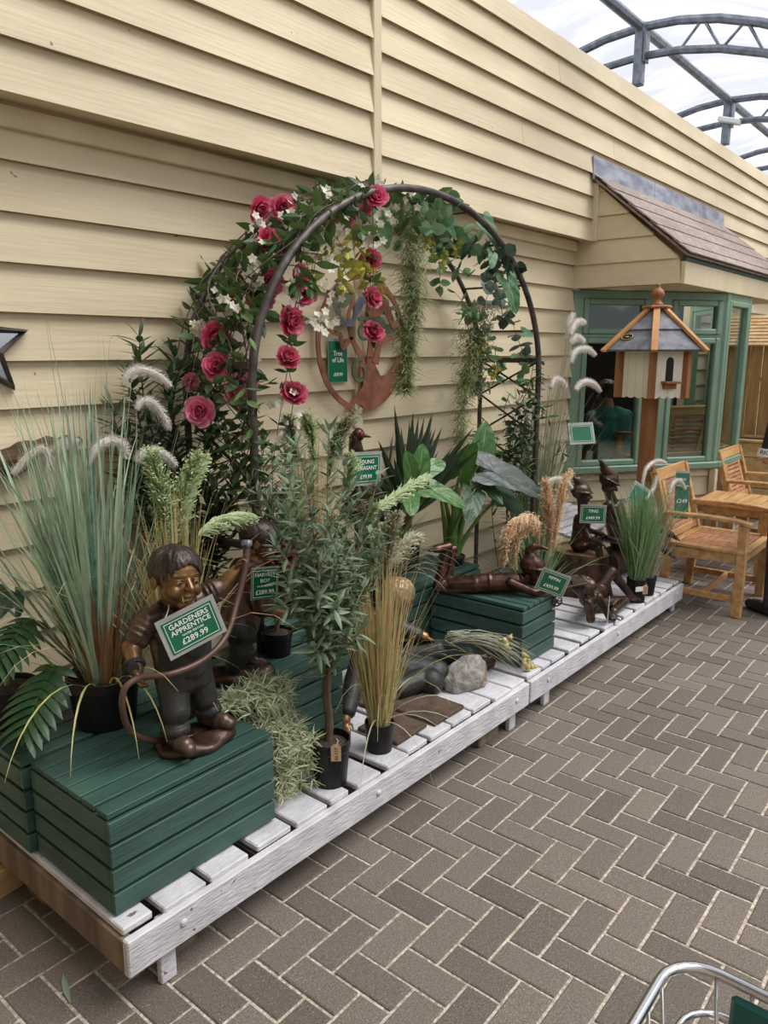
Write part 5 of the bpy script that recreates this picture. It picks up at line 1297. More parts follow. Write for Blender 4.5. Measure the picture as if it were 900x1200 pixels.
def flower_mesh(r, seed):
    """double peony bloom opening along +Z"""
    rg = random.Random(seed); mb = MB()
    def petal(a, tilt, L, Wd, cup, tint):
        h = V((math.cos(a), math.sin(a), 0)); s = V((-h.y, h.x, 0)); vs = []; nu, nv = 5, 5
        for i in range(nu):
            t = i / (nu - 1); th = tilt - cup * t
            rr_ = L * t; q = h * (rr_ * math.sin(tilt - cup * t * .5) + r * .04) + Z * (rr_ * math.cos(tilt - cup * t * .5))
            wd = Wd * (math.sin(PI * (.12 + .66 * t)) ** .8)
            for j in range(nv):
                v = j / (nv - 1) * 2 - 1; lift = -.25 * wd * v * v * math.sin(th) + (.10 * r * t * t * math.sin(v * 7 + a * 5 + seed))
                vs.append(q + s * (wd * v) + Z * lift + h * (-.35 * wd * v * v * math.cos(th)) - Z * (.12 * r * (abs(v) < .3) * (t > .9)))
        fs = [(i * nv + j, i * nv + j + 1, (i + 1) * nv + j + 1, (i + 1) * nv + j) for i in range(nu - 1) for j in range(nv - 1)]
        o = len(mb.v); mb.add(vs, fs, tint)
        for i in range(nu):
            for j in range(nv): mb.t[o + i * nv + j] = min(1, max(0, tint + .85 * (i / (nu - 1)) ** 4))
    for k, (n, tilt, L, Wd, cup) in enumerate(((7, 1.45, 1.0, .48, .5), (7, 1.1, .92, .42, .6), (6, .8, .78, .36, .7), (6, .5, .62, .28, .7), (5, .25, .5, .2, .5))):
        for j in range(n): petal(2 * PI * j / n + k * .4 + rg.uniform(-.15, .15), tilt + rg.uniform(-.12, .12), r * L * rg.uniform(.9, 1.08), r * Wd, cup, rg.uniform(0, .35))
    mb.lathe([(0, -.25 * r), (.12 * r, -.2 * r), (.22 * r, -.02 * r), (0, .02 * r)], (0, 0, 0), 8, tint=0)
    return mb
def orient(o, p, d, spin=0.):
    q = V(d).to_track_quat('Z', 'Y'); o.rotation_euler = (q.to_matrix() @ Matrix.Rotation(spin, 3, 'Z')).to_euler(); o.location = p

# ---------------------------------------------------------------- big blue-green fountain grass, left
z = .534
g1 = thing('ornamental_grass', 'tall blue-green grass in a black pot with furry white plumes, at the left', 'potted grass', (1.19, 2.14, z), 'potted ornamental grasses')
pot(g1, (1.19, 2.14, z), .112, .165)
c = (1.19, 2.14, z + .14)
m = MB(); grass(m, c, 165, (.5, .95), .24, (-.1, .25), (.0035, .0080), .06, clear=-1.15); grass(m, c, 44, (.5, .85), .32, (.5, 1.5), (.002, .004), .06, clear=-1.15)
grass(m, c, 46, (.85, 1.15), .26, (-.1, .5), (.0010, .0018), .06); m.build('blades', M['grass_blue'], g1)
m = MB(); grass(m, c, 40, (.25, .4), .35, (0, .2), (.004, .007), .085); m.build('lower_blades', M['grass_red'], g1)
m = MB()
for az, le, be, L in ((-1.7, .5, 2.2, .42), (-1.9, .45, 2.4, .45), (-1.2, .6, 2.0, .40), (-2.3, .6, 2.1, .46), (-2.6, .7, 1.8, .5), (-.6, .8, 1.6, .42)):
    blade(m, V(c) + V((.08 * math.cos(az), .08 * math.sin(az), 0)), az, le, be, L, .003, 10, .2, p=1.)
grass(m, c, 30, (.4, .7), .6, (.6, 1.6), (.0012, .002), .07); m.build('dry_blades', M['grass_straw'], g1)
FOX = [[(1.043, 2.3, 1.337), (1.086, 2.3, 1.379), (1.136, 2.3, 1.403), (1.148, 2.28, 1.382), (1.139, 2.27, 1.339)], [(1.193, 2.35, 1.385), (1.238, 2.35, 1.408), (1.281, 2.35, 1.407)],
 [(1.227, 2.2, 1.351), (1.263, 2.2, 1.404), (1.314, 2.2, 1.423), (1.357, 2.2, 1.397), (1.361, 2.2, 1.364)], [(1.497, 2.4, 1.582), (1.517, 2.4, 1.619), (1.562, 2.4, 1.636), (1.637, 2.4, 1.613), (1.685, 2.4, 1.575)],
 [(1.541, 2.4, 1.497), (1.568, 2.4, 1.525), (1.612, 2.4, 1.514), (1.652, 2.4, 1.46), (1.667, 2.4, 1.421)], [(1.432, 2.25, 1.335), (1.467, 2.25, 1.366), (1.533, 2.25, 1.353), (1.582, 2.25, 1.309)]]
st = MB()
for q in FOX:
    foxtail(g1, q, M['plume_white'], .019, .018, 900, .6)
    a = V(q[0]); st.tube(bez(c, V((a.x * .75 + c[0] * .25, a.y * .6 + c[1] * .4, z + .55)), a, 9), .0013, 5)
st.build('plume_stem', M['grass_blue'], g1)

# monstera at far left
mo = thing('monstera', 'split-leaved monstera plant behind the blue-green grass at the left edge', 'potted plant', (.98, 2.36, z))
pot(mo, (.99, 2.37, z), .09, .13)
m = MB(); st = MB()
for tip, base, nrm, L in (((.84, 2.14, .84), (1.04, 2.28, .885), (-.25, -.35, .9), .22), ((.80, 2.02, .62), (1.04, 2.15, .765), (-.6, -.35, .6), .235), ((.88, 2.42, .98), (1.06, 2.36, .93), (-.1, -.5, .8), .22)):
    d = V(tip) - V(base); monstera_leaf(m, base, d, nrm, L); st.tube(bez((.99, 2.37, z + .11), (1.03, 2.36, .86), base, 8), .004, 6)
m.build('leaves', M['monstera'], mo); st.build('petiole', M['stalk'], mo)

# green pampas between the two boys
z = .534
g2 = thing('pampas_grass', 'pale green pampas grass in a black pot behind the boy with the hose', 'potted grass', (1.345, 1.985, z), 'potted ornamental grasses')
pot(g2, (1.365, 1.99, z), .068, .12)
c = (1.365, 1.99, z + .10); m = MB(); grass(m, c, 130, (.38, .70), .14, (-.05, .25), (.0022, .0042), .045); grass(m, c, 26, (.5, .7), .3, (.5, 1.6), (.0015, .002), .045); m.build('blades', M['grass_straw'], g2)
PG = [[(1.38, 2.05, 1.047), (1.395, 2.05, 1.171), (1.383, 2.05, 1.283), (1.366, 2.05, 1.379)], [(1.424, 2.05, 1.081), (1.459, 2.05, 1.216), (1.495, 2.05, 1.296), (1.532, 2.05, 1.348)], [(1.465, 1.98, 1.121), (1.528, 1.98, 1.152), (1.599, 1.98, 1.163), (1.68, 1.98, 1.153)]]
st = MB()
for i, q in enumerate(PG):
    pampas(g2, q, M['plume_green'], (.036, .042, .024)[i], .075, 620, (.25, .3, .9)[i], .0030); st.tube(bez(c, V(q[0]) - V((0, 0, .2)), q[0], 7), .002, 5)
st.build('plume_stem', M['grass_straw'], g2)

# dark leafy shrub against the wall
sh = thing('leafy_shrub', 'dark narrow-leaved shrub against the wall at the left foot of the arch', 'shrub', (1.78, 2.52, deckz(1.78)))
pot(sh, (1.80, 2.50, deckz(1.8)), .11, .20)
fo = MB(); st = MB(); c = V((1.80, 2.50, deckz(1.8) + .17))
for tip in ((1.676, 2.56, 1.75), (1.52, 2.52, 1.50), (2.03, 2.45, 1.19), (1.85, 2.5, 1.08), (1.76, 2.5, 1.60), (1.55, 2.5, 1.24), (1.62, 2.55, 1.60), (1.70, 2.5, 1.42), (1.90, 2.48, 1.36), (1.97, 2.52, 1.45), (1.66, 2.44, 1.12), (1.82, 2.55, 1.68), (1.98, 2.38, 1.02), (1.60, 2.56, 1.38), (2.10, 2.45, 1.32), (1.88, 2.4, 1.2)):
    t = V(tip); leafy_stem(fo, st, [c, c.lerp(t, .4) + V((U(-.05, .05), U(-.04, .04), .10)), c.lerp(t, .75) + V((U(-.03, .03), 0, .05)), t], (.006, .002), (.08, .125), (.009, .014), .026, up=.7, curl=.45, start=.42, whorl=3)
fo.build('foliage', M['dark_leaf'], sh); st.build('stems', M['twig'], sh)

# ---------------------------------------------------------------- garden arch
ZC, BH, AX, AW = 1.545, .865, 3.0, 1.098
ar = thing('garden_arch', 'dark metal garden arch over the display, hung with flowers and ivy', 'garden arch', (3.0, 2.4, deckz(3)))
def hoop(y, z0l, z0r): return [(AX - AW, y, z) for z in np.linspace(z0l, ZC, 8)][:-1] + [(AX + AW * math.cos(a), y, ZC + BH * math.sin(a)) for a in np.linspace(PI, 0, 41)] + [(AX + AW, y, z) for z in np.linspace(ZC, z0r, 8)][1:]
for y, zl in ((2.2, .526), (2.6, deckz(1.9))): m = MB(); m.tube(hoop(y, zl, deckz(4.1)), .0165 if y < 2.4 else .014, 10); m.build('hoop', M['dark_metal'], ar, smooth=True)
for s, xx in ((-1, AX - AW), (1, AX + AW)):
    m = MB(); m.bar((xx, 2.2, 1.645), (xx, 2.6, 1.645), .030, .030, ch=.004); m.build('crossbar', M['dark_metal'], ar)
    m = MB(); m.bar((xx, 2.2, .95), (xx, 2.6, .95), .026, .026, ch=.004); m.build('crossbar', M['dark_metal'], ar)
    m = MB(); n = 3
    for k in range(n):
        z0 = .97 + .695 * k / n * 1.0
        for (ya, yb) in ((2.2, 2.6), (2.6, 2.2)): m.bar((xx + .004 * (1 if ya < yb else -1), ya, z0), (xx + .004 * (1 if ya < yb else -1), yb, min(1.64, z0 + .232)), .010, .010)
    m.build('lattice', M['dark_metal'], ar)
for k in range(1, 10):
    a = PI * k / 10; m = MB(); m.tube([(AX + AW * math.cos(a), 2.2, ZC + BH * math.sin(a)), (AX + AW * math.cos(a), 2.6, ZC + BH * math.sin(a))], .006, 6); m.build('cross_rod', M['dark_metal'], ar)

def on_arch(a, y, off=0.): return V((AX + (AW + off) * math.cos(a), y, ZC + (BH + off) * math.sin(a)))
# flower garland on the left half
fg = thing('flower_garland', 'garland of pink peonies, white blossom and green leaves on the left half of the arch', 'flower garland', (2.2, 2.35, 1.6))
fo = MB(); st = MB(); lm = MB()
for i in range(40):
    a0 = U(1.45, 3.0); y = U(2.19, 2.62); y2 = min(2.66, max(2.16, y + U(-.2, .2))); da = U(.25, .6) * random.choice((-1, 1)); o0 = U(-.03, .06)
    P = [on_arch(a0, y, o0), on_arch(a0 + da * .5, (y + y2) / 2, U(-.06, .04)), on_arch(min(3.1, max(1.4, a0 + da)), y2, U(-.14, .04))]
    leafy_stem(fo, st, P, (.0028, .0016), (.06, .10), (.016, .025), .075, up=.5, curl=.3, start=.05, whorl=2, fold=.3)
for i in range(16):   # down the left legs and panel
    y = U(2.18, 2.58); z0 = U(1.3, 1.75); x = AX - AW + U(-.05, .05)
    leafy_stem(fo, st, [(x, y, z0), (x + U(-.07, .07), y + U(-.08, .05), z0 - .16), (x + U(-.08, .1), y + U(-.08, .05), z0 - .34)], (.0025, .0012), (.05, .08), (.012, .018), .05, up=.4, curl=.35, start=.05)
for (P, n) in (([(2.17, 2.2, 1.95), (2.10, 2.19, 1.80), (2.065, 2.18, 1.67), (2.085, 2.17, 1.53), (2.06, 2.18, 1.40)], 0), ([(2.62, 2.22, 2.32), (2.66, 2.25, 2.08), (2.64, 2.24, 1.92), (2.645, 2.24, 1.76)], 0), ([(2.2, 2.22, 1.98), (2.05, 2.2, 1.50), (2.02, 2.22, 1.30)], 0)):
    leafy_stem(fo, st, P, (.002, .0012), (.05, .075), (.013, .019), .10, up=-.2, curl=.4, start=.25, whorl=3)
for p in [(2.483, 2.3, 2.159), (2.364, 2.3, 2.113), (2.591, 2.3, 2.188), (2.623, 2.28, 2.102), (2.492, 2.3, 2.074), (2.327, 2.3, 2.01), (2.651, 2.28, 2.04), (2.534, 2.3, 2.025), (2.65, 2.28, 1.997), (2.458, 2.35, 2.195)]:
    q = V(p) + V((U(-.05, .05), U(-.05, .05), .06)); leafy_stem(lm, st, [q, V(p), V(p) + V((U(-.06, .08), -.03, -.05))], (.0015, .001), (.045, .07), (.013, .019), .03, up=.3, whorl=2)
fo.build('foliage', M['rose_leaf'], fg); lm.build('lime_leaves', M['lime_leaf'], fg); 
for i in range(26): a0 = U(1.5, 2.9); st.tube(spline([on_arch(a0, U(2.2, 2.6), .02), on_arch(a0 + .25, U(2.2, 2.6), U(-.05, .07)), on_arch(a0 + .5, U(2.2, 2.6), .0)], 5), .002, 5)
st.build('twigs', M['twig'], fg)
PEONY = [(2.23, 2.5, 2.266), (2.288, 2.42, 2.268), (2.176, 2.4, 2.126), (2.291, 2.46, 2.126), (2.184, 2.5, 2.059), (2.219, 2.26, 1.98), (2.082, 2.35, 1.909), (2.071, 2.52, 1.872), (1.908, 2.42, 1.751), (1.871, 2.36, 1.637), (2.1, 2.2, 1.809), (2.063, 2.18, 1.671), (2.085, 2.17, 1.535), (2.615, 2.2, 2.328), (2.607, 2.25, 2.285), (2.686, 2.3, 2.091), (2.644, 2.25, 1.923), (2.643, 2.24, 1.777), (2.521, 2.3, 2.245), (2.106, 2.3, 1.962), (1.906, 2.3, 1.526), (1.812, 2.4, 1.472), (1.846, 2.5, 1.583), (1.954, 2.32, 1.559), (2.28, 2.3, 1.924)]
pm = {}
for key, sd in (('peony', 1), ('peony_deep', 2), ('peony_pink', 3), ('peony', 4)):
    o = flower_mesh(.060, sd).build('bloom', M[key], None, smooth=True); pm[sd] = o.data; bpy.data.objects.remove(o)
for i, p in enumerate(PEONY):
    kind = 2 if i in (5, 11, 12, 15, 16, 17, 10) else 3 if i in (20, 21, 22, 23) else (1, 4)[i % 2]
    o = link('peony_bloom', pm[kind], fg); s = U(.85, 1.1) * (.6 if i in (7, 14, 22) else 1); o.scale = (s, s, s)
    d = V((-.35, -1, .15)) + rdir() * .45; orient(o, V(p) - V((2.2, 2.35, 1.6)), d, U(0, 6))
BLOSSOM = [(2.33, 2.4, 2.29), (2.47, 2.35, 2.33), (2.20, 2.45, 2.20), (2.12, 2.4, 2.02), (2.60, 2.25, 2.36), (2.36, 2.25, 2.05), (2.50, 2.3, 2.10), (2.00, 2.35, 1.70), (2.72, 2.25, 2.40), (2.26, 2.3, 2.10), (2.281, 2.36, 2.202), (2.383, 2.35, 2.226), (2.445, 2.25, 2.201), (2.431, 2.3, 2.137), (2.028, 2.3, 1.973), (2.124, 2.3, 1.973), (1.9, 2.5, 1.8), (1.898, 2.3, 1.851), (2.179, 2.25, 1.9), (2.379, 2.28, 1.928), (2.511, 2.28, 1.953), (2.284, 2.2, 1.83), (2.823, 2.3, 2.304), (2.927, 2.25, 2.374), (2.662, 2.25, 2.163), (2.002, 2.5, 1.918), (2.043, 2.17, 1.511), (2.044, 2.2, 1.372), (2.001, 2.3, 1.375), (2.733, 2.3, 2.25), (2.18, 2.25, 1.948), (2.259, 2.2, 1.803), (2.128, 2.35, 2.053), (2.565, 2.3, 2.305)]
for p in BLOSSOM:
    m = MB()
    for k in range(7):
        c = V(p) + V((random.gauss(0, .026), random.gauss(0, .02), random.gauss(0, .024))); ax = (V((-.4, -1, .2)) + rdir() * .7).normalized(); o = ax.orthogonal().normalized()
        for j in range(5): d = Matrix.Rotation(2 * PI * j / 5 + k, 3, ax) @ o; leaf_(m, c, d + ax * .35, ax, .021, .0085, .4, .1, n=4)
    m.build('white_blossom', M['blossom'], fg)

# ivy and eucalyptus on the right half
ig = thing('ivy_garland', 'green ivy and eucalyptus garland on the right half of the arch', 'ivy garland', (3.8, 2.35, 1.8))
fo = MB(); st = MB(); eu = MB(); lm = MB()
for i in range(21):
    a0 = U(.05, 1.45); y = U(2.17, 2.55); da = U(.2, .45) * random.choice((-1, 1)); y2 = min(2.62, max(2.16, y + U(-.15, .15)))
    P = [on_arch(a0, y, U(-.05, .03)), on_arch(a0 + da * .5, (y + y2) / 2, U(-.10, .05)), on_arch(min(1.6, max(0, a0 + da)), y2, U(-.2, .05))]
    leafy_stem(fo if i % 3 else eu, st, P, (.0025, .0012), (.055, .09), (.024, .040), .075, up=.2, curl=.3, start=.05, whorl=2, fold=.15, sharp=.6)
for i in range(13):
    y = U(2.16, 2.6); z0 = U(1.05, 1.68); x = AX + AW + U(-.07, .05)
    leafy_stem(eu if i % 2 else fo, st, [(x, y, z0), (x + U(-.06, .06), y + U(-.06, .06), z0 - .14), (x + U(-.08, .08), y + U(-.06, .06), z0 - .32)], (.0022, .001), (.035, .065), (.014, .024), .042, up=.3, curl=.3, start=.02, sharp=.7)
for (p, d, L) in (((3.56, 2.24, 2.33), (.45, -.25, -.6), .19), ((3.72, 2.2, 2.05), (.2, -.3, -.8), .22), ((2.83, 2.34, 2.28), (.15, -.2, -.9), .17), ((3.30, 2.3, 2.30), (.5, -.2, -.5), .10), ((3.55, 2.2, 2.18), (-.4, -.3, -.6), .11), ((3.92, 2.2, 1.80), (.7, -.2, -.1), .10)):
    heart_leaf(fo, p, d, (-.3, -.9, .35), L, 1., .25, .15)
for p in ((3.115, 2.3, 2.217), (3.151, 2.3, 2.182), (3.369, 2.3, 2.211), (3.259, 2.3, 2.14), (3.62, 2.3, 1.72), (3.78, 2.3, 1.6)):
    leafy_stem(lm, st, [V(p) + V((.02, 0, .05)), V(p), V(p) + V((U(-.04, .04), 0, -.04))], (.0015, .001), (.025, .04), (.009, .014), .02, up=.3)
leafy_stem(fo, st, [(3.62, 2.3, 1.88), (3.50, 2.28, 1.90), (3.36, 2.26, 1.885)], (.002, .001), (.03, .045), (.010, .014), .03, up=.4)
fo.build('foliage', M['ivy'], ig); eu.build('eucalyptus_leaves', M['eucalyptus'], ig); lm.build('lime_leaves', M['lime_leaf'], ig); st.build('twigs', M['twig'], ig)
# vine of narrow leaves at the foot of the right panel
vn = thing('climbing_vine', 'narrow-leaved green vine on the lower right panel of the arch', 'vine', (4.1, 2.3, deckz(4.1)))
fo = MB(); st = MB()
for i in range(10):
    x, y = 4.1 + U(-.1, .1), U(2.15, 2.5); zt = U(1.0, 1.62)
    leafy_stem(fo, st, [(4.05 + U(-.08, .08), 2.3 + U(-.06, .06), deckz(4.1)), (x, y, .7), (x + U(-.08, .1), y - .05, zt), (x + U(-.14, .18), y - .08, zt - .06)], (.003, .001), (.05, .085), (.006, .010), .04, up=.5, curl=.4, start=.35)
fo.build('foliage', M['rose_leaf'], vn); st.build('stems', M['twig'], vn)
# hanging moss
hm = thing('hanging_moss', 'long pale green moss hanging from the top of the arch beside the wall art', 'hanging plant', (2.98, 2.3, 2.33), 'hanging moss strands')
m = MB(); hanging(m, [(2.979, 2.3, 2.36), (2.995, 2.3, 2.136), (3.004, 2.3, 1.943), (2.973, 2.3, 1.744), (2.948, 2.3, 1.53)], .075, 3200, (.04, .09), .0015); m.build('strands', M['moss'], hm)
hm = thing('hanging_moss', 'olive green moss hanging low at the right side of the arch', 'hanging plant', (3.6, 2.35, 1.95), 'hanging moss strands')
m = MB(); hanging(m, [(3.59, 2.36, 1.83), (3.57, 2.35, 1.65), (3.55, 2.35, 1.5), (3.51, 2.35, 1.20)], .085, 1500, (.04, .09), .0014); m.build('strands', M['moss'], hm)
m = MB(); hanging(m, [(3.66, 2.35, 1.96), (3.66, 2.35, 1.82), (3.655, 2.35, 1.68), (3.65, 2.34, 1.48)], .10, 1500, (.03, .07), .0020); m.build('dark_strands', M['moss_dark'], hm)

# ---------------------------------------------------------------- olive tree
z = deckz(1.75)
ol = thing('olive_tree', 'small artificial olive tree in a black pot at the front edge of the pallet', 'potted tree', (1.75, 1.69, z))
pot(ol, (1.755, 1.69, z), .073, .165, taper=.8)
fo = MB(); st = MB(); b = V((1.757, 1.695, z + .14))
tr = spline([b, (1.765, 1.70, .46), (1.752, 1.70, .56), (1.762, 1.70, .65), (1.765, 1.705, .76)], 6); tk = MB(); tk.tube(tr, [.016 - .006 * i / len(tr) + .0015 * math.sin(i * 1.9) for i in range(len(tr))], 8); tk.tube(spline([(1.765, 1.70, .46), (1.752, 1.69, .55), (1.755, 1.688, .66)], 5), .009, 7); tk.build('trunk', M['twig'], ol, smooth=True)
for tip, zs in (((1.66, 1.76, 1.30), .7), ((1.58, 1.74, 1.10), .68), ((1.56, 1.70, .92), .63), ((1.64, 1.62, .96), .64), ((2.04, 1.70, 1.02), .66), ((1.70, 1.62, 1.14), .68), ((1.58, 1.70, 1.00), .66), ((1.84, 1.75, 1.44), .75), ((2.10, 1.74, 1.05), .66), ((2.10, 1.76, 1.26), .72), ((1.63, 1.66, .86), .6), ((1.66, 1.63, 1.05), .66), ((1.75, 1.64, 1.22), .72), ((1.92, 1.62, 1.12), .7), ((1.98, 1.68, .92), .62), ((1.86, 1.62, .92), .62), ((1.70, 1.60, .90), .6), ((1.66, 1.78, 1.18), .68), ((1.95, 1.80, 1.36), .74), ((1.74, 1.80, 1.40), .76), ((1.83, 1.60, .80), .6), ((1.66, 1.66, .78), .58), ((2.02, 1.78, 1.18), .7), ((1.62, 1.78, 1.10), .66), ((1.90, 1.72, 1.24), .7), ((1.77, 1.62, 1.05), .68), ((1.62, 1.72, 1.20), .7)):
    s = V((1.762, 1.70, zs)); t = V(tip); leafy_stem(fo, st, [s, s.lerp(t, .4) + V((0, 0, .05)), s.lerp(t, .75) + V((U(-.03, .03), U(-.02, .02), .02)), t], (.004, .0015), (.055, .092), (.0068, .0112), .019, up=.7, curl=.45, start=.2, whorl=2)
fo.build('foliage', M['olive'], ol); st.build('branches', M['pale_twig'], ol)
def price_tag(root, c, right, txt, w=.034, h=.062):
    c = V(c); ux = V(right).normalized(); uy = Z; n = ux.cross(uy)
    m = MB(); m.prism([(-w / 2, -h / 2), (w / 2, -h / 2), (w / 2, h * .34), (w * .25, h / 2), (-w * .25, h / 2), (-w / 2, h * .34)], c, ux, uy, .001); t = m.build('price_tag', M['card'], root)
    text_mb(txt, w * .5, c + n * .001 - uy * .004, uy * -1, ux, .0003).build('tag_lettering', M['ink'], t)
    m = MB(); m.tube([c + uy * (h * .38) + n * .002, c + uy * (h * .62) - n * .01 + ux * .008, c + uy * (h * .6) - n * .03], .0009, 5); m.build('tag_string', M['sign_white'], t)
price_tag(ol, (1.715, 1.622, .375), (.66, -.75, 0), '£17.99')

# straw-coloured pampas in the small pot beside it
z = deckz(2.03)
g3 = thing('pampas_grass', 'straw-coloured pampas grass in a small black pot beside the olive tree', 'potted grass', (2.035, 1.70, z), 'potted ornamental grasses')
pot(g3, (2.037, 1.70, z), .056, .115, taper=.84, rim=False)
c = (2.037, 1.70, z + .095); m = MB(); grass(m, c, 190, (.42, .72), .16, (-.05, .2), (.0020, .0038), .042)
grass(m, c, 16, (.45, .66), .25, (.6, 1.8), (.0010, .0016), .042); m.build('blades', M['grass_straw'], g3)
m = MB()
for az, le, be, L in ((-.9, .7, 1.9, .42), (-.5, .6, 2.0, .5), (-1.9, .7, 1.9, .42), (.2, .7, 1.6, .5), (-2.6, .6, 1.9, .5), (-1.3, .5, 2.2, .38)): blade(m, V(c), az, le, be, L, .002, 10, .9, p=1.)
m.build('arching_blades', M['grass_grey'], g3)
st = MB()
for i, q in enumerate([[(2.036, 1.75, .847), (2.037, 1.75, .976), (2.038, 1.75, 1.071), (2.057, 1.75, 1.137)], [(2.098, 1.72, .871), (2.113, 1.72, .965), (2.128, 1.72, 1.043), (2.153, 1.72, 1.087)], [(2.195, 1.85, 1.102), (2.299, 1.85, 1.136), (2.408, 1.85, 1.166), (2.512, 1.85, 1.187)], [(2.15, 1.75, .903), (2.206, 1.75, .948), (2.259, 1.75, .981), (2.319, 1.75, .993)]]):
    pampas(g3, q, M['plume_green'] if i in (0, 2) else M['plume_grey'], (.030, .026, .026, .024)[i], .07, 560, (.2, .25, .35, .6)[i], .0028); st.tube(bez(c, V(c).lerp(V(q[0]), .6) + V((0, 0, .08)), q[0], 7), .0018, 5)
st.build('plume_stem', M['grass_straw'], g3)
# taller grasses behind it
z = .524
g4 = thing('pampas_grass', 'tall grey-green pampas grass on the crate behind the olive tree', 'potted grass', (2.40, 2.40, z), 'potted ornamental grasses')
pot(g4, (2.38, 2.42, z), .10, .15)
c = (2.38, 2.42, z + .12); m = MB(); grass(m, c, 190, (.40, .75), .13, (-.05, .15), (.0022, .004), .075); grass(m, c, 36, (.5, .75), .3, (.6, 1.6), (.001, .002), .06); m.build('blades', M['grass_straw'], g4)
st = MB()
for i, q in enumerate([[(2.22, 2.3, 1.232), (2.212, 2.3, 1.304), (2.199, 2.3, 1.366), (2.187, 2.3, 1.412)], [(2.321, 2.3, 1.22), (2.313, 2.3, 1.313), (2.304, 2.3, 1.368), (2.29, 2.3, 1.416)], [(2.465, 2.3, 1.223), (2.495, 2.3, 1.315), (2.524, 2.3, 1.369), (2.576, 2.3, 1.423)], [(2.519, 2.3, 1.042), (2.537, 2.3, 1.118), (2.55, 2.3, 1.175), (2.55, 2.3, 1.213)], [(2.462, 2.35, 1.141), (2.48, 2.35, 1.236), (2.504, 2.35, 1.31), (2.539, 2.35, 1.365)]]):
    pampas(g4, q, M['plume_grey'] if i in (0, 2) else M['plume_green'], .030, .08, 480, .35, .0028); st.tube(bez(c, V(c).lerp(V(q[0]), .6), q[0], 7), .0018, 5)
st.build('plume_stem', M['grass_straw'], g4)
# leafy bush on the crate right of the second boy
bs = thing('leafy_shrub', 'grey-green leafy stems in a black pot on the crate right of the second boy', 'shrub', (1.935, 2.13, .524))
pot(bs, (1.935, 2.14, .524), .062, .10, rim=True)
fo = MB(); st = MB(); c = V((1.935, 2.14, .61))
for i in range(17):
    a = U(0, 2 * PI); t = c + V((math.cos(a) * U(.05, .20) + .06, math.sin(a) * U(.02, .12), U(.35, .78)))
    leafy_stem(fo, st, [c, c.lerp(t, .5) + V((0, 0, .06)), t], (.0035, .0012), (.055, .09), (.0068, .011), .022, up=.7, curl=.4, start=.25, whorl=2)
fo.build('foliage', M['olive'], bs); st.build('stems', M['pale_twig'], bs)
o = link('peony_bloom', pm[2], bs); orient(o, V((1.925, 2.07, .93)) - V((1.935, 2.13, .524)), (-.4, -.9, .2), 0)

# trailing pale plant between the crates
ap = thing('trailing_plant', 'pale silvery trailing plant spilling between the two left crates onto the pallet', 'trailing plant', (1.57, 1.82, deckz(1.57)))
m = MB(); st = MB()
for i in range(250):
    k = random.random()
    if k < .42: a, r = U(0, 2 * PI), math.sqrt(random.random()); c = V((1.56 + .155 * r * math.cos(a), 1.845 + .075 * r * math.sin(a), .555 + .05 * (1 - r * r) + U(-.02, .02)))
    else:
        t = random.random(); c = V((1.485 + .17 * random.random() + .10 * t * (1 - t) + .06 * t * random.random(), 1.845 - .125 * min(1, t * 1.7) + U(-.03, .03), .56 - .30 * t + U(-.03, .02)))
        if c.x < 1.49 and c.z < .53: c.x = 1.495
    ax = (V((.1, -.6, .5)) + rdir() * .9).normalized()
    for j in range(11):
        d = (ax * U(.1, 1) + rdir()).normalized(); P = [c]; l = U(.030, .060); q = c
        for s in range(4): d = (d + rdir() * .22 - Z * .08).normalized(); q = q + d * (l / 4); P.append(q)
        if min(p.z for p in P) < .24: continue
        m.ribbon(P, [.0017, .0020, .0017, .0012, .0003], d.orthogonal(), U(0, 1), .3)
for i in range(24): x = U(1.50, 1.70); st.tube(spline([(x, 1.86, .56), (x + U(-.02, .03), 1.80, .50), (x + U(-.02, .05), 1.76, U(.28, .42))], 4), .0018, 5)
m.build('foliage', M['airplant'], ap); st.build('stems', M['airplant'], ap)

# ---------------------------------------------------------------- yucca, elephant ears and friends on the wall crate
z = .52
yu = thing('yucca', 'dark spiky yucca against the wall to the right of the pheasant statue', 'potted plant', (3.22, 2.52, z))
pot(yu, (3.22, 2.50, z), .085, .17); m = MB(); c = V((3.24, 2.50, .82)); m2 = MB(); m2.tube([(3.22, 2.5, z + .14), (3.24, 2.5, .86)], .028, 9); m2.build('trunk', M['twig'], yu)
for i in range(54):
    a = U(0, 2 * PI); le = U(.05, 1.25) ; L = U(.40, .62); h = V((math.cos(a), math.sin(a) * .45, 0)); d = (Z * math.cos(le) + h * math.sin(le)).normalized()
    n_ = 6; P = [c + d * (L * t) - Z * (.05 * L * t * t * le) for t in np.linspace(0, 1, n_)]; w = U(.021, .029)
    m.ribbon(P, [w * .7, w, w * .95, w * .75, w * .42, .0006], d.cross(V((-.7, -.7, .25))), U(0, 1), .3)
m.build('leaves', M['yucca'], yu)
e1 = thing('elephant_ear', 'bright green elephant ear plant with upright leaves beside the pheasant sign', 'potted plant', (2.92, 2.36, z), 'elephant ear plants')
pot(e1, (2.95, 2.37, z), .08, .16); m = MB(); st = MB()
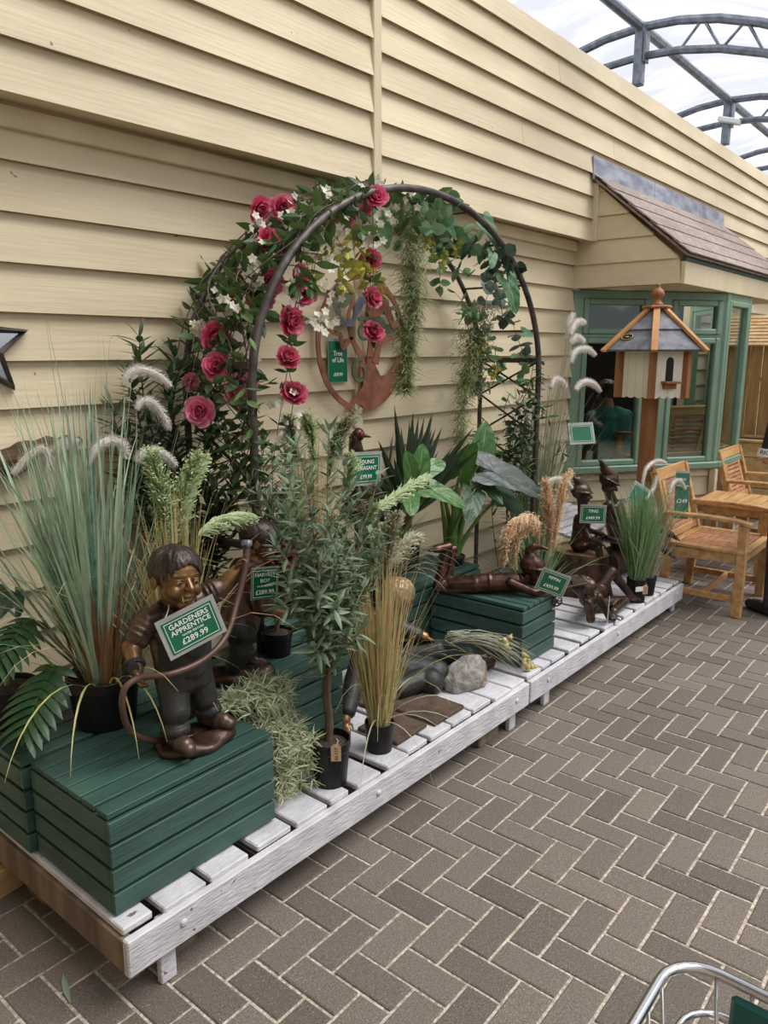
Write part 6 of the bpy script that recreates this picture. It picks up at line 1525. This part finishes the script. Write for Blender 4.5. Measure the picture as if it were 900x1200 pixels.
for p, d, n, L, tt in (((2.90, 2.22, 1.10), (-.35, -.2, .75), (-.3, -.9, .3), .20, .1), ((2.99, 2.25, 1.08), (.25, -.1, .95), (-.4, -.9, .1), .24, .05), ((3.04, 2.18, 1.02), (.55, -.6, -.3), (-.2, -.5, .85), .26, .2), ((2.86, 2.2, 1.02), (-.5, -.5, -.25), (-.2, -.7, .7), .20, .1), ((3.10, 2.3, 1.10), (.6, -.2, .2), (-.2, -.7, .7), .22, .3)):
    heart_leaf(m, p, d, n, L, 1.0, .25, .15, tt); st.tube(bez((2.95, 2.37, z + .13), V(p) * .6 + V((2.95, 2.37, .95)) * .4, p, 8), [.008 - .0006 * k for k in range(8)], 7)
m.build('leaves', M['elephant'], e1); st.build('stalks', M['stalk'], e1)
e2 = thing('elephant_ear', 'large elephant ear plant with broad dark and grey leaves on the wall crate', 'potted plant', (3.47, 2.36, z), 'elephant ear plants')
pot(e2, (3.47, 2.36, .52), .075, .05, soil=True); m = MB(); md = MB(); mg = MB(); st = MB(); b = V((3.47, 2.36, .55))
for mb_, p, d, n, L, tt in ((m, (3.64, 2.30, 1.08), (.25, -.05, .9), (-.6, -.75, .2), .33, .1), (mg, (3.60, 2.16, 1.04), (.75, -.55, -.30), (-.25, -.5, .8), .46, .1), (md, (3.36, 2.16, .945), (-.55, -.3, -.35), (-.2, -.65, .75), .24, .1), (md, (3.70, 2.18, .90), (.55, -.45, -.6), (-.2, -.6, .75), .34, .2),
        (m, (3.42, 2.28, 1.06), (-.12, -.45, .75), (-.85, -.35, .2), .25, .2), (mg, (3.72, 2.28, 1.05), (.9, -.1, -.1), (-.2, -.5, .8), .34, .2), (md, (3.50, 2.2, .99), (.1, -.8, -.4), (-.1, -.5, .85), .22, .2)):
    heart_leaf(mb_, p, d, n, L, .95, .28, .16, tt); s = b + V((U(-.03, .03), U(-.02, .02), 0)); st.tube(bez(s, V((s.x * .7 + p[0] * .3, s.y * .7 + p[1] * .3, p[2] - .12)), p, 9), [.015 - .0011 * k for k in range(9)], 8)
for k in range(7): s = b + V((U(-.035, .035), U(-.03, .03), 0)); st.tube(bez(s, s + V((U(-.03, .03), 0, .2)), s + V((U(-.09, .09), U(-.05, .05), .4)), 7), [.017, .016, .015, .013, .011, .009, .006], 8)
m.build('leaves', M['elephant'], e2); md.build('dark_leaves', M['elephant_dark'], e2); mg.build('grey_leaves', M['elephant_grey'], e2); st.build('stalks', M['stalk'], e2)
g5 = thing('spider_grass', 'thin grey drooping grass in a dark bowl pot on the corner of the wall crate', 'potted grass', (2.83, 2.30, z), 'potted ornamental grasses')
pot(g5, (2.83, 2.30, z), .075, .07, taper=.9); m = MB(); grass(m, (2.83, 2.30, z + .06), 110, (.25, .48), .45, (.6, 2.2), (.0016, .003), .05, p=1.2); m.build('blades', M['grass_grey'], g5)

# tan pampas right of the lying pixie
z = deckz(3.75)
g6 = thing('pampas_grass', 'tan feathery pampas grass in a black pot behind the lying pixie', 'potted grass', (3.78, 1.98, z), 'potted ornamental grasses')
pot(g6, (3.78, 1.99, z), .07, .13); c = (3.78, 1.99, z + .11); m = MB(); grass(m, c, 130, (.25, .52), .40, (0, .9), (.002, .004), .05); m.build('blades', M['grass_green'], g6)
st = MB()
for i, q in enumerate([[(3.72, 1.95, .771), (3.61, 1.95, .833), (3.455, 1.95, .84), (3.363, 1.95, .779), (3.337, 1.95, .662)], [(3.821, 2.0, .687), (3.735, 2.0, .766), (3.629, 2.0, .775), (3.551, 2.0, .704), (3.541, 2.0, .596)], [(3.83, 1.95, .544), (3.824, 1.95, .719), (3.80, 1.95, .869), (3.771, 1.95, .969)], [(3.791, 1.9, .585), (3.824, 1.9, .775), (3.869, 1.9, .938), (3.924, 1.9, 1.003)]]):
    pampas(g6, q, M['plume_tan'], (.045, .04, .03, .02)[i], .10, (700, 560, 620, 520)[i], (1.3, 1.3, .25, .2)[i], .0030); st.tube(bez(c, V(c).lerp(V(q[0]), .5) + V((0, 0, .1)), q[0], 8), .003, 6)
foxtail(g6, [(3.819, 2.0, .933), (3.916, 2.0, .979), (4.076, 2.0, .963), (4.195, 2.0, .896)], M['plume_white'], .017, .016, 800, .65)
st.tube(bez(c, (3.75, 2.0, .7), (3.819, 2.0, .933), 8), .002, 5); st.build('plume_stem', M['plume_tan'], g6)
# fountain grass right of the arch
z = deckz(4.5)
g7 = thing('ornamental_grass', 'tall fountain grass with curled white foxtails between the arch and the bird house', 'potted grass', (4.45, 2.36, z), 'potted ornamental grasses')
pot(g7, (4.45, 2.38, z), .10, .19); c = (4.45, 2.38, z + .16); m = MB(); grass(m, c, 210, (.6, 1.25), .16, (-.05, .35), (.002, .0038), .07); grass(m, c, 60, (.8, 1.3), .25, (.3, 1.4), (.001, .0018), .06)
m.build('blades', M['grass_grey'], g7)
m = MB(); grass(m, c, 80, (.5, .95), .2, (0, .3), (.002, .0036), .07); m.build('green_blades', M['grass_green'], g7)
st = MB()
for q in [[(4.64, 2.3, 1.759), (4.665, 2.3, 1.866), (4.718, 2.3, 1.937)], [(4.582, 2.25, 1.80), (4.67, 2.25, 1.881), (4.782, 2.25, 1.879)], [(4.588, 2.25, 1.748), (4.668, 2.25, 1.786), (4.784, 2.25, 1.76)], [(4.511, 2.2, 1.627), (4.574, 2.2, 1.70), (4.734, 2.2, 1.711), (4.855, 2.2, 1.673)], [(4.498, 2.15, 1.46), (4.578, 2.15, 1.505), (4.729, 2.15, 1.495), (4.854, 2.15, 1.441)], [(4.35, 2.25, 1.473), (4.401, 2.25, 1.523), (4.495, 2.25, 1.51), (4.546, 2.25, 1.476)]]:
    foxtail(g7, q, M['plume_white'], .022, .018, 900, .65); st.tube(bez(c, V(c).lerp(V(q[0]), .6) + V((0, 0, .15)), q[0], 9), .0018, 5)
st.build('plume_stem', M['grass_grey'], g7)
# green grass in front of the bird house post
z = deckz(4.45)
g8 = thing('ornamental_grass', 'fresh green grass in a black pot with a brown tag, at the far front corner of the pallets', 'potted grass', (4.44, 1.655, z), 'potted ornamental grasses')
pot(g8, (4.44, 1.66, z), .060, .145, taper=.9, rim=False); c = (4.44, 1.66, z + .125); m = MB(); grass(m, c, 330, (.36, .62), .17, (-.1, .25), (.0024, .0042), .045); grass(m, c, 40, (.5, .72), .28, (.2, 1.3), (.001, .0018), .045); m.build('blades', M['grass_green'], g8)
price_tag(g8, (4.42, 1.596, z + .09), (.66, -.75, 0), '£14.99', .030, .058)
m = MB(); m.box((4.39, 1.622, z + .095), (.05, .002, .03), rotz(-.6)); m.build('pot_label', M['sign_white'], g8)
g9 = thing('ornamental_grass', 'arching grass with white foxtails in a black pot just behind the fresh green grass', 'potted grass', (4.66, 1.66, z), 'potted ornamental grasses')
pot(g9, (4.62, 1.665, z), .060, .12); c = (4.62, 1.665, z + .10); m = MB(); grass(m, c, 110, (.4, .75), .28, (0, .6), (.0016, .003), .045); m.build('blades', M['grass_grey'], g9)
st = MB()
for q in [[(4.658, 1.75, .844), (4.704, 1.75, .973), (4.887, 1.75, 1.007), (5.05, 1.75, .975)], [(4.95, 1.68, .79), (5.02, 1.68, .855), (5.15, 1.68, .85), (5.26, 1.68, .78)], [(4.60, 1.70, .80), (4.72, 1.70, .86), (4.76, 1.70, .93)]]:
    foxtail(g9, q, M['plume_white'], .016, .014, 700, .65); st.tube(bez(c, V(c).lerp(V(q[0]), .6) + V((0, 0, .1)), q[0], 8), .0015, 5)
st.build('plume_stem', M['grass_grey'], g9)
# dried bunch lying in front of the crate
db = thing('dried_flower_bunch', 'dried grass bunch with pale yellow seed heads, lying across the seated boy\'s foot', 'dried flowers', (2.93, 1.70, deckz(2.9)))
m = MB(); s0 = V((2.74, 1.86, .42))
for i in range(70):
    e = V((3.05 + U(-.12, .06), 1.64 + U(-.05, .09), .235 + U(0, .10))); m.tube(bez(s0 + rdir() * .03, s0.lerp(e, .5) + V((U(-.04, .04), U(-.04, .04), U(.04, .12))), e, 7), [.0016, .0018, .0016, .0014, .0012, .001, .0005], 4, tint=U(0, 1))
m.build('stems', M['grass_grey'], db)
for p in ((2.985, 1.70, .385), (2.96, 1.69, .335), (2.93, 1.69, .39), (2.95, 1.695, .36), (3.06, 1.655, .285), (3.08, 1.65, .25), (3.10, 1.64, .225), (3.05, 1.63, .235), (3.03, 1.64, .26), (3.115, 1.635, .215)):
    R_ = rdir().to_track_quat('Z', 'Y').to_matrix(); m = MB(); m.ell(p, (.013, .013, .022), R_, 8, 6, U(0, 1))
    for k in range(4): leaf_(m, p, rdir(), Z, .03, .008, .3, n=4)
    m.build('seed_head', M['dried_yellow'], db, smooth=True)
m = MB(); leaf_(m, (.832, 1.835, .012), (-.035, -.096, -.02), (.3, .2, 1), .10, .009, -.2, .5)
tag(m.build('fallen_leaf', M['olive'], base=(.80, 1.83, .006)), 'single narrow green leaf lying on the paving at the lower left', 'leaf')
KEEP_CLEAR = False
# garden beyond the aisle, seen mirrored in the bay window
for (x, y, h, lb) in ((12.8, .05, 2.5, 'leafy garden shrub across the aisle, tallest of the three mirrored in the bay window'), (14.6, -.5, 2.2, 'leafy garden shrub farthest down the aisle, mirrored in the bay window'), (12.0, -.9, 1.3, 'low leafy garden shrub nearest the aisle, mirrored in the bay window')):
    t = thing('garden_shrub', lb, 'shrub', (x, y, 0), 'garden shrubs across the aisle'); fo = MB(); st = MB()
    for i in range(40):
        d = rdir(.1, 1); e = V((x, y, h * .35)) + V((d.x * h * .45, d.y * h * .45, d.z * h * .65)); leafy_stem(fo, st, [(x, y, 0), V((x, y, h * .3)).lerp(e, .5), e], (.02, .004), (.10, .16), (.03, .05), .07, start=.4, whorl=3, n=4)
    fo.build('foliage', M['garden_leaf'], t); st.build('stems', M['twig'], t)
# ---------------------------------------------------------------- visitor at the right edge
pc = V((5.36, .985, 0)); pf = V((.77, .636, 0)); plf = V((-.636, .77, 0))
pp = thing('person', 'person in a black short-sleeved shirt and grey trousers standing at the right edge', 'person', pc)
PT = lambda l, f, z: pc + plf * l + pf * f + V((0, 0, z))
Hc = PT(0, .03, 1.60); body = MB(); head_shape(body, Hc, pf + V((0, 0, -.25)), Z, .235, False)
body.cone(PT(0, 0, 1.52), .055, PT(0, -.01, 1.43), .062); body.cone(PT(.16, -.01, 1.40), .06, PT(-.16, -.01, 1.40), .06)
body.cone(PT(0, 0, 1.34), .12, PT(0, 0, 1.12), .115); body.cone(PT(.05, 0, 1.30), .11, PT(-.05, 0, 1.30), .11); body.cone(PT(.07, 0, .95), .115, PT(-.07, 0, .95), .115); body.cone(PT(0, 0, 1.12), .12, PT(0, 0, .95), .13)
for s in (1, -1):
    chain(body, [PT(.175 * s, -.01, 1.39), PT(.235 * s, -.03, 1.07), PT(.14 * s, .19, 1.01)], [.056, .044, .030])
    hand_shape(body, PT(.14 * s, .19, 1.01), pf * .9 - plf * (.4 * s), V((0, 0, -1)), .17, s, .45)
    chain(body, [PT(.09 * s, 0, .92), PT(.10 * s, .01, .50), PT(.105 * s, -.01, .09)], [.095, .06, .042])
remeshed(body, .008, 4).build('body', M['skin'], pp, smooth=True)
sh = MB(); sh.cone(PT(.16, -.01, 1.395), .078, PT(-.16, -.01, 1.395), .078); sh.cone(PT(.05, 0, 1.32), .145, PT(-.05, 0, 1.32), .145); sh.cone(PT(.05, 0, 1.3), .14, PT(.06, 0, .93), .15); sh.cone(PT(-.05, 0, 1.3), .14, PT(-.06, 0, .93), .15)
for s in (1, -1): a, b = PT(.175 * s, -.01, 1.39), PT(.235 * s, -.03, 1.07); sh.cone(a, .076, a.lerp(b, .86), .074)
remeshed(sh, .009, 5).build('shirt', M['shirt_black'], pp, smooth=True)
for s in (1, -1):
    a, b = PT(.175 * s, -.01, 1.39), PT(.235 * s, -.03, 1.07); d = (b - a).normalized(); c = a.lerp(b, 1.02); R = d.to_track_quat('Z', 'Y').to_matrix()
    m = MB(); m.lathe([(.072, -.03), (.083, -.03), (.083, .018), (.072, .018)], c, 26, R); cf = m.build('sleeve_band', M['sign_white'], pp, smooth=False)
    if s == 1:
        n = (plf * .75 - pf * .66); n = (n - d * n.dot(d)).normalized(); ux = d.cross(n) * -1
        if ux.dot(rt) < 0: ux = -ux
        text_mb('RICK', .036, c + n * .0845 - d * .006, ux, -d, .0006, .01).build('band_lettering', M['ink'], cf)
tr = MB(); tr.cone(PT(.07, 0, .94), .125, PT(-.07, 0, .94), .125)
for s in (1, -1): chain(tr, [PT(.09 * s, 0, .90), PT(.10 * s, .01, .50), PT(.105 * s, -.01, .10)], [.115, .085, .075])
remeshed(tr, .009, 4).build('trousers', M['denim'], pp, smooth=True)
for s in (1, -1):
    m = MB(); b = PT(.11 * s, -.03, .045); d = (pf * .9 + plf * (.35 * s)).normalized()
    m.cone(b, .045, b + d * .15 - V((0, 0, .008)), .042); m.cone(b + d * .12, .042, b + d * .2 - V((0, 0, .01)), .034); m.cone(b + V((0, 0, .05)), .045, b, .046); r_ = remeshed(m, .006, 4)
    r_.v = [(p[0], p[1], max(.0, p[2])) for p in r_.v]; r_.build('shoe', M['shoe'], pp, smooth=True)
hr = MB(); hair_cap(hr, Hc, pf + V((0, 0, -.25)), Z, .235, 120, w=.34, fringe=.1, rr=.035, down=.35, seed=21); remeshed(hr, .006, 1).build('hair', M['hair'], pp, smooth=True)

# ---------------------------------------------------------------- seated visitor inside the bay
qc = V((7.02, 3.0, .035)); qf = V((.55, .83, 0)); ql = V((-.83, .55, 0))
sp = thing('person', 'person in a teal shirt sitting with their back to the glass inside the bay window', 'person', qc)
QT = lambda l, f, z: qc + ql * l + qf * f + V((0, 0, z))
Hc = QT(-.02, .10, 1.27); body = MB(); head_shape(body, Hc, qf, Z, .235, False); body.cone(QT(0, .04, 1.18), .055, QT(0, .0, 1.08), .06); body.cone(QT(.16, 0, 1.05), .06, QT(-.16, 0, 1.05), .06); body.cone(QT(0, 0, 1.0), .13, QT(0, -.02, .58), .15)
for s in (1, -1):
    chain(body, [QT(.18 * s, 0, 1.04), QT(.25 * s, .08, .76), QT(.14 * s, .30, .78)], [.056, .046, .032]); hand_shape(body, QT(.14 * s, .30, .78), qf - ql * (.3 * s), V((0, 0, -1)), .17, s, .4)
    chain(body, [QT(.09 * s, 0, .54), QT(.11 * s, .42, .50), QT(.11 * s, .42, .07)], [.09, .065, .045]); body.cone(QT(.11 * s, .41, .05), .045, QT(.12 * s, .56, .04), .035)
remeshed(body, .009, 4).build('body', M['skin'], sp, smooth=True)
m = MB(); m.cone(QT(.16, 0, 1.04), .085, QT(-.16, 0, 1.04), .085); m.cone(QT(.06, 0, 1.0), .155, QT(.07, -.02, .56), .18); m.cone(QT(-.06, 0, 1.0), .155, QT(-.07, -.02, .56), .18)
for s in (1, -1): a, b = QT(.18 * s, 0, 1.04), QT(.25 * s, .08, .76); m.cone(a, .08, a.lerp(b, .85), .072)
remeshed(m, .01, 4).build('shirt', M['teal_shirt'], sp, smooth=True)
m = MB()
for s in (1, -1): chain(m, [QT(.09 * s, 0, .54), QT(.11 * s, .42, .50), QT(.11 * s, .42, .10)], [.108, .085, .07])
remeshed(m, .01, 4).build('trousers', M['denim'], sp, smooth=True)
hr = MB(); hair_cap(hr, Hc, qf, Z, .235, 110, w=.34, fringe=.1, rr=.04, down=.35, seed=31); remeshed(hr, .007, 1).build('hair', M['hair'], sp, smooth=True)
st2 = thing('stool', 'dark wooden stool under the person inside the bay window', 'stool', qc - V((0, 0, .0)))
m = MB(); m.box(qc + V((0, 0, .405)), (.42, .40, .04), rotz(.98), .008); m.build('seat', M['int_wood'], st2)
for sx in (-1, 1):
    for sy in (-1, 1): m = MB(); q = rotz(.98) @ V((.17 * sx, .16 * sy, 0)); m.box(qc + q + V((0, 0, .193)), (.04, .04, .385), rotz(.98)); m.build('leg', M['int_wood'], st2)
ch = [o for o in bpy.data.objects if o.name.startswith('garden_armchair')][0]
ic = copy_thing(ch, (7.02, 2.50, .326), rad(150), 'teak armchair standing inside the bay window, behind the glass')
lp = bpy.data.lights.new('bay_fill_light', 'POINT'); lp.energy = 22; lp.shadow_soft_size = .12; lp.color = (1, .86, .68)  # added fill light to brighten the room behind the bay, no fixture
lo = bpy.data.objects.new('bay_fill_light', lp); COL.objects.link(lo); lo.location = (7.6, 3.2, 2.2)

# ---------------------------------------------------------------- shopping trolley, lower right corner
tc = thing('shopping_trolley', 'chrome wire shopping trolley with a green panel at the lower right corner', 'shopping trolley', (.45, -.02, 0))
def ring(x0, x1, y0, y1, z, r, n=7):
    P = []
    for cx, cy, a0 in ((x1 - r, y1 - r, 0), (x0 + r, y1 - r, 90), (x0 + r, y0 + r, 180), (x1 - r, y0 + r, 270)):
        for k in range(n): a = rad(a0 + 90 * k / (n - 1)); P.append((cx + r * math.cos(a), cy + r * math.sin(a), z))
    return P
X0, X1, Y0, Y1 = .12, .882, -.27, .246
m = MB(); m.tube(ring(X0, X1, Y0, Y1, .95, .055), .0068, 10, closed=True); m.build('rim', M['chrome'], tc, smooth=True)
m = MB(); m.tube(ring(X0 + .03, X1 + .012, Y0 + .04, Y1 - .022, .885, .05), .0045, 8, closed=True); m.tube(ring(X0 + .06, X1 - .05, Y0 + .06, Y1 - .06, .60, .05), .0045, 8, closed=True)
b0, b1 = ring(X0, X1, Y0, Y1, .95, .055, 9), ring(X0 + .06, X1 - .05, Y0 + .06, Y1 - .06, .60, .05, 9)
for sx0, sy0, sx1, sy1, n in ((X0 + .05, Y1, X1 - .05, Y1, 16), (X0 + .05, Y0, X1 - .05, Y0, 16)):
    for k in range(n):
        t = k / (n - 1); x = sx0 + (sx1 - sx0) * t; yq = sy0; s = 1 if yq > 0 else -1; m.tube([(x, yq, .95), (X0 + .09 + (x - X0 - .05) * .85, yq - s * .06, .60)], .0024, 6)
for k in range(11):
    y = Y0 + .05 + (Y1 - Y0 - .1) * k / 10
    for xx, s in ((X1, -1), (X0, 1)): m.tube([(xx, y, .95), (xx + s * (.05 if s < 0 else .06), y * .8 - .003, .60)], .0024, 6)
    m.tube([(X0 + .06, y * .8, .60), (X1 - .05, y * .8, .60)], .0024, 6)
for z in (.70, .78): q = (.95 - z) / .35; m.tube(ring(X0 + .06 * q, X1 - .05 * q, Y0 + .06 * q, Y1 - .06 * q, z, .05), .0024, 6, closed=True)
m.build('basket', M['chrome'], tc, smooth=True)
m = MB(); m.box((X1 - .006, .01, .885), (.012, .33, .105), None, .005); pn = m.build('green_panel', M['green_plastic'], tc)
m = MB(); P = [(X1 + .002, .01 + a, .885 + b) for a, b in ((-.155, -.043), (.155, -.043), (.155, .043), (-.155, .043))]; m.tube(P, .003, 6, closed=True); m.build('panel_edge', M['chrome'], pn)
m = MB()
for y in (-.2, .18): m.tube(spline([(X0 + .06, y, .60), (X0, y, .40), (.20, y, .14), (.80, y, .13)], 6), .011, 8)
m.tube([(.20, -.2, .14), (.20, .18, .14)], .009, 8); m.tube([(.80, -.2, .13), (.80, .18, .13)], .009, 8)
for y in (-.2, .18): m.tube([(.62, y, .135), (.70, y, .60)], .009, 8)
m.build('chassis', M['chrome'], tc, smooth=True)
for x in (.20, .78):
    for y in (-.2, .18): m = MB(); m.lathe([(0, -.012), (.045, -.012), (.05, -.006), (.05, .006), (.045, .012), (0, .012)], (x, y, .0505), 20, Matrix.Rotation(PI / 2, 3, 'X')); m.build('wheel', M['shoe'], tc); m = MB(); m.bar((x, y, .05), (x, y, .13), .03, .012); m.build('fork', M['chrome'], tc)
m = MB(); m.tube(spline([(X0, -.22, .95), (.04, -.22, 1.02), (.02, -.18, 1.03), (.02, .16, 1.03), (.04, .20, 1.02), (X0, .20, .95)], 6), .013, 10); m.build('handle', M['green_plastic'], tc, smooth=True)
